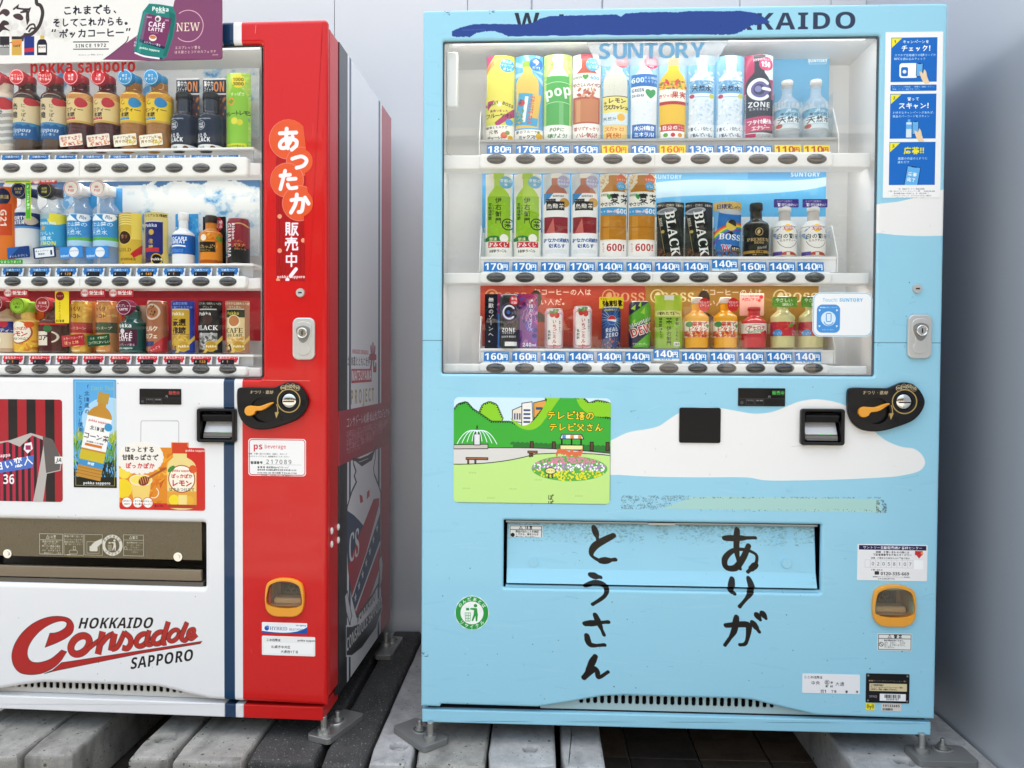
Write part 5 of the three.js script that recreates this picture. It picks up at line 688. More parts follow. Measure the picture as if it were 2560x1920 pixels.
sticker(blue, BLUE, 'address_sticker', 2006, 1684, 2149, 1735, 0, (g, h) => { g.fillStyle = '#ecebee'; g.fillRect(0, 0, 100, h); T(g, 'ここの住所は', 19, 6, 5.4, { c: '#222', w: 0.11 }); T(g, '中央', 23, 16, 8, { c: '#222', w: 0.07 }); T(g, '区', 43, 14.4, 5, { c: '#222', w: 0.12 }); g.strokeStyle = '#222'; g.lineWidth = 0.6; g.beginPath(); g.arc(43, 14.4, 3.8, 0, 7); g.stroke(); T(g, '市', 51, 15, 5, { c: '#222', w: 0.12 }); T(g, '町', 43, 21.4, 5, { c: '#222', w: 0.12 }); T(g, '村', 51, 21.4, 5, { c: '#222', w: 0.12 }); T(g, '大通', 65, 17, 8, { c: '#222', w: 0.07 }); T(g, '西1', 37, 30.4, 7, { c: '#222', w: 0.07 }); T(g, '丁目', 55, 30.4, 5, { c: '#222', w: 0.12 }); T(g, '番', 77, 30.4, 5, { c: '#222', w: 0.12 }); T(g, '号', 95, 30.4, 5, { c: '#222', w: 0.12 }); }, { label: 'white address sticker filled in by hand' });
sticker(blue, BLUE, 'asset_plate', 2165, 1683, 2272, 1758, 0, (g, h) => { g.fillStyle = '#141418'; g.fillRect(0, 0, 100, h); T(g, '管理者 サントリービバレッジソリューション（株）', 50, 17, 3.8, { c: '#c9b68c', w: 0.12, gap: 1.0 }); g.fillStyle = '#d9c9a0'; g.fillRect(8, 23, 86, 18); ['この自動販売機は、', 'サントリービバレッジソリューション（株）', 'の許可なく売却、移動はできません。'].forEach((s, i) => T(g, s, 10, 27 + i * 5, 4.4, { c: '#222', w: 0.1, a: -1, gap: 0.86 })); T(g, 'SFNQ', 17, 54, 7, { c: '#b9b9bd', bold: false }); g.fillStyle = '#f1f1f1'; g.fillRect(32, 47, 60, 17); g.fillStyle = '#222'; for (let x = 43; x < 80; x += rr(0.9, 2.4)) g.fillRect(x, 49, rr(0.5, 1.1), 8); T(g, '02058107', 62, 60.4, 5.6, { c: '#222', gap: 1.15 }); g.fillStyle = '#777'; for (const [x, y] of [[5, 5], [95, 5], [5, h - 5], [95, h - 5]]) { g.beginPath(); g.arc(x, y, 2.6, 0, 7); g.fill(); } }, { t: 0.0016, kind: 'gloss', label: 'black asset plate with a barcode' });
sticker(blue, BLUE, 'antenna_sticker', 2165, 1757, 2186, 1776, 0, (g, h) => { g.fillStyle = '#f0e22e'; g.fillRect(0, 0, 100, h); g.strokeStyle = '#222'; g.lineWidth = 6; g.beginPath(); g.moveTo(50, 40); g.lineTo(50, 80); g.moveTo(36, 46); g.lineTo(64, 46); g.stroke(); for (const r of [22, 36]) { g.beginPath(); g.arc(50, 40, r, -0.8, 0.8); g.stroke(); g.beginPath(); g.arc(50, 40, r, 2.34, 3.94); g.stroke(); } }, { label: 'yellow sticker with an antenna symbol' });
sticker(blue, BLUE, 'serial_sticker', 2203, 1758, 2253, 1778, 0, (g, h) => { g.fillStyle = '#d9d2cc'; g.fillRect(0, 0, 100, h); T(g, '19133485', 50, 12, 17, { c: '#222', gap: 1.1 }); g.fillStyle = '#333'; for (let x = 8; x < 56; x += rr(2, 4)) g.fillRect(x, 24, rr(1, 2.4), 11); }, { label: 'small beige serial sticker' });
sticker(blue, BLUE, 'touch_sign', 2032, 731, 2179, 842, -0.0095, (g, h) => {
  g.fillStyle = '#f2f3f4'; g.fillRect(0, 0, 100, h); g.strokeStyle = '#86c3e4'; g.lineWidth = 1.4; g.beginPath(); g.roundRect(1.6, 1.6, 96.8, h - 3.2, 11); g.stroke(); T(g, 'Touch!', 29, 13, 8, { c: '#7cbfe6', bold: false }); T(g, 'SUNTORY', 64, 13, 8.4, { c: '#63b3e0' });
  g.fillStyle = '#4f96da'; g.beginPath(); g.roundRect(7, 21, 39, 48, 9); g.fill(); g.fillStyle = '#dcecf8'; g.beginPath(); g.arc(26.5, 45, 12.4, 0, 7); g.fill(); g.strokeStyle = '#4f96da'; g.lineWidth = 1.4; g.beginPath(); g.roundRect(23, 36, 8, 14, 2); g.stroke(); g.beginPath(); g.arc(27, 48, 8, 0.4, 2.9); g.stroke(); g.fillStyle = '#e8f3fb'; for (const [x, y] of [[12, 31], [41, 31], [12, 58], [41, 58]]) { g.beginPath(); g.moveTo(x - 2, y - 2); g.lineTo(x + 2, y - 1); g.lineTo(x - 1, y + 2); g.fill(); } T(g, 'NFC機種の方はここをタッチ', 26.5, 26, 2.2, { c: '#fff', w: 0.1 }); T(g, 'かざしてください', 26.5, 64, 2.6, { c: '#fff', w: 0.1 });
}, { r: 0.018, t: 0.002, label: 'rounded white touch sign on the window corner' });
{ // brand banner on the glass
  const q = rect(BLUE, 1464, 103, 1822, 163, -0.0165), s = poly([[q.x0, q.y1], [q.x1, q.y1], [q.x1 - 0.035, q.y0], [q.x0 + 0.03, q.y0]]);
  const film = M('frosted_film', { color: [0.93, 0.935, 0.94], roughness: 0.5, transmission: 0.92, thickness: 0 });
  mesh('window_banner', plate(s, 0.0006, -0.0155), film, blue);
  const { FontLoader } = await import('three/addons/loaders/FontLoader.js'), { TextGeometry } = await import('three/addons/geometries/TextGeometry.js');
  const font = await new FontLoader().loadAsync('fonts/droid/droid_sans_bold.typeface.json'), L = [['S', 0], ['U', 1], ['N', 2], ['T', 3], ['O', 4], ['R', 5], ['Y', 6]];
  const mat = M('sky_blue_letters', { color: new THREE.Color('#9ad4ee'), roughness: 0.5, transmission: 0.72, thickness: 0 }), [a, y] = at(BLUE, 1492, 141, -0.014), [b2] = at(BLUE, 1764, 141, -0.014), step = (b2 - a) / 7;
  const gs = L.map(([ch, i]) => { const g = new TextGeometry(ch, { font, size: 0.038, depth: 0.0006, curveSegments: 8 }); g.computeBoundingBox(); const bb = g.boundingBox; g.translate(-(bb.min.x + bb.max.x) / 2, 0, 0); g.scale(1.18, 1, 1); g.translate(a + (i + 0.5) * step, y - 0.006, -0.0150); return g; });
  mesh('banner_letters', gs, mat, blue);
}
// feet
{
  const painted = M('grey_painted_steel', { color: [0.21, 0.21, 0.205], roughness: 0.5, metalness: 0.35 });
  anchor(blue, -0.007, -0.035, -0.814, 0.146, 0.078, [0.0505, -0.0035], [-0.0065, 0.0034], 0.062, painted);
  anchor(blue, 1.279, 0.001, 0.02, 0.145, 0.08, [-0.044, 0.004], [0.014, 0.018], 0.062, painted);
}

// ───────────────────────── drinks on display ─────────────────────────
const ci=(g,x,y,r,c)=>{g.fillStyle=c;g.beginPath();g.arc(x,y,r,0,7);g.fill();};
const fillR=(g,c,x,y,w,h)=>{g.fillStyle=c;g.fillRect(x,y,w,h);};
function bt(g,x,y,w,h,c,cap,neck=0.18){
g.fillStyle=c;g.beginPath();g.moveTo(x-w*0.2,y+h*0.07);g.lineTo(x+w*0.2,y+h*0.07);g.lineTo(x+w*0.2,y+h*(neck-0.05));g.bezierCurveTo(x+w*0.3,y+h*neck,x+w/2,y+h*(neck+0.03),x+w/2,y+h*(neck+0.12));g.lineTo(x+w/2,y+h);g.lineTo(x-w/2,y+h);g.lineTo(x-w/2,y+h*(neck+0.12));g.bezierCurveTo(x-w/2,y+h*(neck+0.03),x-w*0.3,y+h*neck,x-w*0.2,y+h*(neck-0.05));g.fill();
fillR(g,cap,x-w*0.23,y,w*0.46,h*0.085);
}
function speck(g,x,y,w,h,n,cs,r0,r1){for(let i=0;i<n;i++){g.fillStyle=cs[Math.floor(rnd()*cs.length)];g.globalAlpha=rr(0.4,1);g.beginPath();g.ellipse(x+rnd()*w,y+rnd()*h,rr(r0,r1),rr(r0,r1)*0.6,rr(0,3),0,7);g.fill();}g.globalAlpha=1;}
function small(g,x,y,w,n,c){for(let i=0;i<n;i++)for(let k=0;k<w;k+=rr(2,3.4)){g.fillStyle=c;g.fillRect(x+k,y+i*4,rr(1,2),2);}}
const liquidMats=new Map();
function liquid(c,clear){const k=c.join()+clear;if(!liquidMats.has(k))liquidMats.set(k,M('bottle_plastic',clear?{color:c,roughness:0.12,transmission:0.8,thickness:0,ior:1.45,clearcoat:0.6,clearcoatRoughness:0.03}:{color:c,roughness:0.2,specularIntensity:0.6,clearcoat:0.6,clearcoatRoughness:0.04}));return liquidMats.get(k);}
const capMats=new Map();const capMat=(c)=>{if(!capMats.has(c))capMats.set(c,M('cap_plastic',{color:new THREE.Color(c),roughness:0.4}));return capMats.get(c);};
const prints=new Map();
const cached=(key,w,h,draw)=>{if(!prints.has(key))prints.set(key,print(w,h,draw,1700));return prints.get(key);};
// sleeve round the front of a body: print wraps the front half, the back half repeats its edge
function sleeve(profile,p,y0,y1,n=40){
const g=new THREE.LatheGeometry(profile,n,-Math.PI,Math.PI*2),a=g.attributes.position,uv=g.attributes.uv;
for(let i=0;i<a.count;i++){const th=Math.atan2(a.getX(i),a.getZ(i)),u=Math.abs(th)>Math.PI/2?(th>0?1:0):0.5+0.5*Math.sin(th),v=THREE.MathUtils.clamp((a.getY(i)-y0)/(y1-y0),0,1);uv.setXY(i,p.u0+(p.u1-p.u0)*u,p.v0+(p.v1-p.v0)*v);}
return g;
}
function bottleRadius(t,R,o){
const sh=o.sh??0.62,nk=o.nk??0.86,nr=o.nr??0.42;
if(t<0.02)return R*(0.86+7*t);
let r=R;
if(t>nk)r=R*nr;else if(t>sh){const k=(t-sh)/(nk-sh);r=R*(nr+(1-nr)*(0.5+0.5*Math.cos(Math.PI*Math.pow(k,o.sq??1.15))));}
else if(o.waist&&Math.abs(t-o.waist)<0.035)r=R*(0.93+0.07*Math.abs(t-o.waist)/0.035);
if(o.ribs&&t<(o.label?.[0]??0.3)-0.02&&t>0.04)r*=1-0.022*(0.5+0.5*Math.cos(t*130));
return r;
}
function bottle(t,R,H,o){
const pts=[new THREE.Vector2(0.0001,0)],capH=o.capH??H*0.085,hb=H-capH*0.8;
for(let i=0;i<=60;i++)pts.push(new THREE.Vector2(bottleRadius(i/60,R,o),hb*i/60));
pts.push(new THREE.Vector2(0.0001,hb));
mesh('bottle_body',new THREE.LatheGeometry(pts,40),liquid(o.c,o.clear),t);
if(o.draw){
const[a,b]=o.label??[0.3,0.62],pr=[],y0=a*hb,y1=b*hb;for(let i=0;i<=14;i++){const k=a+(b-a)*i/14;pr.push(new THREE.Vector2(bottleRadius(k,R,o)+0.0004,hb*k));}
const p=cached(o.key,R*2,y1-y0,o.draw);mesh('label_sleeve',sleeve(pr,p,y0,y1),paper(p,'gloss'),t);
}
const cr=R*(o.capR??(o.nr??0.42)+0.05),cp=[];cp.push(new THREE.Vector2(0.0001,0),new THREE.Vector2(cr,0),new THREE.Vector2(cr,capH*0.86),new THREE.Vector2(cr*0.9,capH),new THREE.Vector2(0.0001,capH));
const cap=mesh('cap',new THREE.LatheGeometry(cp,28).translate(0,H-capH,0),capMat(o.cap),t);
if(o.disc){
const p=cached(o.key+'disc',0.042,0.042,o.disc);mesh('cap_tag',uvXY(cyl(0.0205,0.030,-0.007,H-capH*0.42,R*0.5,'z',36),-0.0275,H-capH*0.42-0.0205,0.041,0.041,p),paper(p),t);
}
}
function can(t,R,H,o){
const pr=[[R*0.82,0],[R*0.86,H*0.008],[R,H*0.05],[R,H*0.91],[R*0.86,H*0.975],[R*0.86,H*0.985]].map(([a,b])=>new THREE.Vector2(a,b));
const p=cached(o.key,R*2.2,H,o.draw);mesh('can_body',sleeve(pr,p,0,H),paper(p,'metal'),t);
mesh('can_rim',[new THREE.TorusGeometry(R*0.86,0.0012,8,40).rotateX(Math.PI/2).translate(0,H*0.985,0),cyl(R*0.84,0.001,0,H*0.972,0,'y',32)],satin,t);
}
function card(t,w,H,o,name='printed_card'){
const Rc=w*(o.bend??0.72),th=0.0009,a=Math.asin(Math.min(0.98,w/2/Rc)),s=new THREE.Shape();
s.absarc(0,0,Rc,Math.PI*1.5-a,Math.PI*1.5+a,false);s.absarc(0,0,Rc-th,Math.PI*1.5+a,Math.PI*1.5-a,true);s.closePath();
const g=new THREE.ExtrudeGeometry(s,{depth:H,bevelEnabled:false,curveSegments:20}).rotateX(-Math.PI/2).translate(0,0,-Rc*Math.cos(a));
const p=cached(o.key,w,H,(q,h)=>{const d=h>250?327:h>165?205:h;q.scale(1,h/d);o.draw(q,d);});mesh(name,uvXY(g,-w/2,0,w,H,p),paper(p,'gloss'),t);
return{Rc,a};
}
function flatCard(t,w,H,z,key,draw,name='header_card',y=0,tilt=0){const p=cached(key,w,H,draw),g=uvXY(plate(roundRect(-w/2,0,w/2,H,0.002),0.001,0,0,1,4),-w/2,0,w,H,p);const m=mesh(name,g,paper(p,'gloss'),t);m.position.set(0,y,z);m.rotation.x=tilt;return m;}
const CLEAR=M('clear_holder',{color:[0.97,0.975,0.97],roughness:0.03,transmission:1,thickness:0,ior:1.2});

// ── blue machine, row by row
const bX=[[1251,2038],[1247,2032],[1242,2027]],bTop=[139,434,742],bSmallTop=[204,507,742];
function place(fr,machineRow,k,n,X,ledgePy,label,cat,z,group,name){
const cx=X[0]+(X[1]-X[0])*k/(n-1),[x]=at(fr,cx,ledgePy-40,z),[,y]=at(fr,cx,ledgePy,-0.0605);
return thing(name,label,cat,fr,x,y+0.0004,z,group);
}
const heightTo=(fr,px,py,z,t)=>at(fr,px,py,z)[1]-t.position.y;
function blueDrink(i,k,spec,label,cat='drink display'){
const z=spec.card?-0.088:-0.094,t=place(BLUE,i,k,12,bX[i],bRows[i].ledge,label,cat,z,spec.group,spec.card?'display_card':spec.can?'drink_can':'drink_bottle');
const px=bX[i][0]+(bX[i][1]-bX[i][0])*k/11,H=heightTo(BLUE,px,spec.top,z+(spec.card?0.012:0),t);
if(spec.card)card(t,spec.w??(i?0.0695:0.0715),H,spec);else if(spec.can)can(t,spec.R??0.0245,H,spec);else bottle(t,spec.R??0.0300,H,spec);
if(spec.head)flatCard(t,0.062,spec.head.h,spec.head.z??0.0,spec.key+'head',spec.head.draw,'header_card',H-spec.head.h*(spec.head.up??0.7));
if(spec.tagc){const p=cached(spec.key+'tag',0.03,0.036,spec.tagc);const m=mesh('round_tag',uvXY(plate((()=>{const s=new THREE.Shape();s.absellipse(0,0,0.0145,0.0175,0,Math.PI*2);return s;})(),0.001,0),-0.015,-0.018,0.03,0.036,p),paper(p,'gloss'),t);m.position.set(0.012,H-0.021,0.0315);}
return t;
}
const C=(top,key,draw,o={})=>({card:true,top,key,draw,...o});
blueDrink(0,0,C(139,'fruit',(g,h)=>{fillR(g,'#d9dc52',0,0,100,h);g.fillStyle='#c8437c';g.beginPath();g.moveTo(0,0);g.lineTo(30,0);g.lineTo(0,45);g.fill();g.fillStyle='#e08b3c';g.beginPath();g.moveTo(0,45);g.lineTo(30,10);g.lineTo(30,34);g.lineTo(0,68);g.fill();bt(g,48,8,92,240,'#eadf5a','#cfd84a',0.16);ci(g,74,38,25,'#3f9fd8');T(g,'ボスの',74,24,11,{c:'#fff',w:0.13});T(g,'フルーツ',74,37,12,{c:'#fff',w:0.13});T(g,'オレ!',74,51,13,{c:'#fff',w:0.13});g.fillStyle='#b8356a';g.beginPath();g.moveTo(5,170);g.lineTo(30,168);g.lineTo(5,205);g.fill();g.beginPath();g.moveTo(100,196);g.lineTo(100,226);g.lineTo(38,268);g.lineTo(30,252);g.fill();ci(g,47,183,9,'#f1ead0');T(g,'CRAFT',22,182,15,{c:'#3b2417',rot:-0.3});T(g,'BOSS',77,184,16,{c:'#3b2417',rot:0.3});T(g,'果実つまった',46,208,11,{c:'#6b2c1c'});T(g,'フルーツオレ',48,226,20,{c:'#2c1b14',w:0.13,gap:0.86});ci(g,82,250,13,'#4aa6dc');fillR(g,'#f6f2e8',0,262,100,h);T(g,'果物とミルクで',38,270,11,{c:'#4a3a2c',w:0.1});T(g,'元気',26,287,18,{c:'#3a2c22'});T(g,'チャージ!',30,309,16,{c:'#3a2c22',gap:0.8});ci(g,64,300,12,'#dc6a50');ci(g,86,308,9,'#e8b13e');ci(g,76,290,8,'#7a9a3c');}),'curved display card of a yellow fruit milk drink, top left corner of the blue machine');
blueDrink(0,1,C(139,'fruittea',(g,h)=>{fillR(g,'#5aa8dc',0,0,100,h);g.fillStyle='rgba(190,225,245,.7)';for(let a=0;a<9;a++){g.beginPath();g.moveTo(62,60);g.lineTo(62+90*Math.cos(a*0.7),60+90*Math.sin(a*0.7));g.lineTo(62+90*Math.cos(a*0.7+0.25),60+90*Math.sin(a*0.7+0.25));g.fill();}bt(g,44,22,80,250,'#e8c25e','#8cb83e',0.22);ci(g,74,33,24,'#2a72c2');T(g,'今',74,26,24,{c:'#fff',w:0.14});T(g,'だけ!',74,46,12,{c:'#fff'});g.save();g.translate(46,205);g.rotate(0.12);fillR(g,'#4fa7d0',-40,-62,80,120);fillR(g,'#e7bf57',10,-62,30,90);T(g,'FRUITS TEA',10,0,24,{c:'#d45a52',rot:Math.PI/2,sx:0.8});fillR(g,'#f4f4ee',-16,-50,12,96);ci(g,-26,-25,12,'#cc4638');speck(g,-40,0,26,55,30,['#5f9a3a','#e0a03a','#d8b94a'],2,6);T(g,'無糖',-30,-40,10,{c:'#1b4a7c',v:true});g.restore();fillR(g,'#f7f3ea',0,278,100,h);T(g,'夏のフルーツ',42,287,13,{c:'#3a5878',w:0.1});T(g,'ミックス!',42,307,18,{c:'#27445f',w:0.12,gap:0.8});ci(g,86,303,12,'#e6b23e');ci(g,84,288,5,'#6a9a3a');}),'curved card of a fruit tea bottle with a round blue badge');
blueDrink(0,2,C(136,'pop',(g,h)=>{fillR(g,'#bcdc7c',0,0,100,h);speck(g,0,0,100,150,60,['#a3cc5a','#d6ea9c','#8fbf4c'],3,12);bt(g,50,2,82,290,'#eef2ea','#fff',0.22);fillR(g,'#56ae52',9,80,82,200);g.strokeStyle='#e6f2e0';g.lineWidth=1.5;for(const y of[104,178]){g.beginPath();g.moveTo(9,y+4);g.quadraticCurveTo(50,y-6,91,y+4);g.stroke();}T(g,'pop',50,136,52,{c:'#f2f6ee',rot:-0.16});fillR(g,'rgba(255,255,255,.2)',54,180,16,90);fillR(g,'#f6f7f0',0,262,100,h);T(g,'POPに',48,279,18,{c:'#47774a',skew:0.2,w:0.12});T(g,'弾けよう!',48,302,19,{c:'#47774a',w:0.12,gap:0.86,skew:0.2});}),'curved card of a green fizzy drink in a white-necked bottle');
blueDrink(0,3,C(136,'rooibos',(g,h)=>{fillR(g,'#e9e5dc',0,0,100,h);bt(g,50,-8,94,300,'#b7553c','#a33240',0.24);fillR(g,'#f4f0e8',3,70,94,88);ci(g,70,38,24,'#52aadb');T(g,'カフェイン',70,30,11,{c:'#fff',gap:0.85});T(g,'ゼロ!',70,46,15,{c:'#fff'});T(g,'GREEN',18,84,13,{c:'#395c3c',sx:0.7});g.fillStyle='#4d9c4c';g.beginPath();g.moveTo(45,95);g.bezierCurveTo(25,80,38,70,45,78);g.bezierCurveTo(52,70,66,80,45,95);g.fill();T(g,'600',78,86,19,{c:'#3f97cc'});T(g,'やさしいルイボス',50,113,17,{c:'#6d2118',w:0.11,gap:0.74});speck(g,22,128,56,36,40,['#c56a4a','#e0a080','#b04c34'],3,9);fillR(g,'#c98152',8,165,84,86);fillR(g,'#d89a6a',14,170,14,80);fillR(g,'#f6f1ea',0,256,100,h);T(g,'香りですっきり',50,276,15,{c:'#a43b34',w:0.11,gap:0.86});T(g,'ハレ気分!',50,300,21,{c:'#a43b34',w:0.11,gap:0.84});}),'curved card of an amber rooibos tea bottle with a red cap');
blueDrink(0,4,C(139,'lemonsq',(g,h)=>{fillR(g,'#79b3d6',0,0,100,h);speck(g,0,0,100,120,50,['#a9d2e8','#cfe6f2','#5f9ec8'],3,12);bt(g,50,0,84,320,'#d8d9cc','#9fc9e0',0.2);speck(g,12,70,76,80,50,['#a9a890','#eef0e6','#c8c6a6'],0.8,2);fillR(g,'#efe07a',6,154,88,60);fillR(g,'#332c1c',6,152,88,2.5);T(g,'レモン',56,170,22,{c:'#2c2418',w:0.15});T(g,'スカッシュ',56,194,21,{c:'#2c2418',w:0.15,gap:0.78});T(g,'手搾り',15,172,11,{c:'#2c2418',v:true});fillR(g,'#dce9ee',6,214,88,44);T(g,'天然汁',30,238,16,{c:'#2c4a5c',w:0.09});ci(g,70,232,14,'#efb936');fillR(g,'#f4cf7a',8,262,84,54);T(g,'スカッと!',46,276,19,{c:'#d06a2c',w:0.13,gap:0.84});T(g,'爽快!',44,301,24,{c:'#d06a2c',w:0.13});ci(g,72,22,24,'#c8324c');T(g,'丸搾り',72,22,14,{c:'#fff'});}),'curved card of a lemon squash bottle with a yellow label');
blueDrink(0,5,C(139,'gakara',(g,h)=>{fillR(g,'#8fbfe4',0,0,100,h);bt(g,50,4,90,320,'#e9eef2','#ccdbe8',0.2);fillR(g,'#2f72bd',5,70,90,46);T(g,'600',27,92,26,{c:'#d9e8f6'});T(g,'水分補給',72,84,12,{c:'#d9e8f6'});T(g,'ミネラル',72,98,12,{c:'#d9e8f6'});fillR(g,'#f3f4f2',5,116,90,50);T(g,'GREEN',28,130,17,{c:'#274c70',sx:0.75});T(g,'DA·KA·RA',28,150,14,{c:'#274c70',sx:0.62});g.fillStyle='#3f9f58';g.beginPath();g.moveTo(72,162);g.bezierCurveTo(40,138,56,116,72,132);g.bezierCurveTo(88,116,104,138,72,162);g.fill();speck(g,8,170,84,80,40,['#d2dee6','#f6f9fb'],1,4);fillR(g,'#2b6ebc',9,258,84,56);T(g,'水分補給!',50,273,20,{c:'#fff',w:0.13,gap:0.84});T(g,'ミネラル!',50,298,20,{c:'#fff',w:0.13,gap:0.84});ci(g,74,24,26,'#d2345a');T(g,'600',74,26,21,{c:'#fff'});T(g,'mL!',74,41,9,{c:'#fff'});}),'curved card of a white and blue mineral drink with a green heart');
blueDrink(0,6,C(139,'kajitsu',(g,h)=>{fillR(g,'#9ac6e4',0,0,100,h);bt(g,50,4,92,300,'#f0c22c','#e8b42a',0.22);speck(g,4,94,92,34,60,['#b22c24','#d8483a','#5d8c34','#e8a03a'],3,9);fillR(g,'#f7f2e4',4,126,92,46);T(g,'天然水',50,124,12,{c:'#2b4a66',w:0.09});T(g,'きりっと',24,150,15,{c:'#b4231f',w:0.12,gap:0.8});T(g,'果実',70,148,27,{c:'#b4231f',w:0.11});fillR(g,'#b4282a',4,172,92,12);fillR(g,'#c53736',8,258,84,26);T(g,'1日分の',34,271,18,{c:'#fff',w:0.14});T(g,'ビタミン',76,266,8,{c:'#fff'});T(g,'これ1本',76,277,8,{c:'#fff'});fillR(g,'#fff',8,284,84,26);ci(g,25,298,8,'#6fae4a');ci(g,50,298,8,'#d0463e');ci(g,75,298,8,'#e39a34');}),'curved card of a yellow orange juice bottle with a red label');
const water=(g,h)=>{fillR(g,'#7fb6de',0,0,100,h);bt(g,50,2,86,320,'#dfeaf1','#d6e8f4',0.22);speck(g,8,60,84,40,40,['#f4f9fc','#b5d2e6'],3,9);fillR(g,'#6aa3cf',8,94,84,62);speck(g,8,94,84,30,26,['#a8cbe6','#dfeef8'],3,9);T(g,'天然',37,124,24,{c:'#1d2c44',w:0.12});T(g,'水',72,124,26,{c:'#1d2c44',w:0.12});fillR(g,'#e8f1f6',8,142,84,12);ci(g,16,152,8,'#b4465a');ci(g,84,152,9,'#cfd04c');speck(g,8,168,84,90,60,['#c2d9ea','#f4f9fc','#a9c8e0'],2,8);fillR(g,'rgba(240,246,250,.85)',4,258,92,62);T(g,'清く、冷たく、',54,276,16,{c:'#2c3e54',w:0.1,gap:0.86});T(g,'澄んでいる。',54,299,16,{c:'#2c3e54',w:0.1,gap:0.86});};
blueDrink(0,7,C(139,'water',water),'left of the two pale blue water cards in the top row');blueDrink(0,8,C(139,'water',water),'right of the two pale blue water cards, beside the dark energy drink card');
blueDrink(0,9,C(137,'zone',(g,h)=>{fillR(g,'#b0375e',0,0,100,h*0.5);fillR(g,'#d5e5f0',60,0,40,90);bt(g,48,2,88,300,'#33343e','#2b2c34',0.26);g.fillStyle='#6a5f96';g.beginPath();g.arc(48,126,38,0,7);g.fill();ci(g,48,130,20,'#3c3f5c');ci(g,44,128,12,'#8a86b8');g.strokeStyle='#eef0f4';g.lineWidth=12;g.lineCap='round';g.beginPath();g.arc(50,130,36,-0.75,-5.6,true);g.stroke();g.beginPath();g.moveTo(62,126);g.lineTo(86,128);g.stroke();T(g,'HYPER',44,20,14,{c:'#e8c6d2',sx:0.8});T(g,'ZONE',50,186,26,{c:'#eceef2',sx:1.1});T(g,'ENERGY',50,203,12,{c:'#c9ccd4',f:'serif',gap:1.3});g.fillStyle='#c2446c';g.save();g.translate(0,236);g.transform(1,-0.12,0,1,0,0);g.fillRect(0,0,100,54);g.restore();T(g,'フタ付最強',50,250,20,{c:'#fff',w:0.13,gap:0.86,rot:-0.1});T(g,'エナジー',54,272,19,{c:'#fff',w:0.13,gap:0.86,rot:-0.1});fillR(g,'#d9dade',0,290,100,h);small(g,40,296,52,4,'#555');fillR(g,'#c2446c',4,294,34,14);ci(g,72,34,26,'#c8436c');T(g,'カフェイン',70,18,10,{c:'#fff',gap:0.85});T(g,'150',70,36,26,{c:'#fff',sx:0.8});}),'curved card of a dark energy drink bottle with a white ring mark');
const waterLabel=(g,h)=>{fillR(g,'#78acc8',0,0,100,h);speck(g,0,0,100,h*0.5,30,['#a9cbdc','#dfecf2','#5c93b4'],4,12);fillR(g,'#e6eef0',0,h*0.42,100,h*0.34);T(g,'サントリー',50,h*0.1,8,{c:'#e9f2f6'});T(g,'南アルプスの',50,h*0.28,12,{c:'#1b2f3c'});T(g,'天然水',50,h*0.56,30,{c:'#17232c',w:0.1});fillR(g,'#cfdde2',0,h*0.78,100,h*0.22);ci(g,12,h*0.86,9,'#b24a3c');};
for(const[k,l]of[[10,'left of the two small white-capped water bottles in the top row'],[11,'right of the two small white-capped water bottles, last in the top row']])blueDrink(0,k,{top:k===10?204:202,key:'smallwater',c:[0.95,0.965,0.975],clear:true,cap:'#f1f2f2',R:0.0310,sh:0.63,nk:0.84,label:[0.22,0.55],ribs:true,draw:waterLabel},l,'water bottle');
const iemon=(g,h)=>{fillR(g,'#e9ebdf',0,0,100,h);bt(g,50,-4,84,300,'#a9cf3e','#a2cc34',0.24);fillR(g,'#8fbe2e',8,88,84,172);speck(g,8,90,84,160,60,['#a7d244','#7fb02a'],1,4);T(g,'伊右衛門',49,92,25,{c:'#1f2d16',w:0.1,v:true});T(g,'京都福寿園',18,112,14,{c:'#2c401c',v:true,gap:0.92});T(g,'いえもん',30,118,10,{c:'#2c401c',v:true});g.strokeStyle='#24321a';g.lineWidth=4;g.beginPath();g.arc(84,196,21,0,7);g.stroke();T(g,'茶',84,196,30,{c:'#24321a'});ci(g,76,34,24,'#6db4dc');T(g,'京都の',76,28,15,{c:'#eef8fd'});T(g,'風',76,44,12,{c:'#eef8fd'});g.fillStyle='#2d7a3c';g.beginPath();g.ellipse(30,262,34,22,0,Math.PI,0);g.fill();T(g,'開運',30,254,15,{c:'#f0e6a8'});ci(g,70,250,16,'#f4f1e6');fillR(g,'#f4f2ea',4,262,92,h);fillR(g,'#c8383a',12,264,78,22);T(g,'おみくじ',48,275,20,{c:'#fff',w:0.13,gap:0.88});T(g,'雑学ラベル',48,300,14,{c:'#3a3a32',w:0.1,gap:0.9});};
blueDrink(1,0,C(434,'iemon',iemon),'left of the two bright green tea cards, at the end of the middle row');blueDrink(1,1,C(434,'iemon',iemon),'right of the two bright green tea cards, beside the oolong tea card');
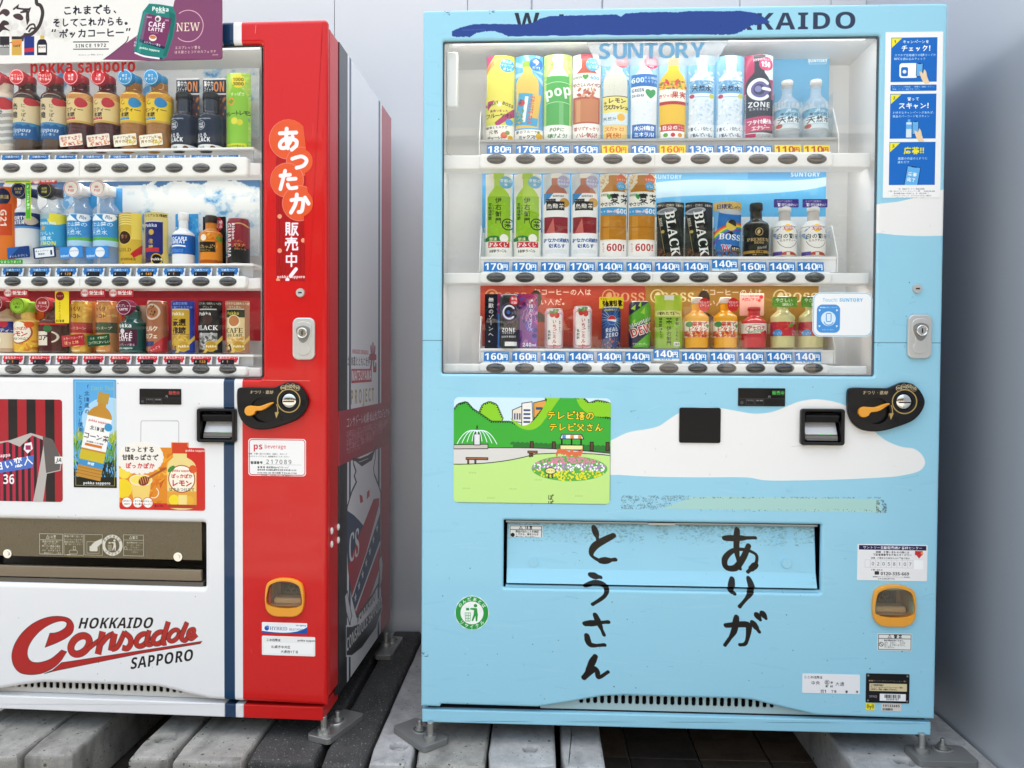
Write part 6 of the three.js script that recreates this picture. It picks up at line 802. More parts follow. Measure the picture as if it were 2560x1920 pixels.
const oolong=(g,h)=>{fillR(g,'#ccd9e2',0,0,100,h);bt(g,50,-6,86,290,'#b4725c','#f0efe9',0.22);fillR(g,'#8c2530',8,168,84,64);g.fillStyle='#c66a62';g.beginPath();g.moveTo(14,228);g.lineTo(40,172);g.lineTo(46,230);g.fill();fillR(g,'#f0efec',5,76,90,92);g.fillStyle='#3f8cc8';g.beginPath();g.moveTo(5,76);g.lineTo(40,76);g.lineTo(5,120);g.fill();T(g,'SUNTORY',58,88,9,{c:'#444'});ci(g,80,112,18,'#c8963e');fillR(g,'#241f1c',14,108,66,34);fillR(g,'#241f1c',12,98,36,12);T(g,'サントリー',30,104,8,{c:'#fff',gap:0.9});T(g,'烏龍茶',47,126,22,{c:'#efeae0',w:0.1});ci(g,76,32,24,'#a9aed6');T(g,'おいしさ',76,26,11,{c:'#fff'});T(g,'そのまま!',76,40,10,{c:'#fff'});fillR(g,'#f3f4f4',3,230,94,h);T(g,'おなかの脂肪',50,258,18,{c:'#2a4a94',w:0.13,gap:0.86});T(g,'を減らす',52,280,18,{c:'#2a4a94',w:0.13,gap:0.86});small(g,10,294,80,4,'#b9c4cc');};
blueDrink(1,2,C(434,'oolong',oolong),'left of the two dark red oolong tea cards with white caps');blueDrink(1,3,C(434,'oolong',oolong),'right of the two dark red oolong tea cards with white caps');
const mugi=(g,h)=>{fillR(g,'#e9e2cc',0,0,100,h);speck(g,0,0,100,70,60,['#c9a04c','#e0c278','#b58a38'],2,6);bt(g,50,-20,94,320,'#b87a24','#e8e6da',0.22);fillR(g,'#f1efe6',3,70,94,62);fillR(g,'#4d9cd2',3,130,94,30);T(g,'GREEN',17,82,12,{c:'#3a6a3c',sx:0.62});g.fillStyle='#3f9f48';g.beginPath();g.moveTo(34,100);g.bezierCurveTo(16,84,28,74,34,82);g.bezierCurveTo(40,74,52,84,34,100);g.fill();T(g,'麦茶',72,98,42,{c:'#20202a',w:0.1,gap:0.96});T(g,'やさしい',28,118,17,{c:'#20202a',w:0.12,gap:0.8});T(g,'600',80,146,25,{c:'#eef6fc'});T(g,'ミネラル',22,146,10,{c:'#fff'});T(g,'たっぷり',48,146,11,{c:'#e0402c',b:'#fff',bw:0.2});fillR(g,'#c88a2e',14,165,20,90);fillR(g,'#a5681c',4,205,92,4);fillR(g,'#f2e9d8',0,255,100,10);fillR(g,'#f6f3ec',0,262,100,h);T(g,'600',54,286,40,{c:'#b8282c',sx:0.86});T(g,'!',88,286,34,{c:'#b8282c'});T(g,'たっぷり',14,268,9,{c:'#b8282c',v:true});ci(g,76,24,20,'#e0663c');T(g,'ミネラル',76,24,10,{c:'#fff',gap:0.9});ci(g,76,48,17,'#5aace0');T(g,'ゼロ',76,50,12,{c:'#fff'});};
blueDrink(1,4,C(434,'mugi',mugi),'left of the two brown barley tea cards marked 600');blueDrink(1,5,C(434,'mugi',mugi),'right of the two brown barley tea cards marked 600');
const black=(g,h)=>{fillR(g,'#2a2b2d',0,0,100,h);T(g,'深煎り・荒挽き・雑味なし',50,13,11,{c:'#d9d0bd',gap:0.84});speck(g,0,h-40,100,44,220,['#4a2c1c','#6e4630','#33201a','#8a5c40'],2,5);g.save();g.translate(48,112);g.rotate(0.16-0.32);fillR(g,'#18191b',-36,-78,72,150);g.fillStyle='#a9adb0';g.beginPath();g.ellipse(0,-80,36,12,0,0,7);g.fill();g.fillStyle='#7a7e82';g.beginPath();g.ellipse(0,-81,26,7,0,0,7);g.fill();T(g,'BLACK',8,4,47,{c:'#ecebe4',rot:Math.PI/2,sx:1.0,f:'serif'});fillR(g,'#b59a5c',-33,-70,1.5,140);ci(g,-26,-8,6,'#b59a5c');T(g,'BOSS',-27,-44,12,{c:'#ddd6c4',rot:Math.PI/2,f:'serif'});g.restore();};
blueDrink(1,6,C(505,'black',black),'left of the two black coffee can cards in the middle row');blueDrink(1,7,C(505,'black',black),'right of the two black coffee can cards, beside the rainbow one');
blueDrink(1,8,C(505,'rainbow',(g,h)=>{fillR(g,'#6fb0de',0,0,100,h);fillR(g,'#d8b25a',0,0,100,30);T(g,'日限定',33,17,20,{c:'#1c3a78',w:0.13,gap:0.9});T(g,'レボマン',80,21,14,{c:'#1c3a78',gap:0.72});g.save();g.translate(52,115);g.rotate(0.08);fillR(g,'#2d6fb4',-42,-78,84,160);g.fillStyle='#b9bcbf';g.beginPath();g.ellipse(0,-78,42,9,0,0,7);g.fill();['#d83a34','#e8842c','#efd63c','#4aa84a','#3a6fc8','#7a4aa8'].forEach((c,i)=>{g.strokeStyle=c;g.lineWidth=5;g.beginPath();g.arc(40,80,120-i*5,3.3,4.9);g.stroke();});ci(g,6,-30,20,'#d9bf52');g.fillStyle='#241a18';g.beginPath();g.ellipse(8,-36,16,15,0.2,Math.PI,0.4);g.fill();g.beginPath();g.moveTo(-16,2);g.lineTo(6,-8);g.lineTo(26,4);g.fill();T(g,'BOSS',6,12,30,{c:'#f1f1ee',f:'serif'});T(g,'W',-6,54,32,{c:'#c8304a',f:'serif',b:'#fff',bw:0.08});fillR(g,'#201c1e',12,44,34,22);T(g,'焙煎',29,55,15,{c:'#f0e8d4'});g.restore();speck(g,0,h-32,100,34,140,['#4a2c1c','#6e4630','#8a5c40'],2,5);}),'rainbow printed coffee can card under a gold header');
blueDrink(1,9,{top:509,key:'premium',c:[0.018,0.009,0.007],cap:'#1c1c1e',R:0.0318,sh:0.66,nk:0.8,nr:0.46,label:[0.0,0.66],capH:0.019,draw:(g,h)=>{fillR(g,'#1c1a1b',0,0,100,h);T(g,'PREMIUM',50,h*0.46,17,{c:'#cdae72',f:'serif',sx:0.95});T(g,'BOSS',50,h*0.55,14,{c:'#cdae72',f:'serif'});g.strokeStyle='#cdae72';g.lineWidth=2.5;g.beginPath();g.arc(50,h*0.23,14,0,7);g.stroke();g.fillStyle='#cdae72';g.beginPath();g.ellipse(48,h*0.23,6,9,0.3,0,7);g.fill();T(g,'Blend',62,h*0.7,14,{c:'#ddd2c0',f:'serif',rot:-0.2,skew:0.3,bold:false});fillR(g,'#b08a3e',0,h*0.79,100,11);T(g,'香る微糖',50,h*0.83,9,{c:'#2a1c10'});T(g,'微糖 コーヒー',50,h*0.92,8,{c:'#cdae72'});}},'dark coffee bottle with a black cap and gold lettering','coffee bottle');
const lipton={top:519,c:[0.55,0.5,0.46],cap:'#f1f1ee',key:'lipton',R:0.0310,sh:0.60,nk:0.82,nr:0.46,label:[0.0,0.78],head:{h:0.021,z:0.012,up:0.1,draw:(g,h)=>{fillR(g,'#4a3a90',0,0,100,h);T(g,'ミルクと紅茶の',42,9,10,{c:'#e6e2f4',gap:0.9});T(g,'贅沢な味わい',54,23,15,{c:'#fff',gap:0.9,w:0.11});}},draw:(g,h)=>{fillR(g,'#eeeae2',0,0,100,h);for(let i=0;i<60;i++){const a=rr(-0.6,3.8),x=50+44*Math.cos(a),y=h*0.38-34*Math.sin(a);g.fillStyle=rnd()<0.6?'#6f8fc0':'#a9bcd8';g.beginPath();g.ellipse(x,y,4,2,a,0,7);g.fill();}ci(g,50,h*0.22,16,'#f0c22e');fillR(g,'#c32c2c',30,h*0.22-6,40,13);T(g,'Lipton',50,h*0.22,13,{c:'#fff'});T(g,'白の贅沢',50,h*0.44,22,{c:'#2c3430',w:0.1,gap:0.94});T(g,'ミルクティー',50,h*0.55,12,{c:'#7a6a58',gap:0.9});g.strokeStyle='#3a3c3c';g.lineWidth=1.4;g.beginPath();g.arc(50,h*0.5,38,0.2,2.9);g.stroke();g.fillStyle='#b4472f';g.beginPath();g.ellipse(52,h*0.96,36,18,0,0,7);g.fill();fillR(g,'#e6d8c8',44,h*0.86,14,16);fillR(g,'#5b4a98',2,h*0.84,26,14);}};
blueDrink(1,10,lipton,'left of the two white milk tea bottles under purple headers','tea bottle');blueDrink(1,11,lipton,'right of the two white milk tea bottles under purple headers','tea bottle');
{
const t=place(BLUE,2,0.5,12,bX[2],bRows[2].ledge,'wide purple energy drink card spanning two columns at the lower left','drink display',-0.097,undefined,'display_card'),H=heightTo(BLUE,1280,735,-0.096,t);
flatCard(t,0.138,H,0.0,'zonewide',(g,h)=>{const w=100;fillR(g,'#191a38',0,0,w,h);fillR(g,'#a8356e',24,0,76,h*0.4);fillR(g,'#8a4a9c',66,h*0.2,34,h*0.8);speck(g,24,0,76,h,70,['#d0559c','#5a6fd0','#e6a4d0','#3a2c6c','#283a8c'],1,7);g.strokeStyle='#f0c4e4';g.lineWidth=0.6;for(let i=0;i<9;i++){let x=rr(70,98),y=rr(0,40);g.beginPath();g.moveTo(x,y);for(let k=0;k<6;k++)g.lineTo(x+=rr(-6,5),y+=rr(2,9));g.stroke();}fillR(g,'#15162c',0,0,22,h);fillR(g,'#4a86cc',25,h*0.35,6,h*0.65);T(g,'無敵のゾーンへ。',12,6,10.4,{c:'#f4f4f4',v:true,w:0.12,gap:1.0});T(g,'濃縮カフェイン',87,10,8.4,{c:'#f4eef6',v:true,w:0.12,gap:0.98});T(g,'240',80,h-8,10,{c:'#fff'});T(g,'ml',93,h-7,7,{c:'#fff'});});
const o={key:'zonecan',draw:(g,h)=>{fillR(g,'#14141c',0,0,100,h);for(let i=0;i<14;i++){g.strokeStyle=['#5c7ce0','#a060d0','#d070c0'][i%3];g.lineWidth=1.4;g.beginPath();g.arc(50,h*0.34,20+i*2.2,i,i+1.3);g.stroke();}ci(g,50,h*0.34,17,'#0c0c16');ci(g,48,h*0.34,10,'#3c62b8');g.strokeStyle='#eef';g.lineWidth=9;g.lineCap='round';g.beginPath();g.arc(52,h*0.34,30,-0.7,-5.5,true);g.stroke();T(g,'ZONE',50,h*0.66,26,{c:'#f2f2f4'});T(g,'ENERGY',50,h*0.72,12,{c:'#d9d9de',gap:1.3});T(g,'QUICK BOOST',50,h*0.79,11,{c:'#e6e6ea'});ci(g,76,h*0.12,22,'#d8303a');T(g,'最強',76,h*0.09,14,{c:'#fff'});T(g,'起動',76,h*0.16,14,{c:'#fff'});fillR(g,'#f2f2f2',30,h*0.88,62,h*0.08);}};
const c=new THREE.Group();c.name='slim_can';t.add(c);c.position.set(-0.004,0,0.0265);can(c,0.0245,H*0.97,o);
}
const ichigo={can:true,key:'ichigo',R:0.0244,draw:(g,h)=>{fillR(g,'#eecfd4',0,0,100,h);g.fillStyle='#f6eeea';g.beginPath();g.roundRect(10,26,82,h-40,10);g.fill();g.strokeStyle='#a83a48';g.lineWidth=1.6;g.stroke();ci(g,40,30,14,'#cf3432');ci(g,64,34,14,'#d8403a');speck(g,22,8,60,14,16,['#4f8a3c','#6fa84a'],4,9);T(g,'いちごミルク',52,52,24,{c:'#b02c36',v:true,w:0.11,gap:0.94});T(g,'乳飲料',26,104,15,{c:'#3a3a3a',v:true});T(g,'果実の味わい',80,60,9,{c:'#5a4a4a',v:true});T(g,'SUNTORY',54,h-10,12,{c:'#b02c36'});}};
blueDrink(2,2,{...ichigo,top:772},'left of the two pink strawberry milk cans','drink can');blueDrink(2,3,{...ichigo,top:766},'right of the two pink strawberry milk cans, beside the yellow header','drink can');
blueDrink(2,4,{can:true,top:768,key:'pepsi',R:0.0248,head:{h:0.030,z:0.0,up:0.12,draw:(g,h)=>{fillR(g,'#f0dc2c',0,0,100,h);T(g,'強刺激',54,h*0.56,29,{c:'#1a1a1a',w:0.15,gap:0.94,rot:-0.04});T(g,'さらに',18,h*0.18,9,{c:'#1a1a1a'});}},draw:(g,h)=>{fillR(g,'#1c3a78',0,0,100,h);for(let i=0;i<26;i++){g.strokeStyle=['#4f9ee0','#bfe0f4','#3a6fc0'][i%3];g.lineWidth=2;g.beginPath();g.moveTo(50+16*Math.cos(i),62+16*Math.sin(i));g.lineTo(50+60*Math.cos(i),62+60*Math.sin(i));g.stroke();}T(g,'強炭酸強カフェ',50,16,13,{c:'#e8d84a',gap:0.84});ci(g,50,64,22,'#f2f2f2');g.fillStyle='#c8303a';g.beginPath();g.arc(50,64,21,Math.PI*1.05,Math.PI*1.95);g.fill();g.fillStyle='#2458b0';g.beginPath();g.arc(50,64,21,0.4,Math.PI-0.1);g.fill();T(g,'REAL',50,108,26,{c:'#d9dee4',rot:-0.14,skew:0.2});T(g,'ZERO',52,132,26,{c:'#d9dee4',rot:-0.14,skew:0.2});speck(g,0,h-50,100,50,60,['#e0883c','#c8502c','#3a2018','#f0c060'],2,6);}},'blue cola can bursting with light under a yellow header','drink can');
blueDrink(2,5,{can:true,top:754,key:'dew',R:0.0284,draw:(g,h)=>{fillR(g,'#2c2a48',0,0,100,h);g.fillStyle='#5fae2e';for(const p of[[[0,60],[60,20],[100,0],[100,60],[0,120]],[[10,190],[60,150],[100,120],[90,200]]]){g.beginPath();p.forEach(([x,y],i)=>i?g.lineTo(x,y):g.moveTo(x,y));g.fill();}g.fillStyle='#a5d63a';for(let i=0;i<9;i++){const x=rr(5,80),y=rr(10,h-20);g.beginPath();g.moveTo(x,y);g.lineTo(x+rr(14,34),y-rr(8,26));g.lineTo(x+rr(8,20),y+rr(4,14));g.fill();}T(g,'Mountain',50,86,24,{c:'#f2f4ee',rot:-0.36,b:'#1c4a24',bw:0.12,sx:0.9});T(g,'DEW',54,118,46,{c:'#d0303a',rot:-0.3,b:'#f4f4ee',bw:0.12});T(g,'マウンテンデュー',50,h-18,11,{c:'#e6ecd8',gap:0.86});}},'green and dark purple soda can with red lettering','drink can');
blueDrink(2,6,C(737,'iemonhot',(g,h)=>{fillR(g,'#aecb40',0,0,100,h);bt(g,50,2,76,220,'#b9ce52','#f2f2ee',0.27);fillR(g,'#dfd98a',3,60,94,22);fillR(g,'#8fb63c',3,84,94,120);T(g,'淹れたて緑へ',50,71,15,{c:'#34441c',gap:0.9,w:0.11});T(g,'茶',50,100,28,{c:'#24361a',w:0.11});T(g,'京都',80,88,14,{c:'#24361a',v:true});T(g,'福寿園',20,86,12,{c:'#24361a',v:true});g.strokeStyle='#b9cf6a';g.lineWidth=1;g.strokeRect(8,84,84,32);T(g,'伊右衛門',50,120,19,{c:'#24361a',v:true,gap:0.94,w:0.11});T(g,'いえもん',80,124,12,{c:'#24361a',v:true});T(g,'淹れたて',22,126,10,{c:'#24361a',v:true});fillR(g,'#f4f4ee',68,180,24,16);T(g,'280',80,188,12,{c:'#333'});}),'flat green tea card with a white-capped bottle in the bottom row');
const vit={top:744,key:'vitamin',c:[0.86,0.40,0.012],cap:'#f1efe9',R:0.0302,sh:0.66,nk:0.83,nr:0.44,label:[0.24,0.585],ribs:true,capH:0.016,tagc:(g,h)=>{ci(g,50,h/2,60,'#d3302f');T(g,'1日分の',48,40,25,{c:'#fff',gap:0.9});T(g,'ビタミン!',50,66,22,{c:'#fff',gap:0.82});},draw:(g,h)=>{fillR(g,'#f1ead6',0,0,100,h);ci(g,14,h*0.2,12,'#3f8a44');g.fillStyle='#3f9f48';g.beginPath();g.moveTo(88,30);g.bezierCurveTo(74,18,84,8,88,16);g.bezierCurveTo(92,8,104,18,88,30);g.fill();T(g,'果実で',52,h*0.2,23,{c:'#c03a2c',w:0.13,gap:0.9});T(g,'ビタミン',48,h*0.52,22,{c:'#c8402c',w:0.14,gap:0.9});speck(g,2,h*0.66,96,h*0.34,50,['#b8382c','#dc6a34','#e89a3c'],5,10);}};
blueDrink(2,7,vit,'left of the two orange vitamin juice bottles with red tags','juice bottle');blueDrink(2,8,vit,'right of the two orange vitamin juice bottles, beside the red one','juice bottle');
blueDrink(2,9,{top:768,key:'acerola',c:[0.62,0.035,0.04],cap:'#c8454a',R:0.0312,sh:0.66,nk:0.86,nr:0.46,label:[0.28,0.64],ribs:true,head:{h:0.058,z:-0.02,up:0.35,draw:(g,h)=>{fillR(g,'#e8b4a6',0,0,100,h);T(g,'アセロラ果実100%',42,12,11,{c:'#c0464a',gap:0.86});T(g,'天然ビタミン',48,26,16,{c:'#b8303a',gap:0.86,w:0.12});ci(g,88,16,8,'#c8303a');ci(g,80,30,6,'#d04a44');}},draw:(g,h)=>{fillR(g,'#efe3d4',0,0,100,h);fillR(g,'#c4343c',0,h*0.72,100,h*0.28);g.strokeStyle='#c06a5c';g.lineWidth=1.4;g.beginPath();g.ellipse(48,h*0.4,38,h*0.3,0,0,7);g.stroke();T(g,'アセロラ',48,h*0.34,19,{c:'#b0303a',w:0.13,gap:0.9});T(g,'Refresh',46,h*0.56,15,{c:'#5c8a5c',f:'serif',rot:-0.1});ci(g,84,h*0.64,9,'#c02c34');ci(g,72,h*0.72,8,'#d0443c');}},'red acerola juice bottle in front of a pink header','juice bottle');
const apple={top:742,key:'apple',c:[0.66,0.60,0.27],cap:'#efefe8',R:0.0308,sh:0.64,nk:0.83,nr:0.46,label:[0.26,0.56],ribs:true,capH:0.016,head:{h:0.026,z:0.016,up:1.05,draw:(g,h)=>{fillR(g,'#6aa33a',0,0,100,h);speck(g,0,0,100,h,18,['#8cbf56','#4f8a30'],3,8);T(g,'やさしい',46,h*0.34,19,{c:'#f6fbe8',w:0.13,gap:0.9});T(g,'味わい',62,h*0.74,16,{c:'#f6fbe8',w:0.13,gap:0.9});}},draw:(g,h)=>{fillR(g,'#b8344a',0,0,100,h);speck(g,60,0,40,h,26,['#d86a74','#a02840','#e8a0a0'],2,6);ci(g,42,h*0.48,34,'#c42c34');speck(g,16,h*0.2,50,h*0.55,16,['#d8484a','#b0242c'],3,8);g.fillStyle='#6a9a3a';g.beginPath();g.ellipse(72,h*0.22,14,7,-0.5,0,7);g.fill();ci(g,20,h*0.8,15,'#3f8cd0');T(g,'すっきり',20,h*0.76,8,{c:'#fff'});T(g,'りんご',20,h*0.86,9,{c:'#fff'});}};
blueDrink(2,10,apple,'pale yellow apple juice bottle with a red label, left of the touch sign','juice bottle');blueDrink(2,11,apple,'pale yellow apple juice bottle partly hidden behind the white touch sign','juice bottle');

// ───────────────────────── the red and white machine ─────────────────────────
const red=thing('vending_machine','red and white drink machine under a purple and white banner','vending machine',RED,0,0,0);
const redC='#cc1a1a',navyC='#16385a',whiteC='#e9e9ea';
const PS='pokka sapporo';
const redDepth=-hit(RED,847,900,'x',0).z,blackTo=hit(RED,868.5,900,'x',0).z;
const redArt=doorArt(RED,-RW,RD-0.004,RW,RT-RD+0.008,1130,(g,P,path,S,X,Y)=>{
const W=RW*S,H=(RT-RD+0.008)*S,sx=(px)=>P(px,900)[0];
g.fillStyle=whiteC;g.fillRect(0,0,W,H);g.fillStyle=navyC;g.fillRect(sx(559),0,sx(585.5)-sx(559),H);g.fillStyle=redC;g.fillRect(sx(606),0,W,H);
// club lettering
const q=(x,y)=>[x*0.2351,1520+y*0.2351];
const L=(pts,w,closed)=>{for(const[c,k]of[['#2a1210',5],['#b22a22',0]]){g.strokeStyle=c;g.lineWidth=(w+k*1.6)*0.2351*S/1000;g.lineJoin='miter';g.lineCap='butt';path(pts.map((p)=>q(...p)),closed?2:1);if(closed)g.closePath();g.stroke();}};
const PO=(pts)=>{path(pts.map((p)=>q(...p)),0);g.closePath();g.fillStyle='#b01f1c';g.fill();g.strokeStyle='#2a1210';g.lineWidth=1.3;g.stroke();};
const cpts=new THREE.CatmullRomCurve3([[710,465],[640,570],[560,640],[440,695],[310,708],[210,685],[150,620],[125,520],[150,400],[230,270],[350,165],[500,100],[640,88],[740,115],[783,180],[770,260],[700,320],[590,375],[480,417]].map(([x,y])=>V3(x,y,0)),false,'centripetal').getPoints(90).map((v)=>[v.x,v.y]);
const ipts=new THREE.CatmullRomCurve3([[530,268],[590,262],[650,240],[700,200],[710,160],[680,140],[620,142],[520,180],[420,250],[335,350],[295,440],[297,520],[330,565],[390,580],[460,570],[540,540],[600,495],[655,445]].map(([x,y])=>V3(x,y,0)),false,'centripetal').getPoints(80).map((v)=>[v.x,v.y]);
PO([...cpts,...ipts]);
const ell=(x,y,a,b,t)=>Array.from({length:14},(_,i)=>{const k=i/14*6.283;return[x+a*Math.cos(k)-t*b*Math.sin(k),y+b*Math.sin(k)];});
L(ell(852,392,92,98,0.35),72,true);L([[930,440],[985,395],[1060,340]],44);L([[1042,492],[1092,250]],66);L([[1062,400],[1150,300],[1215,268]],50);L([[1218,270],[1182,455]],66);L([[1186,440],[1240,420],[1330,250]],50);L([[1318,258],[1385,320],[1388,385],[1350,430],[1300,420]],56);
L(ell(1512,340,58,66,0.4),52,true);L([[1588,236],[1560,380],[1600,388],[1640,350]],46);L(ell(1690,318,58,64,0.4),50,true);L([[1790,145],[1735,372],[1770,368]],50);L(ell(1848,292,50,60,0.4),44,true);L([[1895,300],[1935,260],[1990,150]],40);L([[1985,160],[1932,325],[1965,345],[2000,310]],46);L([[1985,305],[2055,270],[2062,225],[2020,235],[2000,290],[2030,330],[2095,285]],38);
PO([[470,698],[560,660],[655,580],[1500,452],[2147,353],[2130,378],[1500,482],[600,665]]);
let[a,b]=P(...q(1235,158));T(g,'HOKKAIDO',a,b,0.0385*S,{c:'#1c120e',rot:-0.035,skew:0.32,sx:0.97});[a,b]=P(...q(1725,542));T(g,'SAPPORO',a,b,0.040*S,{c:'#131010',rot:-0.17,skew:0.28,sx:0.92});
// hairline hatch and wear
g.strokeStyle='#8d8f92';g.lineWidth=1.3;path([[352,1108],[352.5,1056],[355,1052],[444,1052],[447,1056],[447,1108]]);g.stroke();
for(let i=0;i<80;i++){g.fillStyle=`rgba(60,50,45,${rr(0.3, 0.8)})`;g.beginPath();g.arc(rr(0,W),H*(1-rnd()**2*0.5),rr(0.5,1.5),0,7);g.fill();}
for(let i=0;i<26;i++){const x=rr(sx(610),W),y=rr(0,H);g.strokeStyle=`rgba(${rnd() < 0.5 ? '255,170,160' : '120,10,10'},${rr(0.12, 0.4)})`;g.lineWidth=rr(0.5,1.2);g.beginPath();g.moveTo(x,y);g.lineTo(x+rr(-6,6),y+rr(-50,50));g.stroke();}
g.strokeStyle='rgba(245,190,180,0.8)';g.lineWidth=1.2;path([[656,950],[700,951],[775,952]]);g.stroke();path([[640,62],[638,84]]);g.stroke();path([[653,120],[657,108]]);g.stroke();
});
const redPaint=M('machine_wrap_paint',{map:redArt.t,roughness:0.36,specularIntensity:0.25,clearcoat:0.55,clearcoatRoughness:0.05});
const plainRed=M('red_paint',{color:new THREE.Color(redC),roughness:0.36,specularIntensity:0.4,clearcoat:0.55,clearcoatRoughness:0.06});
const rWin={...rect(RED,0,126,656,946,0)};rWin.x0=-RW+0.05;rWin.w=rWin.x1-rWin.x0;rWin.x=(rWin.x0+rWin.x1)/2;
const rFlap={...rect(RED,0,1297,512,1470,0)};rFlap.x0=-RW+0.16;rFlap.w=rFlap.x1-rFlap.x0;rFlap.x=(rFlap.x0+rFlap.x1)/2;
const rBill=rect(RED,496,1026,584,1102,0),rRet=rect(RED,674,1459,748,1528,0);
{
const foot=[[523,1750],[500,1744],[470,1738],[440,1730],[410,1722.5],[390,1719],[250,1713],[110,1708.5],[95,1709.5],[60,1714],[0,1724],[-60,1734]].map((p)=>R(...p));
const s=new THREE.Shape();s.moveTo(-RW,RD);s.lineTo(foot[foot.length-1][0],RD);for(const[x,y]of foot.reverse())s.lineTo(x,Math.max(y,RD+0.0004));s.lineTo(0,RD);s.lineTo(0,RT-0.01);s.absarc(-0.01,RT-0.01,0.01,0,Math.PI/2);s.lineTo(-RW,RT);s.closePath();
s.holes.push(roundRect(rWin.x0,rWin.y0,rWin.x1,rWin.y1,0.008,THREE.Path),roundRect(rFlap.x0,rFlap.y0,rFlap.x1,rFlap.y1,0.006,THREE.Path),roundRect(rBill.x0,rBill.y0,rBill.x1,rBill.y1,0.003,THREE.Path),roundRect(rRet.x0,rRet.y0,rRet.x1,rRet.y1,0.012,THREE.Path));
mesh('door',uvXY(plate(s,0.026,0,0.012,5,10),redArt.x0,redArt.y0,redArt.w,redArt.h),redPaint,red);
mesh('door_edge',[rbox(0.036,RT-RD-0.02,0.08,0.006,-0.0205,(RT+RD)/2,-0.0665),rbox(RW-0.05,0.02,0.08,0.004,-RW/2-0.022,RT-0.016,-0.0665)],plainRed,red);
// cabinet with its printed side
const zc=-redDepth-0.004,side=canvas(800,2000),g=side.getContext('2d'),zb=-0.70,y0=0.075,y1=RT-0.012;
const SZ=(z)=>(zc-z)/(zc-zb)*800,SY=(y)=>(y1-y)/(y1-y0)*2000,SP=(px,py)=>{const h=hit(RED,px,py,'x',0);return[SZ(h.z),SY(h.y)];},sx=(px)=>SP(px,900)[0];
g.fillStyle='#f2f2f2';g.fillRect(0,0,800,2000);g.fillStyle='#141416';g.fillRect(0,0,sx(868.5),2000);g.fillStyle=navyC;g.fillRect(sx(873),0,sx(877.5)-sx(873),2000);g.fillRect(sx(945.5),0,sx(949.8)-sx(945.5),2000);g.fillStyle='#b8202c';g.fillRect(sx(953.3),0,800,2000);
const pg=(pts,c,st,lw=3)=>{g.beginPath();pts.forEach((p,i)=>{const k=SP(...p);i?g.lineTo(...k):g.moveTo(...k);});g.closePath();if(c){g.fillStyle=c;g.fill();}if(st){g.strokeStyle=st;g.lineWidth=lw;g.stroke();}};
const yb=SP(900,1018)[1],yb2=SP(900,1142)[1];g.fillStyle='#a3182a';g.fillRect(0,yb,800,yb2-yb);
T(g,'コンサドーレ札幌 松山光プロジェクト',90,yb+42,40,{c:'#f1dfe0',a:-1,w:0.09});['北海道をホームタウンとする北海道コンサドーレ札幌は、北海道と','ともに世界を目指すクラブとして、すべての人に夢を届けます。','北海道の子どもたちを応援するため、仲間とともに進む','ような活動を行い、全国に元気を届ける','プロジェクトです。'].forEach((s2,i)=>T(g,s2,90,yb+76+i*14.5,22,{c:'#e0b6ba',a:-1,w:0.07}));
{const[a,b]=SP(912,918);T(g,'光',a+130,b-30,120,{c:'#c02030',w:0.14,b:'#1d2c4c',bw:0.05});g.fillStyle='#c02030';g.fillRect(a-190,b+6,300,46);T(g,'MATSUYAMA',a-40,b+28,46,{c:'#fff'});T(g,'北海道とともに世界へ',a-60,b-20,36,{c:'#333',w:0.09});T(g,'HOKKAIDO CONSADOLE',a-60,b-52,20,{c:'#c02030'});T(g,'PROJECT',a-20,b+98,66,{c:'#b8a46a',gap:1.3});}
// club crest
const SH=[[868,1268],[880,1228],[891,1205],[886,1190],[890,1178],[884,1160],[883,1148],[900,1150],[920,1142],[933,1132],[940,1118],[938,1148],[934,1170],[936,1186],[946,1212],[952,1230],[951,1330],[951,1400],[946,1460],[930,1490],[905,1524],[892,1540],[880,1490],[871,1420],[868,1350]];
pg(SH,'#ececec','#15161a',10);
const fill2=(pts,c)=>{g.save();g.beginPath();SH.forEach((p,i)=>{const k=SP(...p);i?g.lineTo(...k):g.moveTo(...k);});g.clip();pg(pts,c);g.restore();};
fill2([[866,1275],[885,1288],[897,1300],[912,1318],[866,1450]],navyC);fill2([[868,1420],[898,1340],[934,1248],[948,1245],[948,1262],[900,1440],[876,1510]],'#b8202c');fill2([[880,1500],[912,1400],[950,1280],[954,1300],[954,1340],[915,1450],[888,1530]],navyC);fill2([[888,1530],[918,1450],[954,1352],[956,1400],[930,1480],[900,1545]],'#b8202c');fill2([[878,1505],[911,1402],[950,1284],[950,1278],[911,1396],[878,1496]],'#ececec');fill2([[890,1530],[918,1449],[954,1350],[954,1343],[918,1442],[888,1524]],'#ececec');
pg([[899,1236],[906,1240],[908,1254],[901,1258]],'#c02c34');pg([[918,1230],[924,1224],[924,1240],[917,1248]],'#c02c34');pg([[883,1148],[900,1156],[920,1147],[940,1118],[930,1150],[905,1166]],'#15161a');
for(let i=0;i<7;i++){const k=SP(889+i*9,1500-i*29);T(g,'*',k[0],k[1],60,{c:'#ececec'});}
{const k=SP(884,1364);T(g,'CS',k[0]+12,k[1],130,{c:'#ececec',f:'serif',sx:0.9});}
for(const e of[[[862,1490],[869,1478],[872,1500],[880,1540],[874,1560],[866,1530]],[[948,1400],[954,1384],[957,1410],[955,1450],[950,1470]]])pg(e,'#dcdcdc','#15161a',6);
pg([[866,1565],[880,1565],[905,1555],[930,1525],[952,1490],[956,1520],[940,1570],[905,1620],[880,1640],[866,1640]],'#15161a','#ececec',6);
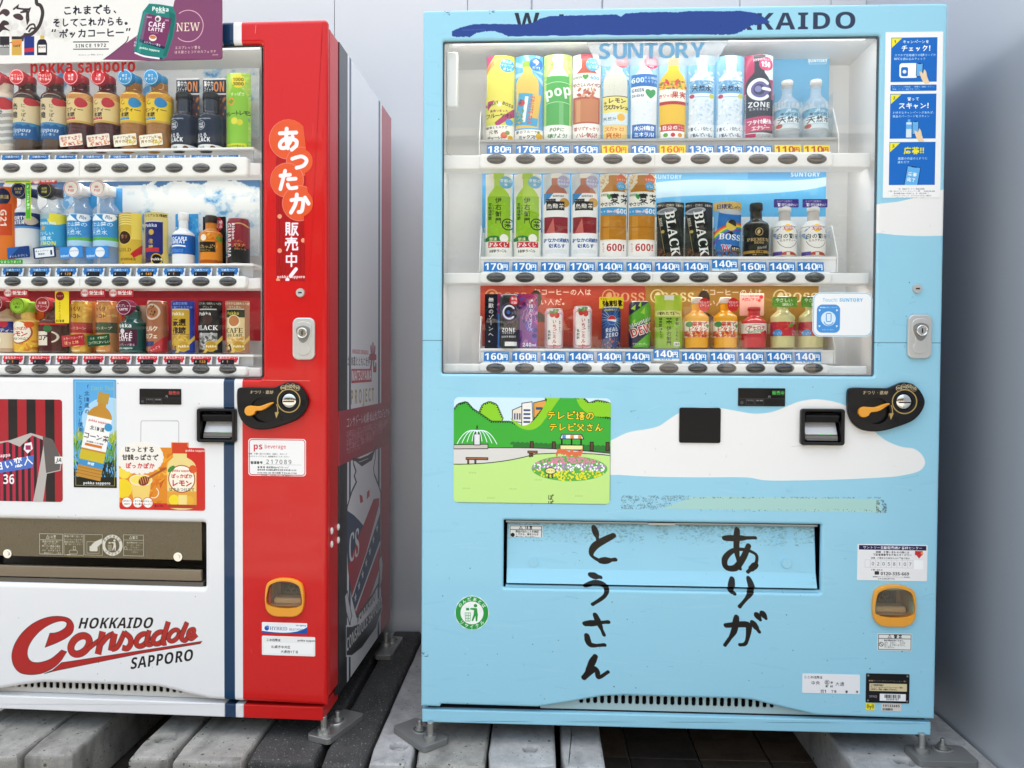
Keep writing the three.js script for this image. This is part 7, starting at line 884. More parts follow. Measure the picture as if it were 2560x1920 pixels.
{const A=SP(874,1605),Bq=SP(950,1510);T(g,'CONSADOLE SAPPORO',(A[0]+Bq[0])/2,(A[1]+Bq[1])/2,58,{c:'#ececec',rot:Math.atan2(Bq[1]-A[1],Bq[0]-A[0]),sx:0.86});const A2=SP(884,1560),B2=SP(946,1480);T(g,'HOKKAIDO',(A2[0]+B2[0])/2,(A2[1]+B2[1])/2-4,50,{c:'#15161a',rot:Math.atan2(B2[1]-A2[1],B2[0]-A2[0]),gap:1.1});}
for(let i=0;i<60;i++){g.fillStyle=`rgba(40,40,44,${rr(0.1, 0.4)})`;g.fillRect(rr(0,800),2000-rnd()**2*500,rr(1,7),rr(1,2));}
const sideTex=texture(side),sideM=M('machine_side_wrap',{map:sideTex,roughness:0.4,clearcoat:0.7,clearcoatRoughness:0.12});
const cg=cabinet(red,-RW+0.002,-0.0045,y0,y1,zc+0.002,zb,blackMatte);
const sg=rbox(0.0045,y1-y0,zc-zb,0.0015,-0.0025,(y0+y1)/2,(zc+zb)/2);{const p=sg.attributes.position,uv=sg.attributes.uv;for(let i=0;i<p.count;i++)uv.setXY(i,(zc-p.getZ(i))/(zc-zb),(p.getY(i)-y0)/(y1-y0));}
mesh('side_panel',sg,sideM,red);
for(const y of[hit(RED,829,1328,'x',0.0).y,hit(RED,829,1361.5,'x',0.0).y]){mesh('side_cap',new THREE.SphereGeometry(0.009,20,12).scale(0.4,1,0.8).translate(-0.0005,y,hit(RED,830,1340,'x',0).z),whitePlastic,red);mesh('side_cap',new THREE.SphereGeometry(0.009,20,12).scale(0.4,1,0.8).translate(-0.0002,y-0.002,hit(RED,846,1345,'x',0).z),whitePlastic,red);}
// plinth in three colours like the door above it
const pt=R(561,1762)[1],seg=(name,a,b,mat)=>mesh(name,plate(roundRect(a,0.0515,b,pt,0.002),0.03,-0.006,0.003,2),mat,red);
const n0=R(559,1775)[0],n1=R(585.5,1775)[0],r0=R(606,1775)[0];
const wp=M('white_paint',{color:new THREE.Color(whiteC),roughness:0.4,clearcoat:0.6,clearcoatRoughness:0.12}),np=M('navy_paint',{color:new THREE.Color(navyC),roughness:0.4,clearcoat:0.6});
seg('plinth',-RW+0.004,n0,wp);seg('plinth',n0+0.0003,n1,np);seg('plinth',n1+0.0003,r0,wp);seg('plinth',r0+0.0003,-0.012,plainRed);
mesh('plinth_side',rbox(0.004,pt-0.0515,0.10,0.001,-0.014,(pt+0.0515)/2,-0.085),plainRed,red);
mesh('plinth_back',box(RW-0.05,0.05,0.55,-RW/2,0.079,-0.34),blackMatte,red);
vent(red,-RW+0.1,R(560,1740)[0],0.0875,0.156,R(10,1724)[0]-8*(R(503,1740)[0]-R(10,1724)[0])/30,(R(503,1740)[0]-R(10,1724)[0])/30,39,0.0098,0.0245,R(260,1727)[1],-0.0305,M('dusty_white_grille',{color:[0.62,0.6,0.56],roughness:0.7}));
mesh('door_seal',box(RW-0.03,0.008,0.05,-RW/2,0.0805,-0.055),rubber,red);
// window
recess(red,rWin.x0-0.012,rWin.y0-0.012,rWin.x1+0.012,rWin.y1+0.012,-0.0265,-0.205,whiteMetal);
mesh('window_glass',box(rWin.w-0.003,rWin.y1-rWin.y0-0.003,0.003,rWin.x,(rWin.y0+rWin.y1)/2,-0.012),clearGlass,red);
const fr=roundRect(rWin.x0+0.0005,rWin.y0+0.0005,rWin.x1-0.0005,rWin.y1-0.0005,0.007);fr.holes.push(roundRect(rWin.x0+0.0026,rWin.y0+0.004,rWin.x1-0.0026,rWin.y1-0.0026,0.006,THREE.Path));
mesh('window_frame',plate(fr,0.008,-0.003,0.0008,1),M('dark_trim',{color:[0.03,0.03,0.034],roughness:0.4}),red);
}
for(const y of[rWin.y1+0.0085,R(300,438,-0.085)[1]+0.007,R(300,722,-0.085)[1]+0.007])displayLamp(red,rWin.x0+0.02,rWin.x1-0.02,y,y>rWin.y1-0.01?-0.034:-0.097,y>rWin.y1-0.01?LAMP*0.65:LAMP*0.6,y>rWin.y1-0.01?0.55:0.1);
const rRows=[
{ledge:381,bar:[-260,619,402,440],rail:[411,438],b:[29,570.5,420],lab:[388,408],prod:380},
{ledge:662,bar:[-260,616,691.5,721],rail:[696,722],b:[31.4,569.5,704],lab:[671,692],prod:660},
{ledge:882,bar:[-260,617,911,942],rail:[917,942],b:[32.5,569.3,923],lab:[890.5,911],prod:880},
];
const LED=[{6:'50',7:'45'},{2:'120',5:'140',6:'1'},{'-1':'0',0:'1',7:'130',8:'1'}];
const ledMat=new Map();
rRows.forEach((r,i)=>{
const q=rect(RED,300,r.rail[0],652,r.rail[1],-0.035);
mesh('shelf_rail',rbox(q.x1-rWin.x0,q.h,0.05,0.003,(q.x1+rWin.x0)/2,q.y,-0.06),whiteShelf,red);
const step=(r.b[1]-r.b[0])/8,cs=span(r.b[0]-3*step,r.b[1],12);
buttonBar(red,RED,r.bar[0],r.bar[1],r.bar[2],r.bar[3],cs,r.b[2],0.0435,0.0225,-0.022,[r.b[0]+step*2.5]);
const l=rect(RED,r.bar[0],r.ledge,636,r.bar[2]+4,-0.065);
mesh('product_tray',[rbox(l.w,0.006,0.09,0.002,l.x,l.y1-0.003,-0.105)],whiteShelf,red);mesh('label_strip',box(l.w-0.01,l.h-0.006,0.003,l.x,l.y-0.003,-0.072),shelfGrey,red);
cs.forEach((cx,k)=>{
const led=LED[i][k-3],hot=i===2,key='rl'+hot+(led??''),w=0.060,h=0.0225;
const p=cached(key,w,h,(g,H)=>{fillR(g,'#e6e9ee',0,0,100,H);g.fillStyle=hot?'#c8202e':'#2a72b8';g.beginPath();g.moveTo(5,0);g.lineTo(95,0);g.lineTo(93,8);g.lineTo(97,14);g.lineTo(92,22);g.lineTo(90,30);g.lineTo(10,30);g.lineTo(8,22);g.lineTo(3,14);g.lineTo(7,8);g.fill();T(g,hot?'あたたか〜い':'つめた〜い',50,8,14,{c:'#fff',w:0.12,gap:0.92});fillR(g,'#15161a',20,17,60,H-17);T(g,'¥',29,26,12,{c:'#c9ccd2'});T(g,'888',58,27,16,{c:'#2a2c32',gap:1.1});if(led)T(g,led,led.length>1?58:50,27,16,{c:'#f0a02c',gap:1.1});});
const[x,y]=at(RED,cx,r.lab[0],-0.06),g2=uvXY(box(w,h,0.0012,0,0,0),-w/2,-h/2,w,h,p).rotateX(-0.2),m=mesh('price_label',g2,paper(p),red);m.position.set(x,y-h/2+0.001,-0.06);
});
});
{
const board=(x0,y0,x1,y1,z,draw)=>sticker(red,RED,'backing_board',x0,y0,x1,y1,z,draw,{t:0.0015,r:0.001,res:900});
const ice=(g,h,top)=>{fillR(g,'#b9cfe2',0,0,100,h);for(let y=0;y<h;y+=0.3)for(let x=0;x<100;x+=0.3){const n=fbm(x/9,y/7,top?2.2:5.1,5),n2=fbm(x/3,y/3,9,3);if(top&&y<h*0.17+n*12){const k=70+y*1.5;g.fillStyle=`rgb(${40 + k * 0.5},${84 + k * 0.5},${140 + k * 0.4})`;g.fillRect(x,y,0.35,0.35);}else{const v=n*1.5+n2*0.7;g.fillStyle=v>0.34?'#5f9acc':v>0.2?'#a5c6e0':v>0.02?'#d3e0e8':'#e3e9ec';g.fillRect(x,y,0.35,0.35);}}};
board(-200,118,649,345,-0.17,(g,h)=>{ice(g,h,true);T(g,PS,90,3.4,3.4,{c:'#dfe9f4',bold:false});T(g,PS,55,3.4,3.4,{c:'#dfe9f4',bold:false});});
board(-200,425,650,640,-0.17,(g,h)=>ice(g,h,true));
board(-200,728,652,852,-0.17,(g,h)=>{fillR(g,'#9c1a26',0,0,100,h);fillR(g,'#861420',0,0,100,2);});
// the red brand name on the glass
const q=rect(RED,60,150,340,196,-0.013);
const{FontLoader}=await import('three/addons/loaders/FontLoader.js'),{TextGeometry}=await import('three/addons/geometries/TextGeometry.js');
const font=await new FontLoader().loadAsync('fonts/droid/droid_sans_bold.typeface.json'),a=R(76,186,-0.013),b=R(337,186,-0.013);
const tg=new TextGeometry('pokka sapporo',{font,size:0.033,depth:0.0006,curveSegments:6});tg.computeBoundingBox();const w=tg.boundingBox.max.x-tg.boundingBox.min.x;tg.scale((b[0]-a[0])/w,1,1).translate(a[0],a[1],-0.0098);
mesh('brand_letters',tg,M('red_letters',{color:new THREE.Color('#d02830'),roughness:0.5}),red);
}
// banner across the top
{
const q=rect(RED,0,-46,557,149,0.018);q.x0=-RW+0.01;q.w=q.x1-q.x0;
const p=print(q.w,q.h,(g,H)=>{
const k=100/q.w,D=(px,py)=>{const[x,y]=R(px,py,0.02);return[(x-q.x0)*k,(q.y1-y)*k];},s=k/1040;
const poly2=(pts,c,curve)=>{g.beginPath();const v=pts.map((e)=>D(...e));if(curve)new THREE.CatmullRomCurve3(v.map(([x,y])=>V3(x,y,0)),curve===2,'centripetal').getPoints(v.length*8).forEach((e,i)=>i?g.lineTo(e.x,e.y):g.moveTo(e.x,e.y));else v.forEach((e,i)=>i?g.lineTo(...e):g.moveTo(...e));if(c){g.fillStyle=c;g.fill();}};
fillR(g,'#e4e3e0',0,0,100,H);speck(g,0,H*0.5,60,H*0.2,120,['rgba(150,145,130,.12)','rgba(120,115,100,.1)'],0.3,2.4);
poly2([[258,150],[350,85],[440,0],[500,-50],[700,-50],[700,160]],'#7d4467');g.strokeStyle='#6a3657';g.lineWidth=0.3;poly2([[262,150],[300,120],[318,104],[322,92]],null,1);g.stroke();
const Tt=(str,px,py,size,o)=>{const[x,y]=D(px,py);T(g,str,x,y,size*s,o);};
Tt('これまでも、',232,26,27,{c:'#1a1626',w:0.13,gap:1.0});Tt('そしてこれからも。',232,56,25,{c:'#1a1626',w:0.13,gap:0.98});Tt('ポッカコーヒー',230,84,26,{c:'#1a1626',w:0.13,gap:0.98});Tt('“',136,84,30,{c:'#1a1626'});Tt('”',322,82,30,{c:'#1a1626'});
Tt('SINCE 1972',229,115,12,{c:'#222',gap:1.28});g.strokeStyle='#222';g.lineWidth=0.25;for(const y of[106,124]){poly2([[184,y],[273,y-0.5]]);g.stroke();}Tt('「ポッカコーヒー」は、1972年に誕生しました。',228,138,4,{c:'#555',w:0.08,gap:0.8});
// line drawing of the logo head
g.strokeStyle='#3c2f30';g.lineWidth=0.5;g.lineCap='round';poly2([[90,-40],[92,0],[94,11],[101,14],[106,22],[108,34],[105,50],[99,66],[88,80],[76,88],[64,88]],null,1);g.lineWidth=1;g.stroke();g.lineWidth=0.5;poly2([[66,88],[62,94],[60,104],[30,108],[20,110],[32,105],[50,96],[56,90],[70,84]],'#4a3638');
poly2([[36,24],[46,16],[45,22],[60,24],[68,24],[58,30],[76,23],[72,34],[73,52],[70,58],[68,46],[69,30],[54,32]],null);g.stroke();poly2([[34,40],[40,36],[52,36],[60,46],[56,52],[46,50],[38,46]],'#4a3638',2);poly2([[0,34],[10,24],[22,26],[26,34],[18,42],[8,36],[0,40]],'#4a3638',2);poly2([[0,62],[10,52],[22,56],[24,62],[12,66],[26,78],[10,76],[0,84]],'#3c2b2a',1);poly2([[68,74],[76,64],[86,62],[89,72],[80,72],[74,80]],null,1);g.stroke();poly2([[0,20],[6,6],[14,-20]],null,1);g.stroke();
for(const[x0,x1,c,t]of[[1,25,'#2a2628','BLACK'],[31,56,'#caa24a','CAFÉ'],[62,87,'#23327c','']]){poly2([[x0,92],[x1,92],[x1,139],[x0,139]],c);if(c==='#caa24a'){poly2([[x0,92],[x1,92],[x1,99],[x0,99]],'#2a2620');poly2([[x0+1,106],[x1-1,102],[x1-2,114],[x0+3,114]],'#d98a4a',2);}if(c==='#23327c')poly2([[x0,122],[x1,120],[x1,130],[x0,132]],'#c42c3c');if(c==='#2a2628')poly2([[x0,120],[x1,120],[x1,139],[x0,139]],'#9a9a98');Tt(t,(x0+x1)/2,116,8,{c:c==='#caa24a'?'#2a2620':'#eee'});}
poly2([[94,110],[97,102],[102,99],[112,99],[116,102],[119,110],[119,139],[94,139]],'#1f1a2c');poly2([[102,90],[112,90],[112,98],[102,98]],'#cfae50');poly2([[97,113],[116,113],[116,132],[97,132]],'#e6e2da');Tt('BLACK',106.5,119,6,{c:'#222'});
// latte bottle
poly2([[336,128],[358,30],[378,5],[388,-40],[440,-40],[432,14],[440,36],[442,50],[434,92],[418,142],[408,149],[370,147],[345,138]],'#1f7a72');poly2([[372,10],[388,-46],[446,-46],[434,18],[400,12]],'#dcdade');poly2([[364,34],[430,48],[428,60],[414,118],[350,98]],'#74305c');poly2([[350,98],[414,118],[411,124],[349,106]],'#20244c');poly2([[336,128],[360,138],[408,146],[405,149],[370,147],[345,138]],'#1c2c54');g.strokeStyle='#e8e8ee';g.lineWidth=0.5;poly2([[339,133],[360,141],[398,147]],null,1);g.stroke();
g.globalAlpha=0.35;poly2([[352,60],[362,30],[372,34],[360,90],[352,134],[344,132]],'#5fb0a4');poly2([[424,30],[440,38],[432,92],[416,142],[408,140],[424,92]],'#10403f');g.globalAlpha=1;Tt('Pokka',402,24,15,{c:'#f2f2ee',rot:0.08});Tt('Coffee',402,32,7,{c:'#f2f2ee',rot:0.08});{const[x,y]=D(396,48);ci(g,x,y,8*s,'#e6e0e0');ci(g,x-1.2*s,y+1*s,4.5*s,'#5c4650');}Tt('SINCE',374,44,4.6,{c:'#e0c8d8',rot:0.12});Tt('1972',418,52,4.6,{c:'#e0c8d8',rot:0.12});Tt('CAFÉ',393,63,17,{c:'#f2e8ee',rot:0.14,sx:1.1});Tt('LATTE',390,75,12,{c:'#f2e8ee',rot:0.14,sx:1.15});Tt('カフェラテ',387,83,4.4,{c:'#e0c8d8',rot:0.14});{const[x,y]=D(383,96);g.fillStyle='#f0ece4';g.beginPath();g.ellipse(x,y,10*s,8*s,0.1,0,7);g.fill();g.fillStyle='#c07a44';g.beginPath();g.ellipse(x,y-2*s,8.5*s,4.6*s,0.1,0,7);g.fill();}Tt('エスプレッソ香る',381,110,6.4,{c:'#f2f2ee',rot:0.24,w:0.12,gap:0.9});Tt(PS,375,124,7.4,{c:'#e8efe8',rot:0.2});Tt('コーヒー飲料',346,74,7.4,{c:'#cfe0e0',v:true,rot:0.19});
g.strokeStyle='#d9b0bc';g.lineWidth=0.22;{const[x,y]=D(471,66);g.beginPath();g.arc(x,y,40*s,-2.2,2.3);g.stroke();}Tt('NEW',471,68,30,{c:'#ecdcc4',f:'serif',sx:0.86,bold:false});Tt('エスプレッソ香る',470,120,8.6,{c:'#ead6c8',w:0.09});Tt('ほろ苦さとコクのカフェラテ',489,130.5,8.6,{c:'#ead6c8',w:0.09});Tt('※香料使用',538,138,4,{c:'#ead6c8',w:0.08});
},1700);
const b=mesh('banner',uvXY(plate(roundRect(q.x0,q.y0,q.x1,q.y1,0.007),0.004,0.022,0.0008,1),q.x0,q.y0,q.w,q.h,p),paper(p,'gloss'),red,'printed banner with a latte bottle on a purple corner');
for(const x of[-0.55,-0.9])mesh('banner_bracket',box(0.02,0.03,0.019,x,q.y1-0.09,0.009),dullSteel,b);
}
// flap, mechanisms and signs
{
const z=-0.012,a=R(505,1303,z),b=R(507,1401,z),w=a[0]-(rFlap.x0+0.008),cx=(a[0]+rFlap.x0+0.008)/2;
mesh('delivery_tray',[box(rFlap.w+0.02,0.004,0.13,rFlap.x,rFlap.y0-0.006,-0.14),box(rFlap.w+0.02,rFlap.h+0.02,0.004,rFlap.x,rFlap.y,-0.2),box(0.004,rFlap.h,0.13,rFlap.x1+0.005,rFlap.y,-0.14),box(rFlap.w+0.02,0.004,0.13,rFlap.x,rFlap.y1+0.006,-0.14)],M('tray_grey',{color:[0.12,0.11,0.095],roughness:0.5}),red);
const f=mesh('flap',rbox(w,a[1]-b[1],0.004,0.0015,cx,(a[1]+b[1])/2,z),smoked,red);
const bronze=M('bronze_strip',{color:[0.2,0.155,0.1],roughness:0.34,clearcoat:0.5,metalness:0.2}),brown=M('dark_bronze',{color:[0.1,0.085,0.065],roughness:0.4,clearcoat:0.4});
const s0=rect(RED,0,1426,508,1453,-0.006),s1=rect(RED,0,1453,510,1468,-0.01),s2=rect(RED,0,1299,510,1312,-0.008);
mesh('flap_lip',rbox(w,0.029,0.012,0.003,cx,R(400,1437,-0.006)[1],-0.012),bronze,red);mesh('flap_sill',rbox(w+0.006,0.013,0.02,0.002,cx,R(400,1459,-0.01)[1],-0.02),brown,red);
mesh('flap_hinge',[rbox(w,0.007,0.012,0.002,cx,R(400,1302,-0.008)[1],-0.014),rbox(0.06,0.006,0.006,0.001,R(224,1296,-0.006)[0],R(224,1298,-0.006)[1],-0.008)],bronze,red);
for(const[px,py]of[[13,1386],[441,1394]]){const[x,y]=R(px,py,0);mesh('flap_stud',[cyl(0.0125,0.004,x,y,-0.009,'z',28,0.0115),cyl(0.006,0.005,x,y,-0.007,'z',6)],chrome,f);}
// white line print on the flap: each pictogram a thin decal
const line=(x0,y0,x1,y1,draw,shape)=>sticker(red,RED,'flap_label',x0,y0,x1,y1,z+0.0021,draw,{t:0.0003,shape,r:0.002});
const bg='#6a6048',ink='#d6d2c4',base=(g,h)=>{fillR(g,bg,0,0,100,h);g.strokeStyle=ink;g.lineWidth=1.6;g.strokeRect(2,2,96,h-4);};
const head=(g,t)=>{g.beginPath();g.moveTo(2,26);g.lineTo(98,26);g.stroke();T(g,t,58,14,14,{c:ink});g.beginPath();g.moveTo(30,20);g.lineTo(36,8);g.lineTo(42,20);g.closePath();g.stroke();};
line(98,1333,158,1387,(g,h)=>{base(g,h);head(g,'注意');['商品は1本毎に取り','出してください','特にびん商品の場合','破損の破片によりけ','がの恐れがあります'].forEach((s,i)=>T(g,s,50,33+i*9,9,{c:ink,w:0.1,gap:0.95}));T(g,'取出口より奥へ手を',56,79,8,{c:ink,w:0.1});});
line(159,1334,210,1389,(g,h)=>{base(g,h);T(g,'商品の取り出し方',50,12,11.5,{c:ink});['たてになって出てきた','商品は左右にずらして','取り出してください'].forEach((s,i)=>T(g,s,50,28+i*11,9.4,{c:ink,w:0.1}));g.strokeRect(48,60,10,16);g.beginPath();g.roundRect(28,78,40,18,8);g.stroke();fillR(g,ink,16,98,18,3);});
line(211,1335,257,1389,(g,h)=>{base(g,h);g.strokeRect(14,40,66,60);g.fillStyle=ink;g.beginPath();g.moveTo(96,22);g.lineTo(56,40);g.lineTo(36,60);g.lineTo(60,76);g.lineTo(96,46);g.fill();g.beginPath();g.roundRect(28,62,44,28,6);g.fill();});
line(254,1335,308,1391,RECYCLE(bg,bg,ink,'のんだあとは','リサイクル').toString?(g,h)=>{fillR(g,bg,0,0,100,h);RECYCLE(ink,bg,bg,'のんだあとは','リサイクル')(g,h);}:null,circle);
line(308,1336,360,1391,(g,h)=>{base(g,h);head(g,'警告');['転倒事故を防ぐため','に、上に乗らない、','揺さぶらない、','傾けないようにして','ください'].forEach((s,i)=>T(g,s,56,38+i*11,8.6,{c:ink,w:0.1}));g.beginPath();g.arc(12,64,7,0,7);g.stroke();});
}
coinPanel(red,RED,684.5,1026);billSlot(red,RED,491,1021,588,1107);coinReturn(red,RED,663,1444,759.5,1543);lockHandle(red,RED,732,794,788,900);keyLock(red,RED,751.6,732);
moneyDisplay(red,RED,348,971.5,452,1012,true,'#f04034');
sticker(red,RED,'warm_drink_sticker',670,298,783,702,0,(g,h)=>{
fillR(g,redC,0,0,100,h);fillR(g,'#ab1c1f',18,80,64,h);g.strokeStyle='#8c1416';g.lineWidth=0.8;for(let i=0;i<7;i++){let x=20+i*10;g.beginPath();g.moveTo(x,110);for(let y=110;y<h;y+=12)g.lineTo(x+=rr(-2.4,2.4),y);g.stroke();}
for(const[x,y,r]of[[46,44,42],[72,92,30],[42,132,36],[70,182,37]]){ci(g,x,y,r+1.6,'#e07a70');ci(g,x,y,r,'#dd5a32');}
T(g,'あ',45,44,58,{c:'#f7eef2',w:0.16});T(g,'つ',70,92,44,{c:'#f7eef2',w:0.2});T(g,'た',45,132,52,{c:'#f7eef2',w:0.17});T(g,'か',70,183,54,{c:'#f7eef2',w:0.17});
T(g,'販売中',52,220,34,{c:'#f7e6ec',v:true,w:0.12,gap:0.94});g.strokeStyle=g.fillStyle='#f7e6ec';g.lineWidth=8;g.lineCap='round';g.beginPath();g.moveTo(62,324);g.lineTo(50,339);g.stroke();ci(g,43,347,4.6,'#f7e6ec');T(g,PS,51,h-9,8.4,{c:'#f0dde0'});
for(const[x,y]of[[26,210],[78,262],[26,284],[88,318],[22,348]])ci(g,x,y,5,'#e89a7c');
},{kind:'gloss',label:'tall red sticker with white characters on orange circles',shape:(q)=>{const k=q.w/100,pts=[];const X=(x)=>q.x0+x*k,Y=(y)=>q.y1-y*k,H=q.h/k;const arc=(x,y,r,a,b)=>{for(let i=0;i<=12;i++){const t=a+(b-a)*i/12;pts.push([X(x+r*Math.cos(t)),Y(y+r*Math.sin(t))]);}};arc(45,44,43,2.2,5.6);arc(72,92,27,-1.1,1.2);arc(70,182,29.5,-0.9,1.25);pts.push([X(82),Y(H)],[X(18),Y(H)],[X(18),Y(168)]);arc(42,132,37,2.5,3.9);return poly(pts);}});
sticker(red,RED,'player_poster',-60,997,157,1255,0,(g,h)=>{
const k=100/217,X=(px)=>(px+60)*k,Y=(py)=>(py-997)*k;fillR(g,'#221c1e',0,0,100,h);for(const[a,b]of[[-40,-18],[-2,22],[45,68],[91,115],[138,162]])fillR(g,'#a8232e',X(a),0,X(b)-X(a),h);
g.fillStyle='#b8b2ac';g.beginPath();g.moveTo(X(-60),Y(1110));g.lineTo(X(26),Y(1096));g.lineTo(X(78),Y(1078));g.lineTo(X(130),Y(1092));g.lineTo(X(156),Y(1140));g.lineTo(X(152),Y(1168));g.lineTo(X(118),Y(1176));g.lineTo(X(106),Y(1255));g.lineTo(X(-60),Y(1255));g.fill();g.fillStyle='#5f5a58';g.beginPath();g.moveTo(X(108),Y(1085));g.lineTo(X(134),Y(1094));g.lineTo(X(154),Y(1140));g.lineTo(X(150),Y(1166));g.lineTo(X(116),Y(1174));g.fill();
g.save();g.beginPath();g.moveTo(X(-60),Y(1118));g.lineTo(X(20),Y(1100));g.lineTo(X(50),Y(1112));g.lineTo(X(82),Y(1084));g.lineTo(X(112),Y(1096));g.lineTo(X(96),Y(1180));g.lineTo(X(82),Y(1246));g.lineTo(X(-60),Y(1246));g.clip();fillR(g,'#b32542',0,0,100,h);for(let i=0;i<12;i++)fillR(g,'#2a1c22',X(-54+i*15.5),0,3.4,h);g.fillStyle='#4a70c0';g.beginPath();g.moveTo(X(-60),Y(1160));g.lineTo(X(86),Y(1131));g.lineTo(X(82),Y(1162));g.lineTo(X(-60),Y(1186));g.fill();g.restore();
T(g,'白い恋人',X(34),Y(1152),11.4,{c:'#f4f4f8',rot:-0.19,w:0.13});T(g,'36',X(22),Y(1190),15,{c:'#f2eeee',sx:0.8});T(g,'Kappa',X(10),Y(1133),5,{c:'#f2eeee',rot:-0.12});fillR(g,'#eceae6',X(138),Y(1134),9,8);T(g,'JA',X(149),Y(1142),6,{c:'#222',skew:0.2});g.fillStyle='#ececec';g.beginPath();g.moveTo(X(63),Y(1104));g.lineTo(X(80),Y(1100));g.lineTo(X(83),Y(1116));g.lineTo(X(70),Y(1128));g.lineTo(X(60),Y(1118));g.fill();fillR(g,'#a03060',X(65),Y(1108),6,5);
T(g,'みなさまのご協力をお願いします',X(36),Y(1250),6,{c:'#d6dce6',w:0.1});
},{r:0.008,kind:'gloss',label:'poster in red and black club stripes'});
const bottlePoster=(g,x,y,w,h,rot,f)=>{g.save();g.translate(x,y);g.rotate(rot);f(w,h);g.restore();};
sticker(red,RED,'corn_tea_poster',183,948,292,1220,0,(g,h)=>{
fillR(g,'#58a6dc',0,0,100,h);g.fillStyle='#a9d2ee';g.beginPath();g.ellipse(80,90,60,50,0,0,7);g.fill();for(let i=0;i<500;i++){const x=rr(0,100),y=h*0.52+rnd()*h*0.5;g.strokeStyle=y<h*0.6?['#d6d03c','#a8b83a','#8aa830'][i%3]:y<h*0.8?['#4f8a30','#2f6a28','#6aa03a'][i%3]:['#14221a','#1c3420','#0c1610'][i%3];g.lineWidth=rr(1,3);g.beginPath();g.moveTo(x,y);g.lineTo(x+rr(-7,7),y-rr(6,22));g.stroke();}fillR(g,'#10160f',0,h*0.9,100,h*0.1);
bottlePoster(g,52,132,58,200,0.2,()=>{g.fillStyle='#c08a34';g.beginPath();g.moveTo(-9,-82);g.lineTo(9,-82);g.lineTo(10,-72);g.bezierCurveTo(22,-66,29,-56,29,-44);g.lineTo(29,92);g.lineTo(-29,92);g.lineTo(-29,-44);g.bezierCurveTo(-29,-56,-22,-66,-10,-72);g.fill();fillR(g,'#b8923c',-13,-104,26,24);fillR(g,'#f1efec',-29,-48,58,74);fillR(g,'#ccb72c',-29,30,58,24);fillR(g,'#3f8fc4',-29,52,58,13);g.strokeStyle='#a06c22';g.lineWidth=1.6;for(const y of[70,77,84]){g.beginPath();g.moveTo(-29,y);g.lineTo(29,y);g.stroke();}T(g,PS,0,-38,6.6,{c:'#c02c34'});T(g,'北海道',0,-22,11,{c:'#222',w:0.1,gap:1.1});T(g,'コーン茶',0,-3,16,{c:'#1c1c1c',w:0.11,gap:0.94});T(g,'北海道産とうきび使用',0,10,4,{c:'#333'});fillR(g,'#d0742c',-22,14,40,6);ci(g,24,-30,9,'#3a94c8');T(g,'無糖',0,58,8,{c:'#fff'});});
T(g,'「北海道の',32,12,12.4,{c:'#123a62',v:true,w:0.09,gap:1.04});T(g,'とうきび」使用',17,34,11.6,{c:'#123a62',v:true,w:0.09,gap:1.02});g.strokeStyle='#d8c04c';g.lineWidth=0.8;g.strokeRect(5,5,90,h-10);T(g,PS,54,h-11,8.6,{c:'#f2f2f2'});T(g,'Corn Tea',68,20,12,{c:'#8fbf9c',f:'serif',bold:false,skew:0.2});
},{r:0.001,kind:'gloss',label:'tall blue poster of a corn tea bottle in a field'});
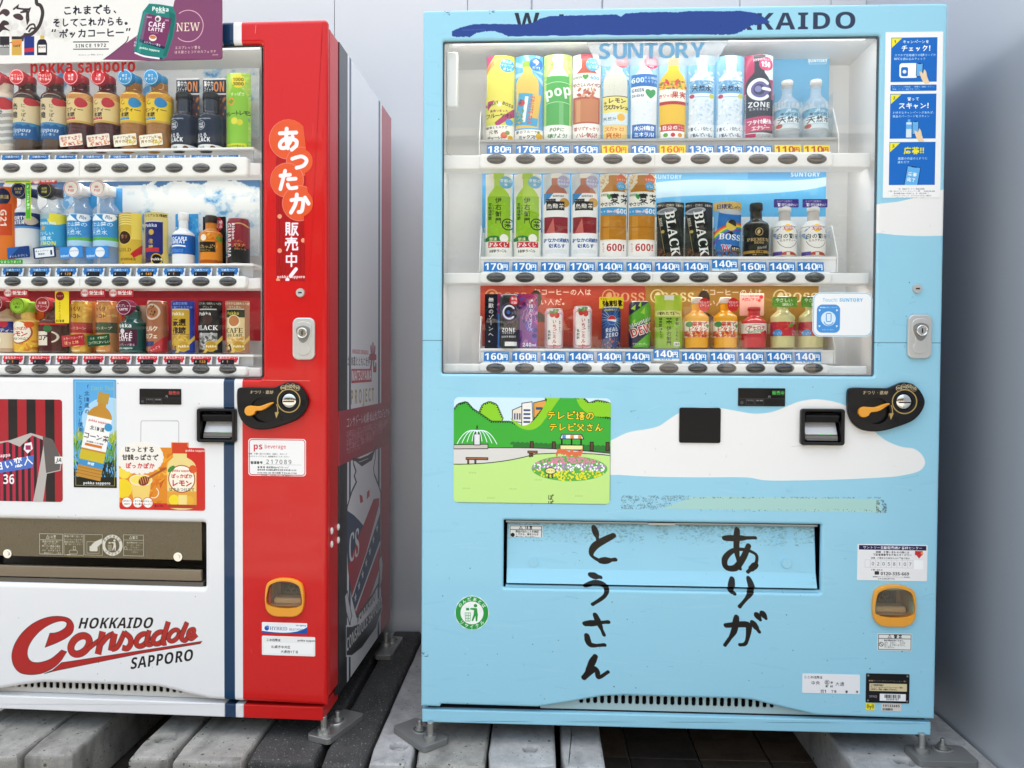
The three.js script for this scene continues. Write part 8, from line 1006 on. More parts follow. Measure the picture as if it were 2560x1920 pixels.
sticker(red,RED,'hot_lemon_sticker',298,1102,513,1277,0,(g,h)=>{
fillR(g,'#e08a24',0,0,100,h);for(let i=0;i<70;i++){const x=rr(0,78),y=rr(8,h-8);g.fillStyle=['#e9a02c','#d8761e','#c85a1c','#f0b43a'][i%4];g.beginPath();g.moveTo(x,y);g.lineTo(x+rr(4,10),y+rr(-6,6));g.lineTo(x+rr(-3,6),y+rr(4,9));g.fill();}g.fillStyle='#d02a22';g.beginPath();g.moveTo(78,6);g.lineTo(100,6);g.lineTo(100,h);g.lineTo(0,h);g.lineTo(0,h*0.9);g.lineTo(58,h*0.9);g.fill();
ci(g,4,54,11,'#f0d02a');ci(g,6,36,7,'#f2d84a');g.fillStyle='#f0cf72';g.beginPath();g.moveTo(13,42);g.lineTo(38,42);g.lineTo(34,70);g.lineTo(17,70);g.fill();g.fillStyle='#f2dc6a';g.beginPath();g.ellipse(25.5,44,13,6,0,0,7);g.fill();g.strokeStyle='#f4ead8';g.lineWidth=1;g.stroke();g.beginPath();g.arc(40,58,6,-1,2);g.stroke();g.strokeStyle='#a8562a';g.lineWidth=2.4;g.beginPath();g.moveTo(34,42);g.lineTo(55,30);g.stroke();g.fillStyle='#7a2c18';g.beginPath();g.ellipse(29,45,6.6,5,-0.5,0,7);g.fill();g.strokeStyle='#e0a05a';g.lineWidth=0.8;for(let i=0;i<4;i++){g.beginPath();g.moveTo(24.5+i*2.6,41-i*0.4);g.lineTo(26.5+i*2.6,49-i*0.8);g.stroke();}
g.fillStyle='#f1ebe2';for(let i=0;i<26;i++){const a=i/26*6.283;ci(g,24+24*Math.cos(a),18+15.5*Math.sin(a),4.2,'#f1ebe2');}g.beginPath();g.ellipse(24,18,25,16.5,0,0,7);g.fill();T(g,'ほっとする',24,9.5,7,{c:'#1c1614',w:0.13});T(g,'甘酸っぱさで',24.5,18.5,7.4,{c:'#1c1614',w:0.13,gap:0.96});T(g,'ぽっかぽか',24.5,28,7.2,{c:'#c8242a',w:0.13,gap:0.96});
for(const[x,a,b]of[[9,'はちみつ','仕立て'],[21.5,'シチリア産','レモン果汁'],[33.5,'ビタミンC','たっぷり']]){ci(g,x,69.5,6.2,'#c8402a');ci(g,x,69.5,5.6,'#f6f2ec');T(g,a,x,68,2.3,{c:'#222'});T(g,b,x,71.4,2.3,{c:'#222'});}T(g,'果汁3%',46,73,3,{c:'#222'});
g.fillStyle='#ead48a';g.beginPath();g.moveTo(63,12);g.lineTo(79,12);g.lineTo(79,18);g.bezierCurveTo(88,22,90,26,90,32);g.lineTo(90,74);g.quadraticCurveTo(72,80,56,74);g.lineTo(56,32);g.bezierCurveTo(56,26,58,22,63,18);g.fill();fillR(g,'#d0401f',62,1.5,17.5,12);fillR(g,'#e2a23c',56,56,34,16);ci(g,64,66,6,'#f2d830');ci(g,82,66,5,'#e8b040');fillR(g,'#f2dc8a',69,60,10,13);fillR(g,'#b03a24',56,71,34,4);ci(g,73,42,15.6,'#a83a20');ci(g,73,42,14.6,'#f4eedc');T(g,'ぽっかぽか',73,39,5.4,{c:'#c02c28',w:0.13,gap:0.92});T(g,'レモン',73,47,8.4,{c:'#c02428',w:0.16,gap:0.96});T(g,'はちみつ仕立て',73,54,4.4,{c:'#4a3420',w:0.1,gap:0.96});ci(g,86,31,4.6,'#dc5a28');g.fillStyle='#3f8a34';g.beginPath();g.ellipse(61,31,5,2.6,-0.7,0,7);g.fill();T(g,PS,73,33,3,{c:'#c02c28'});T(g,PS,90,10,3.4,{c:'#f4e0da'});
},{kind:'gloss',label:'orange and red hot lemon sticker with a bottle and a cup',shape:(q)=>{const k=q.w/100,X=(x)=>q.x0+x*k,Y=(y)=>q.y1-y*k,H=q.h/k,s=new THREE.Shape();s.moveTo(X(3),Y(H));s.lineTo(X(97),Y(H));s.quadraticCurveTo(X(100),Y(H),X(100),Y(H-3));s.lineTo(X(100),Y(10));s.quadraticCurveTo(X(100),Y(7),X(97),Y(7));s.lineTo(X(81),Y(7));s.lineTo(X(81),Y(1));s.lineTo(X(61),Y(1));s.lineTo(X(61),Y(7));s.lineTo(X(46),Y(7));s.bezierCurveTo(X(38),Y(-1),X(12),Y(-1),X(3),Y(8));s.lineTo(X(0),Y(12));s.lineTo(X(0),Y(H-3));s.quadraticCurveTo(X(0),Y(H),X(3),Y(H));return s;}});
sticker(red,RED,'service_sticker',621,1096,765,1191,0,(g,h)=>{fillR(g,'#f2f1f0',0,0,100,h);g.strokeStyle='#c8303a';g.lineWidth=1.2;g.beginPath();g.roundRect(2,2,96,h-4,5);g.stroke();T(g,'ps',17,13,15,{c:'#c8303a'});T(g,'beverage',47,13.5,8.8,{c:'#c8303a',bold:false});T(g,'故障等お問い合わせの際は、右記二次元コード',34,26,3.2,{c:'#555',w:0.1});T(g,'からサイトへアクセスし管理番号をご入力ください',36,30.4,3.1,{c:'#555',w:0.1});T(g,'管理番号',14.5,41,5.4,{c:'#222',w:0.13});T(g,'217089',54,39,10.4,{c:'#333',gap:1.3,bold:false});g.strokeStyle='#999';g.lineWidth=0.4;g.beginPath();g.moveTo(26,44);g.lineTo(92,44);g.stroke();T(g,'管 理 者  株式会社psビバレッジ',43,48.6,3.8,{c:'#222',w:0.11});T(g,'連絡先住所 北海道札幌市白石区中央2条1-6-33',48,53,3.4,{c:'#222',w:0.11});T(g,'0120-386-140 受付時間 平日9:00-17:00',50,58,3.8,{c:'#444'});T(g,'＊受付時間外・土日祝日等は留守番電話対応です＊',50,61.6,2.6,{c:'#444',w:0.1});},{r:0.008,label:'white service sticker with a red outline and the number 217089'});
sticker(red,RED,'heat_pump_sticker',655,1555,768,1585,0,(g,h)=>{fillR(g,'#f1f3f5',0,0,100,h);g.fillStyle='#2452a8';g.beginPath();g.moveTo(0,19);g.bezierCurveTo(40,24,80,24,100,8);g.lineTo(100,h);g.lineTo(0,h);g.fill();T(g,'HYBRID',37,13,10,{c:'#2a4a80',bold:false,f:'serif'});T(g,'HEAT PUMP',76,14.5,6,{c:'#2a4a80',bold:false,f:'serif',sx:0.86});ci(g,11,13,5,'#2452a8');ci(g,13,10,3,'#5a8ad0');T(g,'LED Lighting',86,5,3.6,{c:'#2a4a80'});},{label:'small white and blue heat pump sticker'});
sticker(red,RED,'address_sticker',655,1589,788,1641,0,(g,h)=>{fillR(g,'#eeedeb',0,0,100,h);fillR(g,'#f7f6f4',4,12,92,h-16);T(g,'この住所は',22,7.5,5.4,{c:'#222',w:0.13});T(g,PS,84,7,4.6,{c:'#222'});T(g,'札幌市中央区',36,20,6,{c:'#333',w:0.09});T(g,'大通西1丁目',52,28.5,6,{c:'#333',w:0.09});},{r:0.003,label:'white printed address sticker'});
// small tags on the shelves
{
const tagAt=(x0,y0,x1,y1,draw,label,z=-0.045)=>sticker(red,RED,'shelf_tag',x0,y0,x1,y1,z,draw,{t:0.0008,r:0.002,label});
const NEW=(g,h)=>{fillR(g,'#c2303c',0,0,100,h);fillR(g,'#efe6e6',0,0,100,3);ci(g,17,h/2,16,'#f0e9ea');g.strokeStyle='#c2303c';g.lineWidth=1.4;g.beginPath();g.arc(17,h/2,14,0,7);g.stroke();T(g,'NEW',17,h/2,13,{c:'#c2303c',sx:0.8});T(g,'新登場!',65,h/2,19,{c:'#fff',w:0.13,gap:0.96});};
for(const[x,y]of[[81,440],[10,722],[202,722],[273,722]])tagAt(x,y,x+61,y+20,NEW);
tagAt(138,728,173,808,(g,h)=>{fillR(g,'#efd42c',0,0,100,h);ci(g,36,34,30,'#7c1c22');T(g,'ココア',36,34,16,{c:'#f2e6d8'});T(g,'ミルクたっぷり',34,72,18,{c:'#6a5a18',v:true,w:0.1});T(g,'北海道',34,204,22,{c:'#3a3010'});});
tagAt(13,443,78,457,(g,h)=>{fillR(g,'#4fae3a',0,0,100,h);g.strokeStyle='#d8e04a';g.lineWidth=4;g.strokeRect(2,2,96,h-4);});
tagAt(64,457,78,548,(g,h)=>{fillR(g,'#4fae3a',0,0,100,h);g.strokeStyle='#d8e04a';g.lineWidth=10;g.strokeRect(4,4,92,h-8);T(g,'おいしさお届け',50,40,62,{c:'#f4f6e6',v:true,w:0.12,gap:0.98});});
tagAt(-10,649,57,660,(g,h)=>{fillR(g,'#3f9a3a',0,0,100,h);T(g,'なまらうまい!',55,h/2,12,{c:'#f6f4e0'});});
}
anchor(red,0.0038,-0.0675,1.2266,0.155,0.07,[-0.054,-0.002],[0.011,0.004],0.06);
anchor(red,0.016,-0.615,1.55,0.17,0.058,[-0.0,0.01],[0.04,0.0],0.06);

// ── drinks of the red machine
function redDrink(i,px,topPx,spec,label,cat='drink bottle'){
const z=-0.098,r=rRows[i],[x]=at(RED,px,r.prod-50,z),[,y]=at(RED,px,r.ledge,-0.0605);
const t=thing(spec.card?'display_card':spec.can?'drink_can':'drink_bottle',label,cat,RED,x,y+0.0004,z,spec.group),H=heightTo(RED,px,topPx,z+0.01,t);
if(spec.card)card(t,spec.w??0.058,H,spec);else if(spec.can)can(t,spec.R??0.0245,H,spec);else bottle(t,spec.R??0.0335,H,spec);
if(spec.foot){const p=cached(spec.key+'foot',0.062,0.03,spec.foot);const m=mesh('foot_tag',uvXY(plate(roundRect(-0.031,0,0.031,0.03,0.003),0.001,0,0,1,4),-0.031,0,0.062,0.03,p),paper(p,'gloss'),t);m.position.set(-0.004,0.018,(spec.R??0.0335)+0.0012);m.rotation.z=0.09;}
if(spec.back){const p=cached(spec.key+'back',0.06,0.11,spec.back),hb=H*(spec.backH??1);mesh('back_card',uvXY(plate(roundRect(-0.0315,0,0.0315,hb,0.002),0.001,0,0,1,4),-0.0315,0,0.063,hb,p).translate(0.004,0,-(spec.R??0.0335)*0.35),paper(p,'gloss'),t);}
return t;
}
const disc=(bg,l1,l2,c='#fff')=>(g,h)=>{fillR(g,bg,0,0,100,h);g.strokeStyle=c;g.lineWidth=2.4;g.beginPath();g.arc(50,h/2,44,0,7);g.stroke();T(g,l1,50,h*0.4,20,{c,w:0.1,gap:0.94});T(g,l2,50,h*0.62,20,{c,w:0.1,gap:0.94});};
const uron={key:'uron',c:[0.055,0.026,0.012],cap:'#b0262c',sh:0.79,nk:0.91,nr:0.62,label:[0.20,0.76],capH:0.024,capR:0.62,disc:disc('#b8343a','やさしい','香り旨み'),draw:(g,h)=>{fillR(g,'#d8c9a2',0,0,100,h);fillR(g,'#3f86b4',0,h*0.60,100,h);g.fillStyle='#1f5a92';g.beginPath();g.moveTo(0,h*0.66);for(let x=0;x<=100;x+=8)g.lineTo(x,h*0.66+rr(-4,6));g.lineTo(100,h);g.lineTo(0,h);g.fill();T(g,'烏龍',32,h*0.12,29,{c:'#1c1a18',v:true,w:0.1,gap:1.1});T(g,'にっぽん',66,h*0.14,18,{c:'#3a3630',v:true,w:0.08,gap:0.96});ci(g,84,h*0.08,17,'#b8343a');T(g,'Nippon',48,h*0.79,21,{c:'#c9d6e0',f:'serif',skew:0.3});T(g,'やさしい香り',46,h*0.9,11,{c:'#e0e8ee'});}};
redDrink(0,13,191,{key:'date',c:[0.66,0.60,0.50],cap:'#b0262c',sh:0.79,nk:0.91,nr:0.62,label:[0.12,0.78],capH:0.024,capR:0.62,disc:disc('#c04a56','さっぱり','0kcal'),draw:(g,h)=>{fillR(g,'#d9d9d4',0,0,100,h);g.fillStyle='#a9a9a4';for(let i=0;i<6;i++){g.beginPath();g.moveTo(40,h*0.3+i*26);g.lineTo(70,h*0.36+i*26);g.lineTo(100,h*0.3+i*26);g.lineTo(100,h*0.38+i*26);g.lineTo(70,h*0.44+i*26);g.lineTo(40,h*0.38+i*26);g.fill();}fillR(g,'#5fa8d0',0,0,100,10);ci(g,76,h*0.14,24,'#b8343a');T(g,'伊達',60,h*0.26,30,{c:'#2a2a28',v:true,w:0.08});}},'grey patterned bottle cut by the left edge, top row of the red machine');
redDrink(0,70,190,uron,'left of the two cream and blue oolong tea bottles with red caps');redDrink(0,139,191,uron,'right of the two cream and blue oolong tea bottles with red caps');
const mistea=(key,c,cap,bg,tx,d,foot)=>({key,c,cap,sh:0.80,nk:0.91,nr:0.62,label:[0.42,0.84],capH:0.025,capR:0.6,ribs:true,disc:d,foot,draw:(g,h)=>{fillR(g,bg,0,0,100,h);g.strokeStyle='#c07a3a';g.lineWidth=3;for(let i=0;i<5;i++){g.beginPath();g.moveTo(20,6+i*4);g.quadraticCurveTo(60,14+i*3,100,2+i*6);g.stroke();}ci(g,74,h*0.34,19,tx);g.strokeStyle='#4a4028';g.lineWidth=2.4;g.beginPath();g.arc(32,h*0.32,8,0.4,5);g.stroke();T(g,key==='mis'?'ミスティー':'レモンティー',40,h*0.57,20,{c:'#2c2418',w:0.12,gap:0.84});T(g,'微糖',38,h*0.73,20,{c:'#2c2418',w:0.11});fillR(g,key==='mis'?'#b02c34':'#2f80b8',4,h*0.82,54,9);T(g,'甘さすっきり',31,h*0.855,8,{c:'#fff'});fillR(g,'#c9a24c',0,h*0.93,100,h*0.07);}});
const misF=(g,h)=>{fillR(g,'#efe3d2',0,0,100,h);speck(g,0,h*0.45,100,h*0.5,40,['#c05a3a','#d8803c','#a8343a'],2,6);T(g,'甘さすっきり',50,h*0.3,16,{c:'#a02c34',w:0.12,gap:0.94});},monF=(g,h)=>{fillR(g,'#f0ead8',0,0,100,h);speck(g,50,h*0.3,50,h*0.6,40,['#e0b02c','#c8742c','#a8b83a'],2,6);T(g,'シチリアレモン',45,h*0.26,13,{c:'#7a5a18',gap:0.94});T(g,'爽やかさ',36,h*0.58,15,{c:'#7a4a18'});};
const mis=mistea('mis',[0.075,0.011,0.007],'#a8222c','#dcc78c','#b8343a',disc('#b8303c','厳選','茶葉'),misF),mon=mistea('mon',[0.34,0.15,0.025],'#2f86b8','#e6c62e','#2f86c0',disc('#3a8cc4','甘さ','すっきり'),monF);
redDrink(0,203,190,mis,'left of the two dark red tea bottles with cream labels and red caps');redDrink(0,270,190,mis,'right of the two dark red tea bottles with cream labels and red caps');
redDrink(0,336,190,mon,'left of the two yellow labelled lemon tea bottles with blue caps');redDrink(0,400,190,mon,'right of the two yellow labelled lemon tea bottles with blue caps');
const biz={key:'biz',c:[0.014,0.019,0.033],cap:'#15181e',R:0.0322,sh:0.66,nk:0.76,nr:0.6,label:[0.0,0.70],capH:0.018,back:(g,h)=>{fillR(g,'#3a3440',0,0,100,h);speck(g,50,0,50,h*0.6,60,['#c07a3a','#8a4a2a','#5a3038'],3,7);fillR(g,'#2c3442',0,0,100,h*0.2);fillR(g,'#e2e4e6',0,h*0.19,100,h*0.02);fillR(g,'#e2e4e6',0,0,100,h*0.02);T(g,'集中力',24,h*0.07,16,{c:'#fff',gap:0.9});T(g,'スイッチ',24,h*0.14,13,{c:'#fff',gap:0.84});T(g,'ON',70,h*0.105,34,{c:'#d98a4a',sx:0.9});},backH:1.28,draw:(g,h)=>{fillR(g,'#222b3e',0,0,100,h);g.strokeStyle='#d8dce2';g.lineWidth=1.6;g.beginPath();g.arc(30,h*0.3,17,0,7);g.stroke();T(g,'BIZ',30,h*0.27,13,{c:'#e6e8ec'});T(g,'TIME',30,h*0.34,13,{c:'#e6e8ec',sx:0.8});T(g,PS,40,h*0.14,8,{c:'#c9ced6'});T(g,'冴える',30,h*0.55,19,{c:'#f0f2f4',w:0.12,gap:0.9});T(g,'BLACK',36,h*0.66,24,{c:'#f0f2f4',sx:0.84});fillR(g,'#e3e4e4',0,h*0.78,100,h);T(g,'240',34,h*0.86,14,{c:'#444'});T(g,'無糖/コーヒー',36,h*0.94,9,{c:'#444'});ci(g,76,h*0.86,9,'#6a4a34');}};
redDrink(0,461,232,biz,'left of the two dark navy aluminium coffee bottles under ON headers','coffee bottle');redDrink(0,528,232,biz,'right of the two dark navy aluminium coffee bottles under ON headers','coffee bottle');
redDrink(0,597,183,{card:true,w:0.066,key:'kireto',draw:(g,h)=>{fillR(g,'#a8cf5a',0,0,100,h);speck(g,60,0,40,h,60,['#6fb08a','#bfe07a','#8fc45a'],3,9);bt(g,48,0,86,h,'#8cc63e','#c9dc6a',0.22);ci(g,56,34,26,'#e6d442');T(g,'1000',56,26,19,{c:'#3a4a1c'});T(g,'3000',56,43,19,{c:'#3a4a1c'});T(g,'すっぱさ',52,84,16,{c:'#f0f6e0',gap:0.9});ci(g,26,112,15,'#e89a3c');fillR(g,'#5fae3a',22,102,8,20);fillR(g,'#5fae3a',16,108,20,8);T(g,'キレートレモン',50,160,22,{c:'#2c3a14',w:0.13,gap:0.72,rot:-0.04});ci(g,40,190,14,'#e6e04a');ci(g,62,196,12,'#d8d43a');fillR(g,'#e0e04a',0,h-48,86,48);T(g,'カラダが求める',42,h-36,12,{c:'#3a8a3a',gap:0.86});T(g,'すっぱさ。',42,h-16,20,{c:'#2f8a3a',w:0.13,gap:0.86});}},'bright green curved lemon drink card, last in the top row of the red machine','drink display');
redDrink(1,17,467,{card:true,w:0.06,key:'orangecard',draw:(g,h)=>{fillR(g,'#d0622a',0,0,100,h);bt(g,40,12,100,h,'#d8742c','#1f2c54',0.2);ci(g,44,42,36,'#1f2650');T(g,'最南端',44,42,20,{c:'#d8c06a'});fillR(g,'#c84a24',0,70,84,130);T(g,'G21',50,130,40,{c:'#f2e2d0',rot:Math.PI/2});fillR(g,'#efe6da',10,h-26,80,26);}},'orange display card cut by the left edge, middle row of the red machine','drink display');
redDrink(1,74,471,{key:'sports',c:[0.72,0.73,0.74],cap:'#1f2f5c',sh:0.76,nk:0.89,nr:0.56,label:[0.52,0.74],capH:0.024,capR:0.6,disc:disc('#1f2c56','北海道','限定','#d8c06a'),foot:(g,h)=>{fillR(g,'#2f5fa8',0,0,100,h);g.fillStyle='#1f3f7c';g.beginPath();g.moveTo(0,h);g.lineTo(60,0);g.lineTo(100,0);g.lineTo(100,h);g.fill();T(g,'おいしさづくし',50,h*0.8,12,{c:'#fff'});},draw:(g,h)=>{fillR(g,'#26386c',0,0,100,h);T(g,'SPORTS',34,h*0.36,20,{c:'#f0f2f6'});T(g,'WATER',32,h*0.64,20,{c:'#f0f2f6'});fillR(g,'#4f86c0',0,h*0.86,100,h*0.14);ci(g,80,h*0.5,18,'#c9b8a4');}},'white sports drink bottle with a navy label behind a green hanging tag');
redDrink(1,138,470,{key:'sparkling',c:[0.93,0.955,0.97],clear:true,cap:'#1d2436',sh:0.76,nk:0.89,nr:0.56,label:[0.26,0.72],capH:0.024,capR:0.62,disc:disc('#1c2436','炭酸','無糖','#d8d26a'),foot:(g,h)=>{fillR(g,'#22345c',0,0,100,h);fillR(g,'#e6eaf0',8,5,84,h-10);T(g,'キャンペーン',40,h*0.36,10,{c:'#2a3a5c'});T(g,'実施中',36,h*0.62,10,{c:'#2a3a5c'});fillR(g,'#22345c',76,h*0.36,8,h*0.4);},draw:(g,h)=>{fillR(g,'#3f9ccc',0,0,100,h);ci(g,78,h*0.14,26,'#e6da4a');fillR(g,'#9cb8c4',0,0,60,h*0.16);T(g,'SPARKLING',48,h*0.3,14,{c:'#e6f2f8',sx:0.86});T(g,'★',30,h*0.4,20,{c:'#d8a04a'});g.fillStyle='#d8a04a';g.beginPath();for(let i=0;i<10;i++){const a=-1.571+i*0.628,r=i%2?6:14;g.lineTo(34+r*Math.cos(a),h*0.44+r*Math.sin(a));}g.fill();T(g,'おいしい',42,h*0.6,18,{c:'#e6f4fa',gap:0.9});T(g,'炭酸水',40,h*0.75,20,{c:'#e6f4fa'});T(g,'LEMON',46,h*0.9,20,{c:'#e8e04a'});}},'clear sparkling lemon water bottle with a black cap and blue label');
const fuji={key:'fuji',c:[0.93,0.955,0.97],clear:true,cap:'#eceef0',sh:0.74,nk:0.89,nr:0.56,label:[0.26,0.70],capH:0.024,capR:0.66,ribs:true,disc:disc('#f2f0ee','Mt.','FUJI','#c2303c'),back:(g,h)=>{fillR(g,'#3f96d8',0,0,100,h);},backH:1,foot:(g,h)=>{fillR(g,'#3f8cd8',0,0,100,h);ci(g,62,h*0.5,21,'#e8eef4');T(g,'バナジウム',62,h*0.4,8,{c:'#2a5aa0'});T(g,'525ml',20,h*0.76,12,{c:'#e8f2fa'});},draw:(g,h)=>{fillR(g,'#3a8cc8',0,0,100,h);g.fillStyle='#eef4f8';g.beginPath();g.moveTo(0,h*0.2);g.lineTo(34,2);g.lineTo(50,h*0.12);g.lineTo(64,h*0.22);g.fill();fillR(g,'#cfe4f2',0,0,100,3);ci(g,80,h*0.1,18,'#eef2f4');T(g,'Mt.',80,h*0.07,9,{c:'#34568a'});T(g,'FUJI',80,h*0.12,10,{c:'#34568a'});T(g,'富士山麓の',46,h*0.32,20,{c:'#e6f2fa',gap:0.92,w:0.09});T(g,'おいしい',40,h*0.46,15,{c:'#e6f2fa'});T(g,'天然水',46,h*0.58,22,{c:'#e6f2fa',w:0.09});fillR(g,'#5fae4a',0,h*0.72,100,h*0.1);fillR(g,'#a8cfe8',0,h*0.82,100,h*0.18);}};
redDrink(1,204,466,fuji,'left of the two white-capped mountain water bottles');redDrink(1,268,466,fuji,'right of the two white-capped mountain water bottles');
redDrink(1,326,533,{card:true,w:0.066,bend:0.56,key:'gold',draw:(g,h)=>{fillR(g,'#c9aa3c',0,0,100,h);g.strokeStyle='#e6d88a';g.lineWidth=4;for(let i=0;i<5;i++){g.beginPath();g.moveTo(12,12+i*9);g.quadraticCurveTo(50,2+i*9,90,14+i*9);g.stroke();}fillR(g,'#e0c85a',70,0,30,h*0.5);ci(g,42,h*0.47,28,'#d8c46a');ci(g,42,h*0.47,25,'#3a201a');T(g,'香り',42,h*0.45,16,{c:'#c98a4c'});T(g,'GOLD',42,h*0.7,18,{c:'#7a5a1c',f:'serif'});g.fillStyle='#b8262c';g.beginPath();g.moveTo(100,h*0.6);g.lineTo(100,h*0.76);g.lineTo(40,h);g.lineTo(24,h);g.fill();ci(g,56,h*0.88,22,'#c9a43a');T(g,'aromax',54,h*0.87,15,{c:'#3a2a10',f:'serif'});}},'gold coffee can card with a dark round emblem','drink display');
const pokkaCan=(key,top,bg,body,f,hd)=>({card:true,w:0.066,bend:0.58,key,draw:(g,h)=>{fillR(g,bg,0,0,100,h);T(g,hd[0],50,12,13,{c:hd[2]??'#f2e8d0',gap:0.9});T(g,hd[1],50,26,11,{c:hd[2]??'#f2e8d0',gap:0.9});fillR(g,body,12,36,74,h-48);fillR(g,'#cfcac0',14,32,70,5);f(g,h);ci(g,64,h-26,22,'#c9a43a');ci(g,64,h-26,18,top);T(g,'Pokka',64,h-26,13,{c:'#f4ead0',rot:-0.06});g.fillStyle='#d8b85a';g.beginPath();g.moveTo(80,h-40);g.lineTo(100,h-70);g.lineTo(100,h-52);g.lineTo(84,h-30);g.fill();g.beginPath();g.moveTo(46,h-18);g.lineTo(30,h);g.lineTo(46,h);g.lineTo(54,h-10);g.fill();speck(g,0,h-34,34,34,26,['#4a2c1c','#6e4630','#33201a'],3,6);}});
redDrink(1,391,532,pokkaCan('premiumnavy','#1a1a1c','#d0bf72','#262c6c',(g,h)=>{T(g,'Pokka',40,50,18,{c:'#d8dce8'});ci(g,44,76,11,'#c9a84c');T(g,'微糖',42,100,22,{c:'#c9a84c',v:true});fillR(g,'#b8303c',14,h*0.66,60,16);},['プレミアムな微糖','','#3a3010']),'navy coffee can card in a pale gold frame','drink display');
redDrink(1,459,531,{key:'pocari',c:[0.80,0.82,0.84],cap:'#eef0f2',R:0.0285,sh:0.66,nk:0.80,nr:0.42,label:[0.24,0.64],capH:0.02,back:(g,h)=>{fillR(g,'#3f98d8',0,0,100,h);speck(g,0,0,100,h*0.4,40,['#6fb8e6','#2f80c0'],3,8);fillR(g,'#3488cc',0,h*0.22,60,h*0.2);T(g,'飲みきり',24,h*0.27,14,{c:'#fff'});T(g,'サイズ',26,h*0.36,14,{c:'#fff'});},draw:(g,h)=>{fillR(g,'#2260b4',0,0,100,h);T(g,'POCARI',44,h*0.2,22,{c:'#f2f4f8'});T(g,'SWEAT',44,h*0.38,22,{c:'#f2f4f8'});g.fillStyle='#f2f4f8';g.beginPath();g.moveTo(0,h*0.56);g.quadraticCurveTo(40,h*0.5,80,h*0.56);g.lineTo(80,h*0.64);g.quadraticCurveTo(40,h*0.58,0,h*0.66);g.fill();small(g,10,h*0.76,60,4,'#9cc0e6');}},'blue and white sports drink bottle among the gold cans');
redDrink(1,528,538,{key:'tsubu',c:[0.58,0.20,0.02],cap:'#2a2222',R:0.0285,sh:0.72,nk:0.84,nr:0.5,label:[0.06,0.72],capH:0.02,back:(g,h)=>{fillR(g,'#1c1618',0,0,100,h);ci(g,62,h*0.15,26,'#b8303a');T(g,'自販機',62,h*0.11,15,{c:'#fff'});T(g,'限定品',62,h*0.19,15,{c:'#fff'});},draw:(g,h)=>{fillR(g,'#d8862c',0,0,100,h);speck(g,20,0,80,h*0.3,20,['#e8b04a','#c8641c','#6a9a3a'],4,12);fillR(g,'#241c16',0,h*0.3,86,h*0.34);T(g,'つぶたっぷり',42,h*0.46,20,{c:'#e0c06a',gap:0.86});T(g,'贅沢みかん',40,h*0.58,12,{c:'#c9a84c'});ci(g,36,h*0.16,15,'#efe6d0');fillR(g,'#a8501c',0,h*0.9,100,h*0.1);}},'dark capped orange pulp drink bottle with a red round tag');
redDrink(1,597,545,{can:true,key:'guarana',R:0.0285,draw:(g,h)=>{fillR(g,'#8c1c30',0,0,100,h);fillR(g,'#16141a',0,h*0.62,100,h);for(let i=0;i<40;i++)ci(g,rr(0,100),h*0.62+rr(-8,8),3,rnd()<0.5?'#8c1c30':'#16141a');g.strokeStyle='#d8b06a';g.lineWidth=5;g.beginPath();g.moveTo(40,34);g.quadraticCurveTo(80,16,100,40);g.stroke();T(g,'GUARANA',22,h*0.48,34,{c:'#f2eeee',rot:Math.PI/2,sx:0.86});T(g,'Ribbon',46,h*0.3,20,{c:'#f2eeee',rot:Math.PI/2});T(g,'リボン',68,h*0.5,12,{c:'#e0b03c'});T(g,'ガラナ',70,h*0.58,16,{c:'#e0b03c',w:0.13});T(g,'スカッシュ',72,h*0.66,11,{c:'#e0b03c',gap:0.86});fillR(g,'#d6d4d2',0,h*0.95,100,h);}},'dark red cola can with vertical lettering, last in the middle row of the red machine','drink can');
redDrink(2,17,753,{key:'milktea',c:[0.50,0.34,0.22],cap:'#8a2430',sh:0.7,nk:0.82,nr:0.5,label:[0.1,0.68],capH:0.02,capR:0.7,disc:disc('#8a2430','ロイヤル','ミルク'),back:(g,h)=>{fillR(g,'#b89a7c',0,0,100,h);},draw:(g,h)=>{fillR(g,'#d9c9a8',0,h*0.4,100,h);fillR(g,'#28347c',0,0,100,h*0.42);T(g,'ミルクティー',56,h*0.34,20,{c:'#f0eee6',gap:0.8});ci(g,40,h*0.7,22,'#efe8da');ci(g,70,h*0.1,14,'#b83040');}},'blue and cream milk tea bottle cut by the left edge, bottom row');
redDrink(2,71,754,{key:'hotlemon',c:[0.78,0.52,0.14],cap:'#8fc23a',sh:0.72,nk:0.8,nr:0.5,label:[0.04,0.72],capH:0.028,capR:0.62,disc:disc('#9ac83c','レモン','果汁','#34501c'),back:(g,h)=>{fillR(g,'#c8622c',0,0,100,h);},draw:(g,h)=>{fillR(g,'#e4ae3c',0,0,100,h);speck(g,0,h*0.6,100,h*0.4,50,['#f0d84a','#c8742c','#e8b83a'],4,10);ci(g,44,h*0.36,46,'#a8402c');ci(g,44,h*0.36,42,'#f2ecd8');T(g,'ぽっかぽか',42,h*0.24,16,{c:'#c02c28',gap:0.86});T(g,'レモン',42,h*0.42,26,{c:'#c02428',w:0.15,gap:0.9});T(g,'はちみつ仕立て',46,h*0.58,12,{c:'#4a3420',gap:0.9});ci(g,80,h*0.1,13,'#dc5a28');}},'yellow hot lemon bottle with a lime green cap');
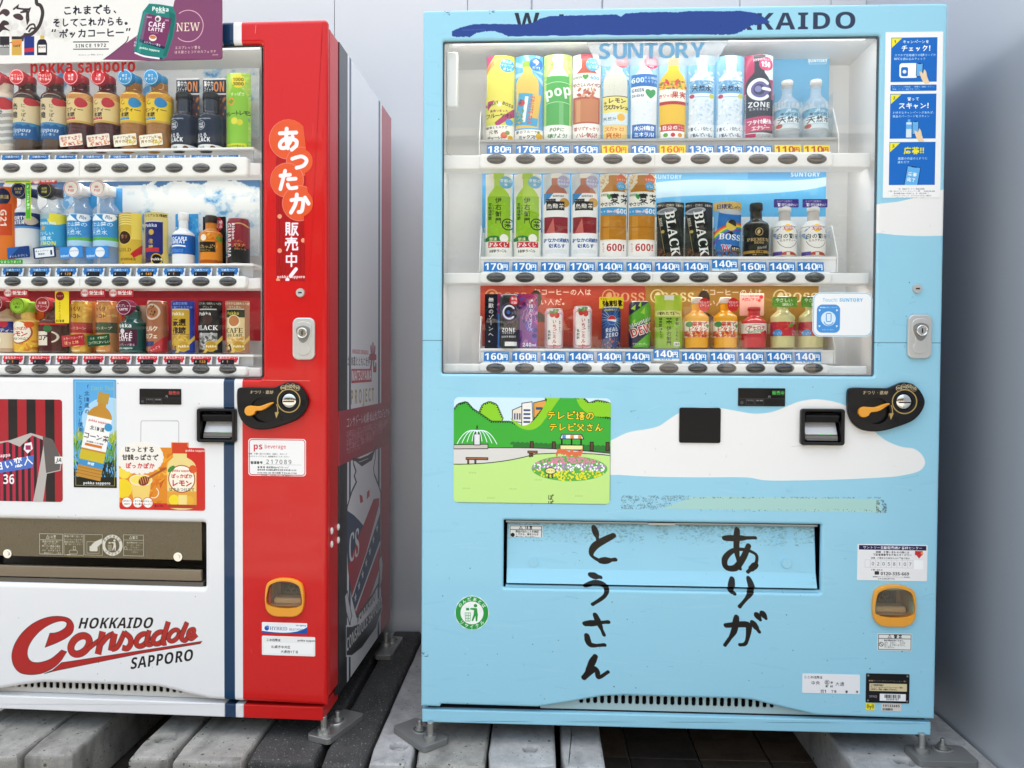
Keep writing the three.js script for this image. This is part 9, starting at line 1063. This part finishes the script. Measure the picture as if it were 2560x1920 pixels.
redDrink(2,133,754,{key:'cocoa',c:[0.10,0.035,0.025],cap:'#2c3826',sh:0.7,nk:0.82,nr:0.5,label:[0.04,0.66],capH:0.022,capR:0.66,disc:disc('#a83238','北海道','クリーム'),back:(g,h)=>{fillR(g,'#1f3a26',0,0,100,h);},draw:(g,h)=>{fillR(g,'#4a1c1c',0,0,100,h);fillR(g,'#e6dccb',0,h*0.3,60,h*0.5);T(g,'ココア',26,h*0.52,27,{c:'#2a1614',w:0.14,gap:0.82});ci(g,60,h*0.2,15,'#2f6a38');g.strokeStyle='#e6dccb';g.lineWidth=6;g.beginPath();g.arc(70,h*0.5,20,-1.4,1.4);g.stroke();fillR(g,'#c83a34',0,0,100,8);}},'dark brown cocoa bottle behind a yellow hanging tag');
const soup=(key,c1,c2,name,foot)=>({can:true,key,R:0.0265,foot,back:(g,h)=>fillR(g,'#b86a2c',0,0,100,h),draw:(g,h)=>{fillR(g,c1,0,0,100,h);speck(g,50,0,50,h*0.34,26,['#e8c04a','#d89a3a','#f0d87a'],4,10);T(g,'じっくり',36,h*0.16,22,{c:'#2a1c12',w:0.13,gap:0.84});T(g,'コトコト',36,h*0.3,22,{c:'#2a1c12',w:0.14,gap:0.84});fillR(g,c2,0,h*0.42,100,h*0.2);T(g,name,42,h*0.53,16,{c:'#f2e4c8',gap:0.9});ci(g,52,h*0.78,34,'#c9863c');ci(g,52,h*0.77,28,'#eac468');fillR(g,'#e8e2d6',50,h*0.74,38,14);T(g,PS,40,h*0.96,8,{c:'#f2e4c8'});}});
redDrink(2,204,752,soup('corn','#d8aa3a','#b02c2c','とろ〜りコーン',(g,h)=>{fillR(g,'#b02430',0,0,100,h);T(g,'とろ〜りスープで',50,h*0.3,12,{c:'#f0e0c0',gap:0.9});T(g,'ほっと休憩',50,h*0.68,17,{c:'#f4dc8a',gap:0.94});}),'yellow corn soup can behind a red foot tag','drink can');
redDrink(2,267,752,soup('onion','#cf8a4a','#2f4a2c','オニオンスープ',(g,h)=>{fillR(g,'#1f4a2c',0,0,100,h);T(g,'たまねぎ素材で',50,h*0.3,12,{c:'#e0e0c0',gap:0.9});T(g,'コバラにおいしい',50,h*0.68,14,{c:'#f0ead0',gap:0.86});}),'tan onion soup can behind a dark green foot tag','drink can');
redDrink(2,333,762,{key:'latte',c:[0.025,0.10,0.09],cap:'#203c38',sh:0.66,nk:0.82,nr:0.6,label:[0.06,0.70],capH:0.02,capR:0.5,disc:disc('#7a2848','エスプレッソ','LATTE'),back:(g,h)=>fillR(g,'#a88a78',0,0,100,h),draw:(g,h)=>{fillR(g,'#1c4a44',0,0,100,h);T(g,'Pokka',38,h*0.1,22,{c:'#f0f2ee'});fillR(g,'#4a1a34',4,h*0.22,82,h*0.62);ci(g,34,h*0.3,10,'#e0d8d8');T(g,'CAFÉ',42,h*0.46,26,{c:'#f0e6ea'});T(g,'LATTE',42,h*0.6,19,{c:'#f0e6ea'});T(g,'エスプレッソ香る',44,h*0.8,10,{c:'#e0d4da',gap:0.9});T(g,PS,40,h*0.92,9,{c:'#dfe8e2'});}},'dark green latte bottle with a purple label and round tag','coffee bottle');
redDrink(2,393,752,{can:true,key:'milkcafe',R:0.0270,draw:(g,h)=>{fillR(g,'#a86a48',0,0,100,h);ci(g,50,h*0.22,36,'#e0cdb8');ci(g,50,h*0.22,28,'#b87a50');speck(g,30,h*0.1,40,h*0.2,16,['#5c3020','#3c2018'],3,7);T(g,'ミルク',42,h*0.54,27,{c:'#f2eadc',w:0.15,gap:0.84});T(g,'カフェ',42,h*0.68,27,{c:'#f2eadc',w:0.15,gap:0.84});fillR(g,'#24306c',0,h*0.78,60,h*0.1);g.fillStyle='#b8262e';g.beginPath();g.moveTo(100,h*0.68);g.lineTo(100,h);g.lineTo(20,h);g.fill();T(g,'たっぷり',64,h*0.92,12,{c:'#fff',rot:-0.5});}},'brown milk coffee can with a red corner beside the striped card','coffee can');
redDrink(2,457,752,pokkaCan('gensen','#b8902c','#2c3c94','#c8a43a',(g,h)=>{T(g,'Pokka',42,52,18,{c:'#f2ead0'});T(g,'厳選',46,h*0.42,30,{c:'#2a1c10',w:0.13,gap:0.92});T(g,'微糖',46,h*0.57,30,{c:'#2a1c10',w:0.13,gap:0.92});fillR(g,'#8a6a24',12,h*0.64,74,3);speck(g,14,h*0.66,68,24,20,['#d8b85a','#a8842c'],4,9);},['厳選豆使用','香り豊かでまろやか','#8fb0f0']),'gold coffee can card with a blue header','drink display');
redDrink(2,526,752,pokkaCan('pblack','#b8902c','#232224','#2c2b2d',(g,h)=>{T(g,'Pokka',38,52,18,{c:'#f2f2f0'});ci(g,50,h*0.36,20,'#4a3430');T(g,'BLACK',44,h*0.52,25,{c:'#f2f2f0',f:'serif'});fillR(g,'#a9a9a6',12,h*0.62,74,h*0.32);speck(g,14,h*0.63,70,h*0.28,40,['#6a6a68','#d9d9d6','#4a4a48'],4,10);},['コク深い味わいの','ブラック','#d8d4ca']),'black coffee can card with a grey lower half','drink display');
redDrink(2,594,752,pokkaCan('aulait','#b8902c','#a8765a','#e2cd96',(g,h)=>{fillR(g,'#22301c',12,36,74,30);T(g,'Pokka',42,50,17,{c:'#d8c04a'});ci(g,46,h*0.40,26,'#efe2c4');ci(g,46,h*0.39,21,'#c07a44');T(g,'CAFE',46,h*0.57,25,{c:'#2a2418',f:'serif'});T(g,'Au Lait',46,h*0.66,17,{c:'#2a2418',f:'serif'});speck(g,16,h*0.7,66,24,20,['#d8a85a','#c98a3c'],4,9);},['まろやかな味わいの','カフェオレ','#f2e4d0']),'cream coloured milk coffee card, last in the bottom row of the red machine','drink display');

// ───────────────────────── across the plaza: what the glass and paint reflect ─────────────────────────
{
const bark=M('bark',{color:[0.09,0.07,0.055],roughness:0.95}),leaf=M('leaves',{color:[0.055,0.095,0.03],roughness:0.7,transmission:0.3,thickness:0,side:THREE.DoubleSide});
const crown=(n,w,h)=>{const gs=[];for(let i=0;i<n;i++){const a=rr(0,6.283),el=Math.acos(rr(-1,1)),r=Math.pow(rnd(),0.4)*(0.8+0.35*perlin.noise(Math.cos(a)*2,el,3));gs.push(new THREE.PlaneGeometry(rr(0.18,0.4),rr(0.14,0.3)).rotateX(rr(0,6)).rotateY(rr(0,6)).translate(w*r*Math.sin(el)*Math.cos(a),h*r*Math.cos(el),w*r*Math.sin(el)*Math.sin(a)));}return mergeGeometries(gs);};
const t=thing('leafy_tree','leafy street tree across the plaza, seen only in reflections','tree',null,-13,GY,14,'trees across the plaza');
mesh('trunk',[new THREE.CylinderGeometry(0.12,0.2,2.2,10).translate(0,1.1,0),new THREE.CylinderGeometry(0.05,0.1,1.8,8).rotateZ(0.5).translate(-0.4,2.6,0),new THREE.CylinderGeometry(0.05,0.1,1.8,8).rotateZ(-0.5).translate(0.4,2.6,0.1)],bark,t);mesh('crown',crown(4200,2.5,2.0).translate(0,3.6,0),leaf,t);
for(const[x,z,a,s]of[[-9,15.5,2,1.05],[-5.2,14.4,1,0.9],[-1.6,16.2,2,1.02],[2.2,14.8,4,0.92],[5.8,16,3,1.0],[9.6,15,1,1.04],[13.2,16,5,0.95]]){const c=t.clone();c.name=numbered('leafy_tree');c.position.set(x,GY,z);c.rotation.y=a;c.scale.setScalar(s);scene.add(c);}
const o=thing('office_building','low brown office building behind the trees across the plaza','building',null,0,GY,27);
mesh('wall',box(64,10,8,0,5,4),M('brown_facade',{color:[0.36,0.31,0.26],roughness:0.8}),o);mesh('roof',box(64.6,0.3,8.6,0,10.15,4),greyMetal,o);
const wg=new THREE.BoxGeometry(1.7,1.5,0.06),wm=M('dark_panes',{color:[0.04,0.05,0.06],roughness:0.1});for(let j=0;j<3;j++)for(let i=0;i<24;i++){const w=mesh('window',wg,wm,o);w.position.set(-30+i*2.6,1.8+j*2.8,-0.02);}
}
if(missing.size)console.log('missing glyphs: '+[...missing].join(''));
console.log('pages '+pages.length+' '+pages.map((p)=>p.y+p.row).join(' '),'red door side depth',redDepth.toFixed(3),blackTo.toFixed(3));
scene.environmentIntensity=1;
camera.far=400;camera.updateProjectionMatrix();
renderer.render(scene,camera);
